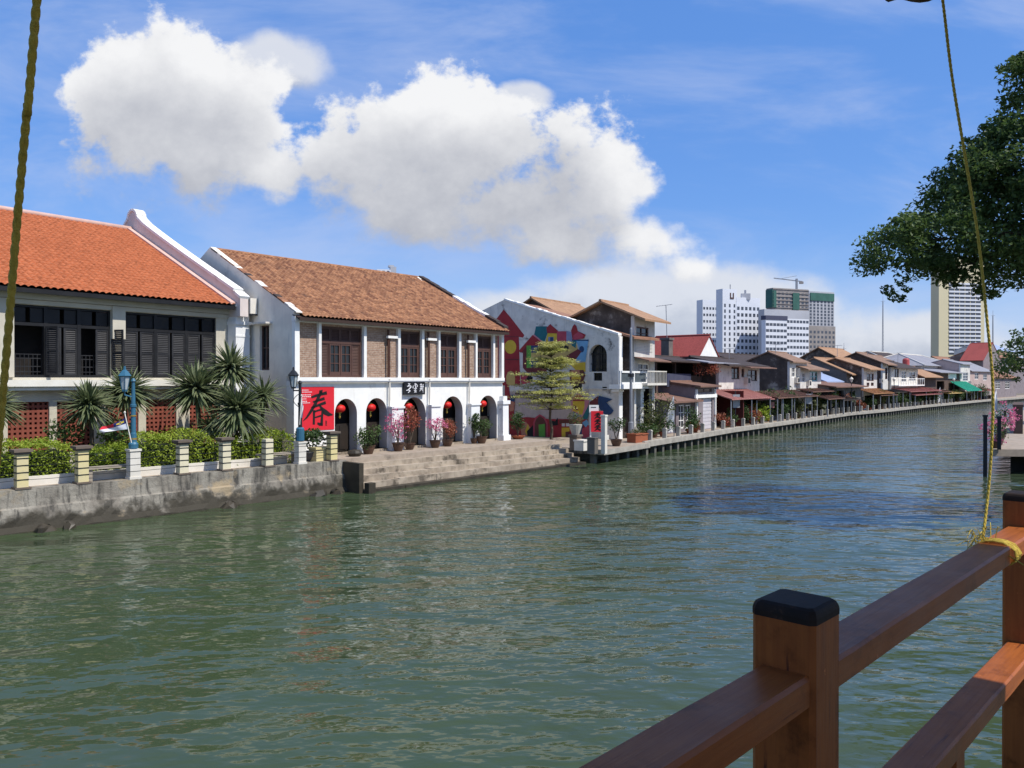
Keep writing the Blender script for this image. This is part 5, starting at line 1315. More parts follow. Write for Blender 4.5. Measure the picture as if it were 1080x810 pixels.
mb = MB(); mb.box(fr, LN * .54, LN * .72, .1, .8, zt - 15, zt - 3); mb.build('netting', M['netting'], t3); mb = MB(); f2 = Fr(fr.p(0, -7, 0).xy, fr.n); mb.box(f2, 0, 7.3, .1, .6, zt - 14, zt - 1); mb.box(fr, 0, LN * .08, .1, .7, zt - 14, zt - 2); mb.build('netting', M['netting'], t3)
mb = MB()
for i in range(7): z = zt - 1 - i * 2.6; mb.box(fr, -.3, LN + .3, -.5, .5, z, z + .45)
mb.build('floor_slab', M['scaffold'], t3)
t4 = empty('unfinished_tower', W(866, HY, YT + 70) - Vector((0, 0, CZ)), 'taller unfinished grey tower with pale window bays at the right of the crane', 'tower')
fr, LN, zt, b, rr = tower(t4, 853, 879.5, 307, YT + 70, AN, 'tower_grey', 7, (7, 9, 318, 345), ws=(1.9, 1.7)); rec = rr
mb = MB(); mb.box(fr, 1, LN - .3, .1, .6, zt - 7, zt - 1.2); mb.build('netting', M['netting'], t4)
fr, LN, zt, b, rr = tower(t4, 853, 881, 343.5, YT + 66, AN, 'scaffold', 6, (7, 6, 350, 376), ws=(1.9, 1.9), name='podium'); rec += rr
put_windows(t4, rec, 'tower_glass')
cr = empty('tower_crane', W(840, 303, YT + 50), 'slim grey tower crane standing on the netted tower', 'crane')
mb = MB(); mb.tube([W(840, 306, YT + 50), W(840, 294, YT + 50)], .9, 4); mb.build('mast', M['steel'], cr)
mb = MB(); mb.tube([W(816, 293.4, YT + 50), W(846, 297, YT + 50)], .45, 4); mb.tube([W(840, 291, YT + 50), W(822, 294.2, YT + 50)], .18, 4); mb.build('jib', M['steel'], cr)
mb = MB(); p = W(845, 297.4, YT + 50); mb.box(Fr((p.x, p.y), (1, 0)), -1.3, 1.3, -.8, .8, p.z - 1.4, p.z + .2); mb.build('counterweight', M['scaffold'], cr)
t5 = empty('buff_tower', W(1010, HY, 330) - Vector((0, 0, CZ)), 'tall buff tower with ribbon windows partly hidden by the big tree', 'tower')
fr, LN, zt, b, rr = tower(t5, 998, 1038, 270, 330, R(12), 'tower_yellow', 6)
mb = MB(); rib = []
for i in range(18):
    y = 373 - i * 4.15 * 1.02; z = CZ + (HY - y) / F * 330
    rib.append((fr, LN * .06, LN * .90, z - .42, z + .42))
for (f_, a, b_, z0, z1) in rib:
    mb = MB(); mb.box(f_, a, b_, -.2, .05, z0, z1)
    w = mb.build('window', M['tower_glass'], t5); mb = MB(); mb.box(f_, a, b_, .0, .25, z1 + .02, z1 + .78); mb.build('sill', M['tower_white'], w)
    mb = MB()
    for j in range(1, 6): q = a + (b_ - a) * j / 6; mb.box(f_, q - .12, q + .12, -.1, .12, z0, z1)
    mb.build('mullion', M['tower_yellow'], w)
mb = MB(); mb.box(fr, -4.2, -.02, -4, .6, 0, zt); mb.build('side_core', M['tower_yellow'], t5)
t6 = empty('far_block', W(407, HY, 190) - Vector((0, 0, CZ)), 'top of a pale block with roof tank showing above the mottled clay roof', 'building')
fr, LN, zt, b, rr = tower(t6, 397.5, 412, 284, 190, R(14), 'tower_white', 5, (3, 2, 286.5, 291), ws=(.6, .55), z0=0); put_windows(t6, rr, 'tower_glass')
mb = MB(); mb.box(fr, LN, LN + 1.4, -3, -.2, 0, zt + .8); mb.box(fr, LN - .4, LN + .9, -2.5, -.6, zt + .8, zt + 1.2); mb.build('roof_tank', M['tower_grey'], t6)
for px, pt, Y, lb in ((931, 318, 300, 'thin lattice radio mast over the tan roofs'), (1047, 333, 300, 'thin grey mast behind the houses right of the yellow rope'), (890, 368, 260, 'short roof aerial behind the broad tan roof')):
    m = empty('radio_mast', W(px, HY, Y) - Vector((0, 0, CZ)), lb, 'mast')
    mb = MB(); top = W(px, pt, Y); b0 = Vector((top.x, top.y, 0))
    for k in range(3): a = 2.1 * k; o = Vector((math.cos(a), math.sin(a), 0)); mb.tube([b0 + o * .45, top + o * .1], .07, 4)
    for i in range(26): z = top.z * i / 26; w_ = .45 - .35 * i / 26; mb.tube([Vector((b0.x + w_, b0.y, z)), Vector((b0.x - w_ * .5, b0.y + w_ * .86, z + 1)), Vector((b0.x - w_ * .5, b0.y - w_ * .86, z + 1.4)), Vector((b0.x + w_, b0.y, z + 1.8))], .035, 4)
    mb.build('lattice', M['steel'], m); mb = MB(); mb.tube([top, top + Vector((0, 0, 2.0))], .05, 4); mb.tube([top + Vector((-.8, 0, 0)), top + Vector((.8, 0, .1))], .06, 4); mb.build('antenna', M['steel'], m)
# ================================================================ garden on top of the river wall
M['pale_post'] = pm('pale yellow paint', (.68, .62, .43), (.62, .56, .40), dirt=(.42, .37, .28), dlo=.58, dhi=.78)
def fence():
    pxs = [22, 86, 192, 237, 282, 350]; cols = ['yellow_post', 'yellow_post', 'pale_post', 'pale_post', 'pale_post', 'yellow_post']; caps = [1, 1, 1, 1, 0, 1]
    S = [FL.sx(px, -.2) for px in pxs]; S = [S[0] - 4.2, S[0] - 2.1] + S; cols = ['yellow_post'] * 2 + cols; caps = [1, 1] + caps
    t = empty('river_fence', FL.p(S[4], -.2, PZ), 'row of yellow and cream posts strung with dark cables on the river wall', 'fence')
    z = PZ + .03
    for s, c, k in zip(S, cols, caps):
        mb = MB(); mb.box(FL, s - .16, s + .16, -.36, -.04, z, z + 1.08)
        p = mb.build('post', M[c], t, label='yellow painted post' if c == 'yellow_post' else 'cream painted post')
        if k: mb = MB(); mb.box(FL, s - .21, s + .21, -.41, .01, z + 1.08, z + 1.15); mb.box(FL, s - .26, s + .26, -.46, .06, z + 1.15, z + 1.23); mb.build('cap', M['stone_cap'], p)
        mb = MB(); mb.box(FL, s - .22, s + .22, -.42, .02, z, z + .06); mb.build('foot', M['stone_cap'], p)
        mb = MB()
        for h in (.28, .5, .72, .94): mb.box(FL, s - .168, s + .168, -.368, -.032, z + h, z + h + .03)
        mb.build('cable_band', M['black_iron'], p)
    for h in (.295, .515, .735, .955):
        mb = MB(); P = []
        for a, b in zip(S, S[1:]):
            for i in range(6): q = i / 6; P.append(FL.p(a + (b - a) * q, -.03, z + h - .10 * q * (1 - q)))
        P.append(FL.p(S[-1], -.03, z + h)); mb.tube(P, .009, 4); mb.build('cable', M['black_iron'], t)
fence()
mb = MB(); mb.box(FL, -42, -2.0, -1.15, -.95, PZ - .05, PZ + .30); mb.build('planter_kerb', M['white_post'], label='low cream kerb wall between the hedge and the river wall', cat='kerb wall')
for s, lb in ((FL.sx(116, -.6), 'concrete bench between the second yellow post and the blue lamp post'), (FL.sx(296, -.6), 'concrete bench left of the black lamp post by the red poster')):
    t = empty('bench', FL.p(s, -.62, PZ), lb, 'bench', 'benches on the garden edge')
    mb = MB()
    for k in range(3): mb.box(FL, s - .95, s + .95, -.88 + k * .16, -.75 + k * .16, PZ + .42, PZ + .49)
    mb.build('seat', M['bench'], t)
    for q in (-.75, .62): mb = MB(); mb.box(FL, s + q, s + q + .14, -.84, -.46, PZ, PZ + .42); mb.build('leg', M['bench'], t)


def hedge(sa, sb, d0, d1, h, label):
    mb = MB(); L = sb - sa
    def hh(s): return h * (1 + .06 * math.sin(s * 2.1) + .05 * math.sin(s * 5.3 + 1))
    for i in range(int(L / .5)):
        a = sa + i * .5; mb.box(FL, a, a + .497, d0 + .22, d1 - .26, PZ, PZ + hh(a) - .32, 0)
    n_ = int(L * 1300)
    for _ in range(n_):
        s = sa + rnd.random() * L; q = rnd.random(); H = hh(s)
        if q < .45: d, z = d1 + rnd.gauss(0, .06), PZ + rnd.random() ** .8 * H
        elif q < .9: d, z = d0 + rnd.random() * (d1 - d0), PZ + H + rnd.gauss(0, .07)
        else: d, z = d0, PZ + rnd.random() * H
        e = min(s - sa, sb - s)
        if e < .3: z = PZ + (z - PZ) * (.8 + e * .66)
        mb.leaf(FL.p(s, d, z), .10, 1, .7)
    return mb.build('hedge', [M['hedge_core'], M['hedge']], label=label, cat='hedge', base=FL.p((sa + sb) / 2, (d0 + d1) / 2, PZ))
hedge(-26, FL.sx(88, -1.4), -3.1, -1.16, 1.25, 'bright yellow green hedge behind the two yellow posts')
hedge(FL.sx(91, -1.4), FL.sx(141, -1.4), -2.6, -1.16, 1.0, 'lower stretch of hedge behind the concrete bench and flag')
hedge(FL.sx(143, -1.4), FL.sx(222, -1.4), -3.3, -1.16, 1.36, 'tall sunlit hedge right of the blue lamp post')
hedge(FL.sx(225, -1.4), FL.sx(308, -1.4), -2.6, -1.16, 1.18, 'hedge under the spiky palms beside the grey gable')


def yucca(px, py, Y, r, label, trunk=True, n=300, group='spiky palms in the garden'):
    r *= 1.12; c = W(px, py, Y); b = Vector((c.x + rnd.uniform(-.2, .2), c.y + .1, PZ)); t = empty('spiky_palm', b, label, 'palm', group)
    mb = MB(); P = [b + (c - b) * k + Vector((math.sin(k * 3 + px) * .06, 0, 0)) for k in (0, .3, .6, .85, 1)]; mb.tube(P, [.10, .085, .075, .08, .07], 8); mb.build('trunk', M['bark'], t)
    mb = MB()
    for i in range(n):
        ph = rnd.random() * 6.283; th = math.acos(rnd.uniform(-.62, .98)); d = Vector((math.sin(th) * math.cos(ph), math.sin(th) * math.sin(ph), math.cos(th)))
        l = r * rnd.uniform(.75, 1.1); side = d.cross(Vector((0, 0, 1))); side = side.normalized() if side.length > .05 else Vector((1, 0, 0)); up = side.cross(d)
        w = .040 * r / .9; st_ = c + d * .05 - Vector((0, 0, rnd.random() * .25)); pts = []
        droop = .10 + .28 * max(0, math.sin(th)) * rnd.random()
        for k, ww in ((0, .8), (.35, 1.0), (.7, .75), (1.0, .06)):
            p = st_ + d * l * k - Vector((0, 0, droop * l * k * k)); pts += [p - side * w * ww, p + up * w * ww * .5, p + side * w * ww]
        mb.add(pts, [[3 * k + j, 3 * k + j + 1, 3 * k + j + 4, 3 * k + j + 3] for k in range(3) for j in range(2)])
    mb.build('leaves', M['yucca'], t)
yucca(-8, 424, 26.5, .9, 'spiky palm cut by the left edge of the photo beside the yellow rope')
yucca(93, 424, 28.4, .92, 'spiky palm on a slim leaning trunk left of the flag')
yucca(134, 410, 30.2, 1.05, 'large spiky palm right behind the blue lamp post')
yucca(207, 408, 31.6, 1.25, 'spiky palm left of the tall one before the shuttered windows')
yucca(243, 386, 32.6, 1.12, 'tallest spiky palm crown by the corner pier')
yucca(250, 430, 31.6, 1.30, 'low full spiky palm under the tallest crown')
yucca(278, 416, 32.8, .95, 'spiky palm against the grey gable', n=170)
yucca(222, 448, 31.2, .8, 'small dark spiky palm behind the hedge by the pierced screen', n=150)
for px, py, Y, r, lb in ((68, 455, 28.0, .7, 'dark bushy plant behind the hedge left of the leaning palm trunk'), (122, 456, 28.6, .65, 'dark bushy plant under the flag')):
    mb = MB(); c = W(px, py, Y); mb.clump(c, r, 420, .16, 0, .8); mb.tube([Vector((c.x, c.y, PZ)), c], .05, 6, 1); mb.build('garden_shrub', [M['bush'], M['bark']], label=lb, cat='shrub', base=(c.x, c.y, PZ))


def lamp_post(px, py_top, paint_, base_h, label, arm=-.35, dd=-.2):
    s = FL.sx(px, dd); b = FL.p(s, dd, PZ + .03); t = empty('lamp_post', b, label, 'lamp post')
    k = b.y; ztop = CZ + (HY - py_top) / F * k
    mb = MB(); mb.box(FL, s - .17, s + .17, dd - .17, dd + .17, PZ + .03, PZ + base_h); mb.box(FL, s - .20, s + .20, dd - .20, dd + .20, PZ + base_h, PZ + base_h + .07); mb.box(FL, s - .20, s + .20, dd - .20, dd + .20, PZ + .03, PZ + .11); mb.build('pedestal', M['white_post'], t)
    mb = MB(); z0 = PZ + base_h + .09; mb.lathe((b.x, b.y, 0), [(.15, z0), (.16, z0 + .15), (.11, z0 + .22), (.10, z0 + .5), (.085, z0 + .55), (.075, ztop - .9), (.10, ztop - .88), (.10, ztop - .8), (.07, ztop - .78), (.055, ztop - .02), (.09, ztop), (.04, ztop + .1)], 12); mb.build('pole', M[paint_[0]], t, smooth=False)
    return t, b, ztop
def lantern_head(t, c, mat):
    mb = MB(); mb.lathe(c, [(.09, 0), (.10, .06), (.05, .08)], 6); mb.lathe(c, [(.17, .50), (.23, .53), (.12, .68), (.05, .74), (.03, .86)], 6); f0 = Fr((c.x, c.y), (1, 0))
    for i in range(6): a = i * 1.0472; d = Vector((math.cos(a), math.sin(a), 0)); mb.tube([c + d * .10 + Vector((0, 0, .06)), c + d * .18 + Vector((0, 0, .52))], .012, 4)
    h = mb.build('lamp_head', M[mat], t); mb = MB(); mb.lathe(c, [(.09, .07), (.165, .5)], 6); mb.build('lamp_glass', M['lamp_glass'], h)
M['lamp_glass'] = pm('frosted lamp glass', (.45, .50, .52), rough=.2, bmp=0)
t, b, zt = lamp_post(140.5, 402, ('blue_paint',), .98, 'blue lamp post on a white pedestal holding a flag')
hd = FL.p(FL.sx(131.5, -.2), -.2, zt - .35); lantern_head(t, hd, 'blue_paint')
mb = MB(); mb.tube([b * 1.0 + Vector((0, 0, zt - .55 - b.z)), hd + Vector((0, 0, -.12)), hd + Vector((0, 0, .02))], .03, 6); mb.build('arm', M['blue_paint'], t)
mb = MB(); mb.lathe((b.x, b.y, 0), [(.11, zt - 2.0), (.11, zt - 1.94)], 10); mb.lathe((b.x, b.y, 0), [(.10, zt - 1.2), (.10, zt - 1.16)], 10); mb.build('collar', M['gold'], t)
t, b, zt = lamp_post(316.5, 404, ('black_iron',), .86, 'black lamp post with a blue foot in front of the red poster')
hd = FL.p(FL.sx(309.5, -.2), -.2, zt - .22); lantern_head(t, hd, 'black_iron')
mb = MB(); mb.tube([Vector((b.x, b.y, zt - .3)), hd + Vector((0, 0, -.08)), hd], .03, 6)
for k in range(12): pass
mb.tube([Vector((b.x, b.y, zt - 1.0)) + (hd - b).normalized() * 0] + [Vector((b.x, b.y, zt - 1.0 + .06 * k)) + Vector((*FL.f, 0)) * (-.3 * math.sin(k / 10 * 3.14)) for k in range(1, 11)], .015, 5); mb.build('scroll_arm', M['black_iron'], t)
mb = MB(); mb.lathe((b.x, b.y, 0), [(.17, PZ + .95), (.165, PZ + 1.45), (.12, PZ + 1.5)], 12); mb.build('pole_foot', M['blue_paint'], t)


def flag(pole_a, pole_b, A, B, Cc, Dd, label, bands, name='flag'):
    """A..D: hoist top, fly top, fly bottom, hoist bottom; hanging in soft folds"""
    t = empty(name, pole_a, label, 'flag'); mb = MB(); mb.tube([pole_a, pole_b], .018, 6); mb.lathe(pole_b, [(.03, 0), (.04, .04), (.01, .08)], 6); mb.build('flag_pole', M['white_post'], t)
    mb = MB(); nu, nv = 18, 12; P = {}
    for i in range(nu + 1):
        for j in range(nv + 1):
            u, v = i / nu, j / nv; p = A.lerp(B, u).lerp(Dd.lerp(Cc, u), v)
            p = p + Vector((.0, 1, 0)) * (.06 * math.sin(u * 9 + v * 4) * u) - Vector((0, 0, .10 * math.sin(u * 3.14) * (1 - v) * .6)); P[i, j] = p
    for i in range(nu):
        for j in range(nv):
            u, v = (i + .5) / nu, (j + .5) / nv; mb.poly([P[i, j], P[i + 1, j], P[i + 1, j + 1], P[i, j + 1]], bands(u, v))
    mb.build('cloth', [M['flag_red'], M['flag_blue'], M['flag_white'], M['flag_yellow']], t, smooth=True); return t
Yf = FL.p(FL.sx(138, .1), .1, 0).y
f0 = lambda x, y: W(x, y, Yf)
def malacca(u, v):
    if v < .5 and u < .5:
        cx, cy = (u - .25) / .5, (v - .25) / .5
        if .11 < math.hypot(cx * .9, cy) and math.hypot(cx * .9, cy) < .26 and cx < .12: return 3
        if math.hypot(cx - .2, cy) < .10: return 3
        return 1
    return 0 if v < .5 else 2
flag(f0(138.5, 467), f0(131.5, 436), f0(133, 440), f0(107, 450), f0(104.5, 456.5), f0(135, 452.5), 'red, white and blue flag with a yellow crescent hanging from the blue lamp post', malacca)
Y2 = FL.p(FL.sx(317, .1), .1, 0).y; f0 = lambda x, y: W(x, y, Y2)
flag(f0(316, 448), f0(318, 418), f0(318.2, 419), f0(320.6, 430), f0(319.5, 442), f0(317, 440), 'narrow furled white flag on the black lamp post', lambda u, v: 2 if u < .75 else 0)


# ================================================================ potted plants
def pot(t, b, r, h, mat):
    mb = MB(); mb.lathe(b, [(r * .62, 0), (r * .9, h * .55), (r, h * .9), (r * 1.08, h * .92), (r * 1.08, h), (r * .9, h), (r * .85, h * .86)], 16); p = mb.build('pot', M[mat], t, smooth=False)
def potted(b, r, h, label, kind='bush', pm_='brown_pot', pr=.34, ph=.42, n=420, leafs=.13, flower=None, sq=1.0, cat='potted plant', name='potted_plant', group=None):
    pr *= .8; ph *= .8; r *= 1.1; n = int(n * 1.3)
    b = Vector(b); t = empty(name, b, label, cat, group); pot(t, b, pr, ph, pm_)
    c = b + Vector((0, 0, h - r * sq)); mb = MB()
    for k in range(4): e = c + Vector((rnd.uniform(-1, 1), rnd.uniform(-1, 1), rnd.uniform(-.2, .8))) * r * .6; mb.tube([b + Vector((0, 0, ph * .8)), (b + e) / 2 + Vector((rnd.uniform(-.05, .05), 0, h * .1)), e], [.035, .025, .01], 5)
    mb.build('stem', M['bark'], t)
    mb = MB(); nc = 9
    for k in range(nc):
        v = Vector((rnd.gauss(0, 1), rnd.gauss(0, 1), rnd.gauss(0, 1))).normalized() * r * rnd.uniform(.3, .68); v.z *= sq; mb.clump(c + v, r * rnd.uniform(.38, .55), n // nc, leafs, 0, sq)
    mb.build('foliage', M[kind], t)
    if flower:
        mb = MB()
        for k in range(9): v = Vector((rnd.gauss(0, 1), rnd.gauss(0, 1), rnd.gauss(0, 1))).normalized() * r * rnd.uniform(.7, 1.05); v.z *= sq; mb.clump(c + v, r * .28, 26, leafs * .9, 0)
        mb.build('blossom', M[flower], t)
    return t
def on2(px, d=.75): return F2.p(F2.sx(px, d), d, PZ)
potted(FL.p(FL.sx(329, -1.1), -1.1, PZ), .78, 1.55, 'wide grey tub of dark leafy shrub below the red poster', 'bush', 'grey_pot', .62, .5, 620, .15, None, .7)
mb = MB(); s = FL.sx(341, -.75); mb.box(FL, s - .55, s + .25, -1.0, -.45, PZ, PZ + .52); mb.box(FL, s - .6, s + .3, -1.05, -.4, PZ + .52, PZ + .6); mb.build('planter_box', M['yellow_post'], label='cream planter wall stub beside the last yellow post', cat='planter')
potted(on2(388.5), .62, 1.55, 'round green shrub in a brown pot between the first two arches', 'bush', 'brown_pot', .38, .5, 620, .12)
mb = MB(); mb.lathe(on2(374, 1.1), [(.25, 0), (.33, .15), (.28, .26), (.1, .3)], 10); mb.build('stone', M['mud'], label='squat dark stone beside the first brown pot', cat='stone')
potted(on2(420), .55, 2.25, 'tall pink bougainvillea in a brown pot left of the middle arch', 'pinkflower', 'brown_pot', .36, .52, 170, .11, 'pinkflower', 1.5)
potted(on2(432, .55), .62, 2.2, 'rust red bougainvillea filling the arch under the black sign', 'redflower', 'brown_pot', .34, .4, 460, .12, None, 1.05)
potted(on2(459), .5, 1.55, 'low pink bougainvillea in a brown pot before the fourth arch', 'pinkflower', 'brown_pot', .34, .48, 170, .10, 'pinkflower', .7)
potted(on2(472, .6), .6, 1.45, 'rust coloured leafy shrub inside the fourth arch', 'redflower', 'brown_pot', .36, .45, 430, .11, None, .8)
potted(on2(508), .66, 1.75, 'round green shrub in a brown pot before the last arch', 'bush', 'brown_pot', .36, .48, 620, .12)
potted(on2(500, .5), .36, 1.75, 'small slender shrub tucked against the buttress of the last arch', 'bush', 'brown_pot', .25, .35, 160, .12)
potted(F2.p(15.1, .25, PZ), .62, 1.9, 'dark green shrub in a shallow pot at the corner of the painted house yard', 'bush', 'terracotta', .5, .24, 560, .13, None, 1.1)


def layered_tree():
    b = W(581, 470, 49.5); b.z = DZ; t = empty('layered_tree', b, 'slim tree with flat layered pale green tiers before the mural', 'tree')
    top = CZ + (HY - 362) / F * 49.5; mb = MB(); P = [b + Vector((.08 * math.sin(k * 2), .05 * math.cos(k * 3), (top - .3 - b.z) * k / 8)) for k in range(9)]
    mb.tube(P, [.10 - .010 * k for k in range(9)], 8); tr = mb.build('trunk', M['bark'], t)
    mb = MB(); lf = MB(); tiers = [(428, 1.7, 9), (421, 2.4, 15), (413, 2.25, 16), (405, 2.0, 15), (397, 2.0, 15), (388, 1.65, 13), (380, 1.6, 13), (372, 1.25, 11), (366, .9, 9)]
    for py, r, nb in tiers:
        z = CZ + (HY - py) / F * 49.5; a0 = rnd.random() * 6.28
        for k in range(nb):
            a = a0 + 6.283 * k / nb + rnd.uniform(-.2, .2); rr = r * rnd.uniform(.5, 1.15) * (1 + .18 * math.sin(a * 2 + py)); d = Vector((math.cos(a), math.sin(a), 0)); dz = rnd.uniform(-.17, .2)
            e = Vector((b.x, b.y, z + dz)) + d * rr; mb.tube([Vector((b.x, b.y, z - .25)), Vector((b.x, b.y, z - .05 + dz)) + d * rr * .5, e], [.03, .02, .008], 4)
            for q in range(6):
                c = Vector((b.x, b.y, z + dz + .05)) + d * rr * (.36 + .13 * q) + Vector((rnd.uniform(-.2, .2), rnd.uniform(-.2, .2), rnd.uniform(-.05, .07)))
                for _ in range(26): lf.leaf(c + Vector((rnd.gauss(0, .18), rnd.gauss(0, .18), rnd.gauss(0, .045))), .13, 0, 1.6)
    mb.build('branches', M['bark'], tr); lf.build('crown', M['layer'], t)
layered_tree()

# ---- corner terrace: urn, banner, bollards, pole
def atd(px, inland): p = HL(px, inland); return Vector((p.x, p.y, DZ))
p = G(607, 474.5, DZ); t = empty('stone_urn', p, 'stone pedestal with a pale topiary pot at the left end of the boardwalk', 'planter')
f_ = Fr((p.x, p.y), F3.f)
mb = MB(); mb.box(f_, -.24, .24, -.24, .24, DZ, DZ + .75); mb.box(f_, -.3, .3, -.3, .3, DZ + .75, DZ + .85); mb.build('pedestal', M['stone_cap'], t)
mb = MB(); mb.lathe(p, [(.2, .85), (.32, 1.2), (.38, 1.4), (.3, 1.42)], 12); mb.build('urn', M['concrete'], t)
mb = MB(); mb.clump(p + Vector((0, 0, 1.75)), .46, 300, .12, 0, .85); mb.build('foliage', M['bush2'], t)
p = G(613.5, 475, DZ); mb = MB(); f_ = Fr((p.x, p.y), F3.f); mb.box(f_, -.3, .35, -.3, .3, DZ, DZ + .5); mb.box(f_, -.34, .39, -.34, .34, DZ + .5, DZ + .58); mb.build('stone_block', M['white_post'], label='low pale stone block beside the stone pedestal', cat='block')
p = G(637.2, 478.4, DZ); mb = MB(); f_ = Fr((p.x, p.y), F3.f); mb.box(f_, -.12, .12, -.12, .12, DZ, DZ + 1.95); mb.box(f_, -.15, .15, -.15, .15, DZ + 1.95, DZ + 2.03); mb.box(f_, .13, .5, -.12, .0, DZ + .7, DZ + .95); mb.build('white_pillar', M['white_post'], label='square white pillar at the corner of the boardwalk', cat='pillar')
p = G(634, 478.4, DZ); mb = MB(); f_ = Fr((p.x, p.y), F3.f); mb.box(f_, -.42, -.06, -.6, -.14, DZ, DZ + .8); mb.box(f_, -.45, -.03, -.63, -.11, DZ + .8, DZ + .85); mb.build('utility_box', M['greywall'], label='grey utility box behind the white corner pillar', cat='box')
# red vertical banner
p0 = W(629, 470, 46.0); t = empty('banner', (p0.x, p0.y, DZ), 'upright red banner with black brush writing under a white panel', 'banner')
fb = Fr((p0.x, p0.y), F3.n * .75 + F3.f * .5); sa, sb = fb.sx(623.3), fb.sx(636); z1, z0 = fb.zx(629, 433.5), fb.zx(629, 455.5)
mb = MB(); mb.box(fb, sa, sb, 0, .06, z0, z1); mb.build('red_sheet', M['red_banner'], t)
mb = MB(); mb.box(fb, sa - .1, sb - .25, -.08, -.02, z1 - .1, fb.zx(627, 427.2)); pn = mb.build('white_panel', M['white'], t)
mb = MB(); mb.box(fb, sa, sb - .4, -.019, -.012, fb.zx(627, 430), fb.zx(627, 429.2)); mb.build('panel_writing', M['ink'], pn)
mb = MB()
for s in (sa - .02, sb - .05): mb.box(fb, s - .04, s + .04, -.07, -.01, DZ, z1)
mb.build('frame', M['white'], t)
mb = MB(); w = sb - sa; hgt = z1 - z0
def bq(x, y, wd): return (sa + w * x, z0 + hgt * y, wd * w)
for cy in (.74, .44, .16):
    for sk in ([(.4, cy + .13, .08), (.72, cy + .15, .12)], [(.3, cy + .07, .06), (.8, cy + .08, .1)], [(.6, cy + .18, .12), (.52, cy, .12), (.3, cy - .1, .05)], [(.5, cy + .02, .08), (.8, cy - .08, .14)], [(.38, cy - .03, .06), (.68, cy - .02, .08)]): stroke(mb, fb, [bq(*q) for q in sk], .062)
mb.build('brush_writing', M['ink'], t)
potted(G(650, 470.5, DZ), .62, 1.75, 'bonsai like shrub in a dark pot beside the white pillar', 'bush', 'brown_pot', .42, .5, 330, .12, None, .7)
def bollard(p, tdir, label, group='pale bollards along the boardwalk', proto={}):
    if 'o' not in proto:
        mb = MB(); f0 = Fr((0, 0), (1, 0)); mb.box(f0, -.13, .13, -.09, .09, 0, .60)
        mb.prism([Vector((-.15, -.10, .60)), Vector((-.15, -.10, .66)), Vector((-.08, -.10, .72)), Vector((.08, -.10, .72)), Vector((.15, -.10, .66)), Vector((.15, -.10, .60))], (0, .20, 0))
        o = mb.build('bollard', M['concrete'], base=(0, 0, 0)); proto['o'] = o
    else: o = proto['o'].copy(); C.objects.link(o)
    o.location = p; o.rotation_euler.z = math.atan2(tdir.y, tdir.x) + math.pi / 2; tag(o, label, 'bollard', group)
    return o
edge = [Vector((*q, 0)) for q in off_line(.55)]
bl = walk(edge[1:], 2.3, 1.2)
NEARL = {0: 'pale bollard left of the orange planter boxes', 1: 'pale bollard between the orange planter boxes and the white feather banner', 2: 'pale bollard at the foot of the white feather banner', 3: 'pale bollard before the white grille doors'}
for i, (p, d) in enumerate(bl):
    if i > 46: break
    px = 540 + F * p.x / p.y
    lb = NEARL.get(i) or ('small pale bollard on the walkway edge before the shutter shop and white house' if px < 800 else 'tiny pale bollard on the walkway edge before the blackened gable and tan roofed houses' if px < 925 else 'tiny pale bollard on the far walkway edge before the pink and green awnings')
    gp = 'bollards before the shutter shop' if px < 800 else 'bollards before the blackened gable' if px < 925 else 'bollards before the far awnings'
    bollard(Vector((p.x, p.y, DZ)), d, lb, gp if i > 3 else 'pale bollards along the boardwalk')
for i, (px, lb, h) in enumerate(((669.5, 'left orange planter box at the foot of the grey pole', .5), (675.5, 'right orange planter box with small plants', .46))):
    p = atd(px, .9); f_ = Fr((p.x, p.y), F3.f); t = empty('planter_box', p, lb, 'planter'); mb = MB(); mb.box(f_, -.45, .42, -.3, .3, DZ, DZ + h); mb.box(f_, -.5, .47, -.35, .35, DZ + h, DZ + h + .06); mb.build('box', M['terracotta'], t); mb = MB(); mb.clump(p + Vector((0, 0, h + .15)), .34, 130, .1, 0, .6); mb.build('foliage', M['bush2'], t)
p = HL(665.5, 1.4); p = Vector((p.x, p.y, DZ)); zt = CZ + (HY - 347) / F * p.y
t = empty('utility_pole', p, 'tall plain grey pole standing before the porch of the painted house', 'pole'); mb = MB(); mb.lathe((p.x, p.y, 0), [(.16, DZ), (.16, DZ + 1.2), (.10, DZ + 1.25), (.075, zt), (.03, zt + .1)], 10); mb.build('shaft', M['steel'], t); mb = MB(); mb.lathe((p.x, p.y, 0), [(.2, zt - 3.0), (.2, zt - 2.8)], 8); mb.build('clamp', M['black_iron'], t)


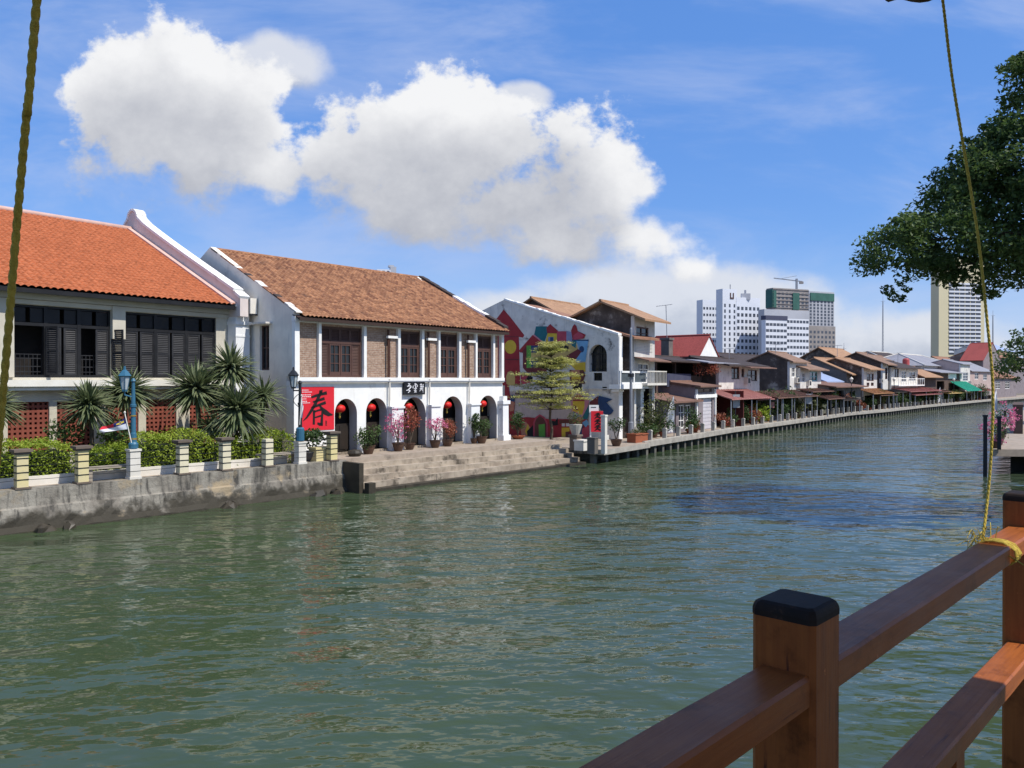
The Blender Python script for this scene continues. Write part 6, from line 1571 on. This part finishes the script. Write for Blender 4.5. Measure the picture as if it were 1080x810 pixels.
def feather(px, inland, py0, py1, label, Yq=None):
    q = HL(px, inland) if Yq is None else W(px, HY, Yq).xy; z0 = DZ if Yq is None else PZ; k = q.y; zt = CZ + (HY - py0) / F * k; zb = max(z0 + .2, CZ + (HY - py1) / F * k); t = empty('feather_banner', (q.x, q.y, z0), label, 'banner')
    mb = MB(); mb.tube([(q.x, q.y, z0), (q.x + .02, q.y, zt * .7 + z0 * .3), (q.x - .1, q.y, zt)], [.03, .025, .012], 6); mb.build('pole', M['steel'], t)
    mb = MB(); N_ = 14
    L = [];
    for i in range(N_ + 1):
        u = i / N_; z = zb + (zt - zb) * u; w = .62 * (1 - u ** 3) * (zt - zb) / 3.4 + .04; L.append((z, w, .05 * math.sin(u * 7)))
    for (za, wa, ca), (zb_, wb, cb) in zip(L, L[1:]):
        for j in range(4):
            x0, x1 = j / 4, (j + 1) / 4; P = lambda z, w, c, x: Vector((q.x - w * x, q.y + c + .05 * math.sin(x * 4 + z * 2), z)); mb.poly([P(za, wa, ca, x0), P(za, wa, ca, x1), P(zb_, wb, cb, x1), P(zb_, wb, cb, x0)])
    mb.build('cloth', M['flag_white'], t, smooth=True)
feather(711, .9, 418, 456, 'white feather banner before the low grey walled house')
feather(992, 1.2, 408, 427, 'white draped banner before the yellow awning, far along the walkway')


def sign_on_post(px, inl, py0, py1, w, mat, label):
    q = HL(px, inl); fr = Fr((q.x, q.y), (.8, .6)); z0, z1 = CZ + (HY - py1) / F * q.y, CZ + (HY - py0) / F * q.y; t = empty('street_sign', (q.x, q.y, DZ), label, 'sign')
    mb = MB(); mb.tube([(q.x, q.y, DZ), (q.x, q.y, z1 + .3)], .05, 6); mb.build('post', M['black_iron'], t); mb = MB(); mb.box(fr, -w / 2, w / 2, .06, .12, z0, z1); mb.build('panel', M[mat], t)
sign_on_post(775.5, 1.2, 416, 430, .9, 'steel', 'grey blue hanging board on a black post before the pink awning')
sign_on_post(852, 1.2, 415.5, 426, 1.0, 'steel', 'grey board on a post before the brown sheet awning')
sign_on_post(868.5, 1.2, 426, 436, .9, 'yellow_post', 'cream board standing among the shrubs below the blue roof')
sign_on_post(813.5, 1.2, 424, 430, .6, 'awn_pink', 'small pink board on a post in front of the dark shrubs')
for px, lb in ((898, 'slim street lamp before the small orange awning'), (943, 'slim street lamp below the white balcony'), (1006, 'slim white post lamp beside the green awning')):
    q = HL(px, .9); p = Vector((q.x, q.y, DZ)); t = empty('street_lamp', p, lb, 'street lamp'); mb = MB(); mb.lathe(p, [(.12, 0), (.12, .6), (.06, .7), (.045, 3.6)], 8); mb.build('pole', M['black_iron'], t); mb = MB(); mb.lathe(p, [(.06, 3.6), (.2, 3.95), (.24, 3.98), (.05, 4.25)], 8); mb.build('lamp_head', M['white_post'], t)

# ---- shrubs in front of the row
SH = [(690, 2.0, 1.5, 3.6, 'bush2', 'tall straggly olive shrub in front of the narrow three storey house'), (699, 1.9, 1.0, 1.9, 'bush', 'dark bushy pot plant left of the feather banner'),
      (683, 1.9, .7, 1.3, 'bush', 'low pot plant under the porch column of the painted house'), (727, 1.5, .9, 1.9, 'bush', 'leafy pot plant before the white grille doors'),
      (733, 1.5, .5, 1.0, 'redflower', 'small reddish pot plant left of the white roller shutter'), (762, 1.8, .8, 1.5, 'redflower', 'reddish pot plant before the maroon screen'), (769, 1.8, .8, 1.7, 'bush', 'dark pot plant under the grey blue hanging board'),
      (782, 1.8, .9, 2.1, 'bush', 'bushy dark plant under the first pink awning'), (793, 1.8, .9, 1.8, 'redflower', 'dull red bush under the joint of the two pink awnings'), (803, 1.6, .9, 1.9, 'hedge', 'bright yellow green pot plant before the blackened gable'),
      (811, 2.2, 1.3, 3.2, 'bush', 'tall dark shrub left under the brown sheet awning'), (822, 1.8, 1.0, 2.2, 'bush', 'round dark shrub below the blackened gable'), (832, 2.2, 1.3, 3.3, 'bush', 'tall dark climbing shrub at the corner of the narrow white front'), (842, 1.8, 1.0, 2.2, 'bush2', 'olive shrub before the narrow white front'),
      (858, 2.0, 1.2, 3.0, 'bush2', 'tall olive shrub below the turquoise window'), (866, 1.8, 1.0, 2.2, 'bush', 'dark shrub beside the cream board'), (876, 2.0, 1.3, 3.2, 'bush', 'tall dark shrub right of the cream board'), (887, 1.8, 1.1, 2.8, 'redflower', 'rusty red shrub before the low tan walled house'),
      (897, 2.0, 1.2, 2.8, 'bush', 'dark shrub at the end of the low tan walled house'), (906, 1.6, .8, 1.6, 'redflower', 'low red shrub left of the orange awning'), (917, 1.6, .9, 1.8, 'bush', 'low green shrub under the orange awning'), (930, 1.8, 1.1, 3.0, 'bush2', 'olive shrub climbing beside the white corner house'),
      (942, 1.8, 1.2, 2.4, 'bush', 'dark shrub under the white balcony'), (952, 1.8, 1.2, 2.2, 'bush', 'dark shrub left under the far pink awning'), (962, 1.8, 1.2, 2.2, 'bush', 'dark shrub in the middle under the far pink awning'), (973, 1.8, 1.2, 2.6, 'bush', 'dark shrub right under the far pink awning'), (984, 1.8, 1.2, 2.6, 'bush', 'dark shrub left of the far draped banner'),
      (999, 1.8, 1.2, 2.4, 'bush', 'dark shrub right of the far draped banner'), (1010, 1.8, 1.2, 2.2, 'bush', 'dark shrub beneath the yellow awning'), (1033, 2.0, 1.6, 3.4, 'bush', 'dark shrub right of the green awning'), (1024, 1.8, 1.2, 2.2, 'bush2', 'olive shrub below the green awning')]
for px, inl, r, h, kd, lb in SH:
    potted(atd(px, inl * .8), r, h, lb, kd, 'terracotta' if int(px) % 2 else 'brown_pot', .32, .42, int(260 + 260 * r), .17 if px < 800 else .24, None, min(1.3, h / (2.2 * r)))
q = HL(698, 6.5)
mb = MB(); c = Vector((q.x, q.y, 4.9))
for k in range(10): mb.clump(c + Vector((rnd.uniform(-1.3, 1.3), rnd.uniform(-.8, .8), rnd.uniform(-1.3, 1.2))), .75, 90, .2, 0)
mb.build('climbing_plant', M['bush2'], label='olive climbing plant spilling over the courtyard wall beside the narrow house', cat='plant')
mb = MB(); q = HL(757, 2.0); c = Vector((q.x, q.y, 5.6))
for k in range(6): mb.clump(c + Vector((rnd.uniform(-1.5, .3), rnd.uniform(0, 1), rnd.uniform(-.3, .3))), .5, 60, .18, 0)
mb.build('rooftop_shrub', M['redflower'], label='reddish plants growing on the roof left of the white two storey house', cat='plant')


# ================================================================ right bank: big tree, planter, bougainvillea
def tree(name, label, outline, Y, seed, nclump, leafn, lsize, trunk_px, rad, dens_=1.0, thick=.75):
    rr = random.Random(seed); b = W(trunk_px, HY, Y); b.z = PZ; t = empty(name, b, label, 'tree')
    O = [((x - 540) / F * Y, CZ + (HY - y) / F * Y) for x, y in outline]; xs = [p[0] for p in O]; zs = [p[1] for p in O]; cx = sum(xs) / len(xs); hw = (max(xs) - min(xs)) / 2
    def inside(x, z):
        r_ = False; j = len(O) - 1
        for i in range(len(O)):
            if (O[i][1] > z) != (O[j][1] > z) and x < (O[j][0] - O[i][0]) * (z - O[i][1]) / (O[j][1] - O[i][1]) + O[i][0]: r_ = not r_
            j = i
        return r_
    def gap(x, z):
        m = 9
        for i in range(len(O)):
            a = Vector(O[i]); e = Vector(O[(i + 1) % len(O)]) - a; q = max(0, min(1, (Vector((x, z)) - a).dot(e) / e.length_squared)); m = min(m, (a + e * q - Vector((x, z))).length)
        return m
    mb = MB(); cl = []
    while len(cl) < nclump:
        x, z = rr.uniform(min(xs), max(xs)), rr.uniform(min(zs), max(zs))
        if not inside(x, z): continue
        g_ = gap(x, z)
        if g_ < .13: continue
        dep = thick * hw * math.sqrt(max(0, 1 - ((x - cx) / hw) ** 2)) + .4; y = Y + rr.uniform(-1, 1) * min(dep, g_ * 2.2 + .4)
        cl.append((Vector((x, y, z)), min(g_ * .95, rr.uniform(*rad))))
    for c, r in cl: mb.clump(c, r, int(leafn * (r / rad[1]) ** 1.6) + 10, lsize, 0, .8, .6)
    mb.build('crown', M['tree'], t)
    mb = MB(); zc = sum(zs) / len(zs); fork = Vector((b.x, b.y, b.z + (min(zs) - b.z) * .8 + 1.2)); mb.tube([b, b.lerp(fork, .5) + Vector((.12, 0, 0)), fork], [.42, .34, .28], 10)
    tr = mb.build('trunk', M['bark'], t); mb = MB()
    for c, r in cl[::9]:
        if c.x < cx - hw * .55 and c.z < zc: continue
        m_ = fork.lerp(c, .5) + Vector((rr.uniform(-.3, .3), rr.uniform(-.3, .3), 1.2)); mb.tube([fork, m_, fork.lerp(c, .9)], [.13, .06, .012], 5)
    mb.build('limbs', M['bark'], tr)
tree('big_tree', 'big dark leafy tree leaning in from the right edge over the river', [(1082, 48), (1066, 58), (1048, 72), (1046, 84), (1064, 100), (1066, 112), (1044, 124), (1022, 142), (1006, 160), (1000, 172), (980, 200), (980, 212), (958, 214), (932, 232), (912, 246), (906, 270), (912, 284), (932, 292), (936, 306), (952, 322), (966, 316), (976, 296), (990, 288), (1000, 304), (1026, 304), (1036, 318), (1062, 318), (1086, 304), (1130, 320), (1220, 330), (1300, 260), (1320, 150), (1240, 50), (1150, 20)], 26.0, 3, 640, 300, .17, 1165, (.40, .95))
tree('riverside_tree', 'dark tree on the right bank below the big crown', [(1090, 340), (1074, 346), (1064, 352), (1066, 368), (1056, 374), (1058, 392), (1066, 402), (1090, 408), (1150, 410), (1170, 360), (1130, 330)], 62.0, 5, 90, 130, .30, 1115, (.6, 1.1))
mb = MB(); fp = Fr((W(1069, HY, 50).x, 50.0), (.545, .838)); mb.box(fp, 0, 7, -.0, .5, PZ, PZ + 1.7); mb.box(fp, -.1, 7.1, -.05, .55, PZ + 1.7, PZ + 1.85); mb.build('planter_wall', M['brown_wall'], label='dark planter wall on the right bank terrace', cat='planter wall')
fe = Fr((23.6, 38.7), (.545, .838))
def bouga(s, d, r, h, label):
    potted(fe.p(s, d, PZ), r, h, label, 'bush', 'brown_pot', .34, .45, 120, .13, 'pinkflower', .9)
for s, d, r, h, lb in ((.9, .15, .62, 1.5, 'front pink bougainvillea in a pot on the right bank edge'), (3.0, .2, .6, 1.55, 'pink bougainvillea behind the front one on the right bank'), (6.5, .2, .7, 1.9, 'taller pink bougainvillea in the middle of the right bank edge'), (11, .2, .75, 2.1, 'pink bougainvillea farther along the right bank edge')):
    t_ = bouga(s, d, r, h, lb)
for i, (px, Yq, h, lb) in enumerate(((1039.3, 37.9, 1.65, 'black timber mooring post in the water beside the right bank'), (1054, 38.6, 1.55, 'dark corner post of the right bank terrace under the flowers'), (1060, 47, 1.5, 'thin dark post among the right bank flowers'))):
    p = W(px, HY, Yq); f_ = Fr((p.x, p.y), fe.f); mb = MB(); r_ = .085 if i < 2 else .05; z0 = -.6 if i == 0 else PZ; mb.box(f_, -r_, r_, -r_, r_, z0, PZ + h); mb.box(f_, -r_ - .03, r_ + .03, -r_ - .03, r_ + .03, PZ + h, PZ + h + .08); mb.build('mooring_post', M['black_iron'], label=lb, cat='post')
feather(1051.5, 0, 411, 437, 'white feather banner on the right bank behind the bougainvillea', 56)


# ================================================================ foreground: timber jetty with railing, roof and ropes
FR = Fr((.69, 1.91), (.693, .721)); DK = CZ - 1.62                # n points to the deck side
t = empty('wooden_railing', FR.p(0, 0, DK), 'red brown varnished timber railing of the jetty in the foreground', 'railing')
def post(s, top=-.53, low=DK):
    mb = MB(); h = .078; z1 = CZ + top; zc = z1 - .036; c_ = .012
    ring = [(-h + c_, -h), (h - c_, -h), (h, -h + c_), (h, h - c_), (h - c_, h), (-h + c_, h), (-h, h - c_), (-h, -h + c_)]
    P = [FR.p(s + a, b_, z) for z in (low, zc) for a, b_ in ring]; n = 8
    mb.add(P, [list(range(n))[::-1], list(range(n, 2 * n))] + [[i, (i + 1) % n, n + (i + 1) % n, n + i] for i in range(n)]); po = mb.build('post', M['rail_post'], t)
    mb = MB(); P = []
    for z, k in ((zc, 1.015), (zc + .014, 1.015), (zc + .023, .99), (zc + .031, .94), (z1, .84)): P += [FR.p(s + a * k, b_ * k, z) for a, b_ in ring]
    mb.add(P, [list(range(32, 40))] + [[r_ * 8 + i, r_ * 8 + (i + 1) % 8, r_ * 8 + 8 + (i + 1) % 8, r_ * 8 + 8 + i] for r_ in range(4) for i in range(8)]); mb.build('post_cap', M['cap'], po)
for s in (-2.5, 0): post(s)
post(2.5, low=-.9)
def rail(name, s0, s1, u0, u1, z0, z1):
    mb = MB(); c_ = .008; ring = [(u0 + c_, z0), (u1 - c_, z0), (u1, z0 + c_), (u1, z1 - c_), (u1 - c_, z1), (u0 + c_, z1), (u0, z1 - c_), (u0, z0 + c_)]; K = 14
    P = []
    for i in range(K + 1): s = s0 + (s1 - s0) * i / K; P += [FR.p(s, u, z + rnd.uniform(-.0012, .0012)) for u, z in ring]
    mb.add(P, [[i * 8 + k, i * 8 + (k + 1) % 8, (i + 1) * 8 + (k + 1) % 8, (i + 1) * 8 + k] for i in range(K) for k in range(8)] + [list(range(8))[::-1], list(range(K * 8, K * 8 + 8))]); return mb.build(name, M['rail'], t)
for a, b_ in ((-2.422, -.078), (.078, 2.422)):
    rail('top_rail', a, b_, -.055, .068, CZ - .76, CZ - .682); rail('lower_rail', a, b_, -.055, .068, CZ - 1.30, CZ - 1.222)
for s in (-1.25, 1.25):
    mb = MB(); mb.box(FR, s - .05, s + .05, -.045, .045, DK, CZ - 1.301); mb.build('short_post', M['rail_post'], t)
mb = MB()
for k in range(30):
    u = .14 + k * .15
    mb.box(FR, -6, 1.5, u, u + .142, DK - .05, DK - .003 - .001 * (k % 3))
dk = mb.build('jetty_deck', M['plank'], kind='structure', label='timber plank deck of the jetty under the railing', cat='deck')
mb = MB()
for s in (-5.5, -2.5, .2, 1.4):
    for u in (.25, 4.0): mb.tube([FR.p(s, u, -1), FR.p(s, u, DK - .05)], .12, 10)
    mb.box(FR, s - .08, s + .08, .0, 4.3, DK - .25, DK - .052)
mb.box(FR, -6, 1.5, -.085, .125, DK - .2, DK - .001)
mb.build('jetty_frame', M['plank'], dk)
# pavilion roof that shades the railing
RZ = CZ + 1.905
t = empty('pavilion_roof', FR.p(-2, 2.4, RZ), 'timber roof over the jetty, only the tip of its carved eave showing at the top', 'roof')
mb = MB(); sA_, sB_, uA_, uB_, SK = -6.5, 2.16, -.45, 5.2, .35; up = [FR.p(sA_, uA_, RZ), FR.p(sB_, uA_, RZ), FR.p(sB_ + SK, uB_, RZ), FR.p(sA_, uB_, RZ)]; ap = [FR.p(sA_ + 2, (uA_ + uB_) / 2, RZ + 1.5), FR.p(sB_ - 2, (uA_ + uB_) / 2, RZ + 1.5)]  # end eave skewed so its shade reaches farther along the rails
mb.poly(up[::-1]); mb.poly([up[0], up[1], ap[1], ap[0]]); mb.poly([up[1], up[2], ap[1]]); mb.poly([up[2], up[3], ap[0], ap[1]]); mb.poly([up[3], up[0], ap[0]]); mb.build('roof_shell', M['roof_wood'], t)
mb = MB()
for k in range(24): u = uA_ + .1 + k * .23; mb.box(FR, sA_ + .05, sB_ - .05 + SK * (u - uA_) / (uB_ - uA_), u, u + .2, RZ - .022, RZ - .004)
mb.build('ceiling_board', M['roof_wood'], t)
FS = Fr(FR.p(sB_, uA_, 0).xy, (FR.p(sB_ + SK, uB_, 0) - FR.p(sB_, uA_, 0)).xy)
def scallop(a0, a1, fixed, along_s):
    mb = MB(); n_ = int(abs(a1 - a0) / .22)
    for i in range(n_):
        x0 = a0 + (a1 - a0) * i / n_; x1 = a0 + (a1 - a0) * (i + 1) / n_; prof = [(x0, .10), (x0, -.07)] + [(x0 + (x1 - x0) * k / 6, -.07 - .045 * math.sin(math.pi * k / 6)) for k in range(1, 6)] + [(x1, -.07), (x1, .10)]
        P = [FR.p(x, fixed, RZ + z) if along_s else FS.p(x, -.002, RZ + z) for x, z in prof]; mb.prism(P, Vector((*(FR.n if along_s else FS.n), 0)) * -.03)
    mb.build('carved_eave', M['roof_wood'], t)
scallop(sA_, sB_, uA_ - .002, True); scallop(0, math.hypot(SK, uB_ - uA_), 0, False)
for s, u in ((-5.8, .25), (-5.8, 4.8), (1.3, 4.8)): mb = MB(); mb.box(FR, s - .08, s + .08, u - .08, u + .08, DK, RZ - .023); mb.build('roof_post', M['rail'], t)


def rope(pts, r, label, knot=None, name='rope'):
    t = empty(name, pts[-1], label, 'rope'); mb = MB(); P = [Vector(p) for p in pts]; S_ = []
    for i in range(len(P) - 1):
        for k in range(10): 
            p0, p1, p2, p3 = P[max(i - 1, 0)], P[i], P[i + 1], P[min(i + 2, len(P) - 1)]; u = k / 10
            S_.append(.5 * ((2 * p1) + (p2 - p0) * u + (2 * p0 - 5 * p1 + 4 * p2 - p3) * u * u + (3 * p1 - p0 - 3 * p2 + p3) * u ** 3))
    S_.append(P[-1])
    # two twisted strands
    L = 0; A = [];B_ = []
    fine = []
    for a, b_ in zip(S_, S_[1:]):
        n_ = max(1, int((b_ - a).length / (r * .9)))
        for k in range(n_): fine.append(a.lerp(b_, k / n_))
    fine.append(S_[-1])
    for ph in (0, math.pi):
        Q_ = []; L = 0
        for i, p in enumerate(fine):
            if i: L += (p - fine[i - 1]).length
            w = L / (r * 1.1) + ph; Q_.append(p + Vector((math.cos(w), math.sin(w), 0)) * r * .26)
        mb.tube(Q_, r * .80, 8)
    mb.build('strand', M['rope'], t, smooth=True)
    if knot: knot(t)
    return t
dW = lambda px, py, Y: W(px, py, Y)
rope([(-.50, 1.02, RZ - .02)] + [dW(x, y, 1.05 + .03 * k) for k, (x, y) in enumerate(((40, 0), (29, 120), (18, 240), (8, 360), (-2, 470), (-18, 640)))], .0054, 'thick yellow rope hanging close at the left edge of the photo')
kp = dW(1036, 577, 3.34)
def knot(t):
    mb = MB()
    for k in range(7):
        a = k * .05 - .15; P = []
        for i in range(17): w = 6.283 * i / 16; P.append(FR.p(1.93 + a * .25, .006 + .080 * math.cos(w) + rnd.uniform(-.003, .003), CZ - .722 + .052 * math.sin(w) + rnd.uniform(-.003, .003)))
        mb.tube(P, .0045, 6)
    mb.build('knot', M['rope'], t)
    mb = MB()
    for k in range(30):
        b_ = kp + Vector((rnd.uniform(-.05, .05), rnd.uniform(-.04, .04), rnd.uniform(-.02, .05))); d = Vector((rnd.uniform(-1, .7), rnd.uniform(-.6, .6), rnd.uniform(-.5, .8))).normalized(); l = rnd.uniform(.04, .11)
        mb.tube([b_, b_ + d * l * .5 + Vector((0, 0, .015)), b_ + d * l + Vector((0, 0, -.02))], .0018, 4)
    mb.build('frayed_end', M['rope'], t)
    mb = MB(); mb.tube([kp, dW(1052, 582, 3.25), dW(1064, 586, 3.2), dW(1080, 596, 3.15)], .0028, 5); mb.tube([kp, dW(1045, 590, 3.2), dW(1049, 606, 3.15)], .0028, 5); mb.build('loose_end', M['rope'], t)
rope([dW(985, -46, 3.42)] + [dW(x, y, 3.40) for x, y in ((993, 0), (1003, 80), (1018, 170), (1031, 250), (1040, 330), (1047, 405), (1046, 470), (1042, 525))] + [kp], .0062, 'yellow rope hanging from the eave and tied round the top rail with a frayed knot', knot)
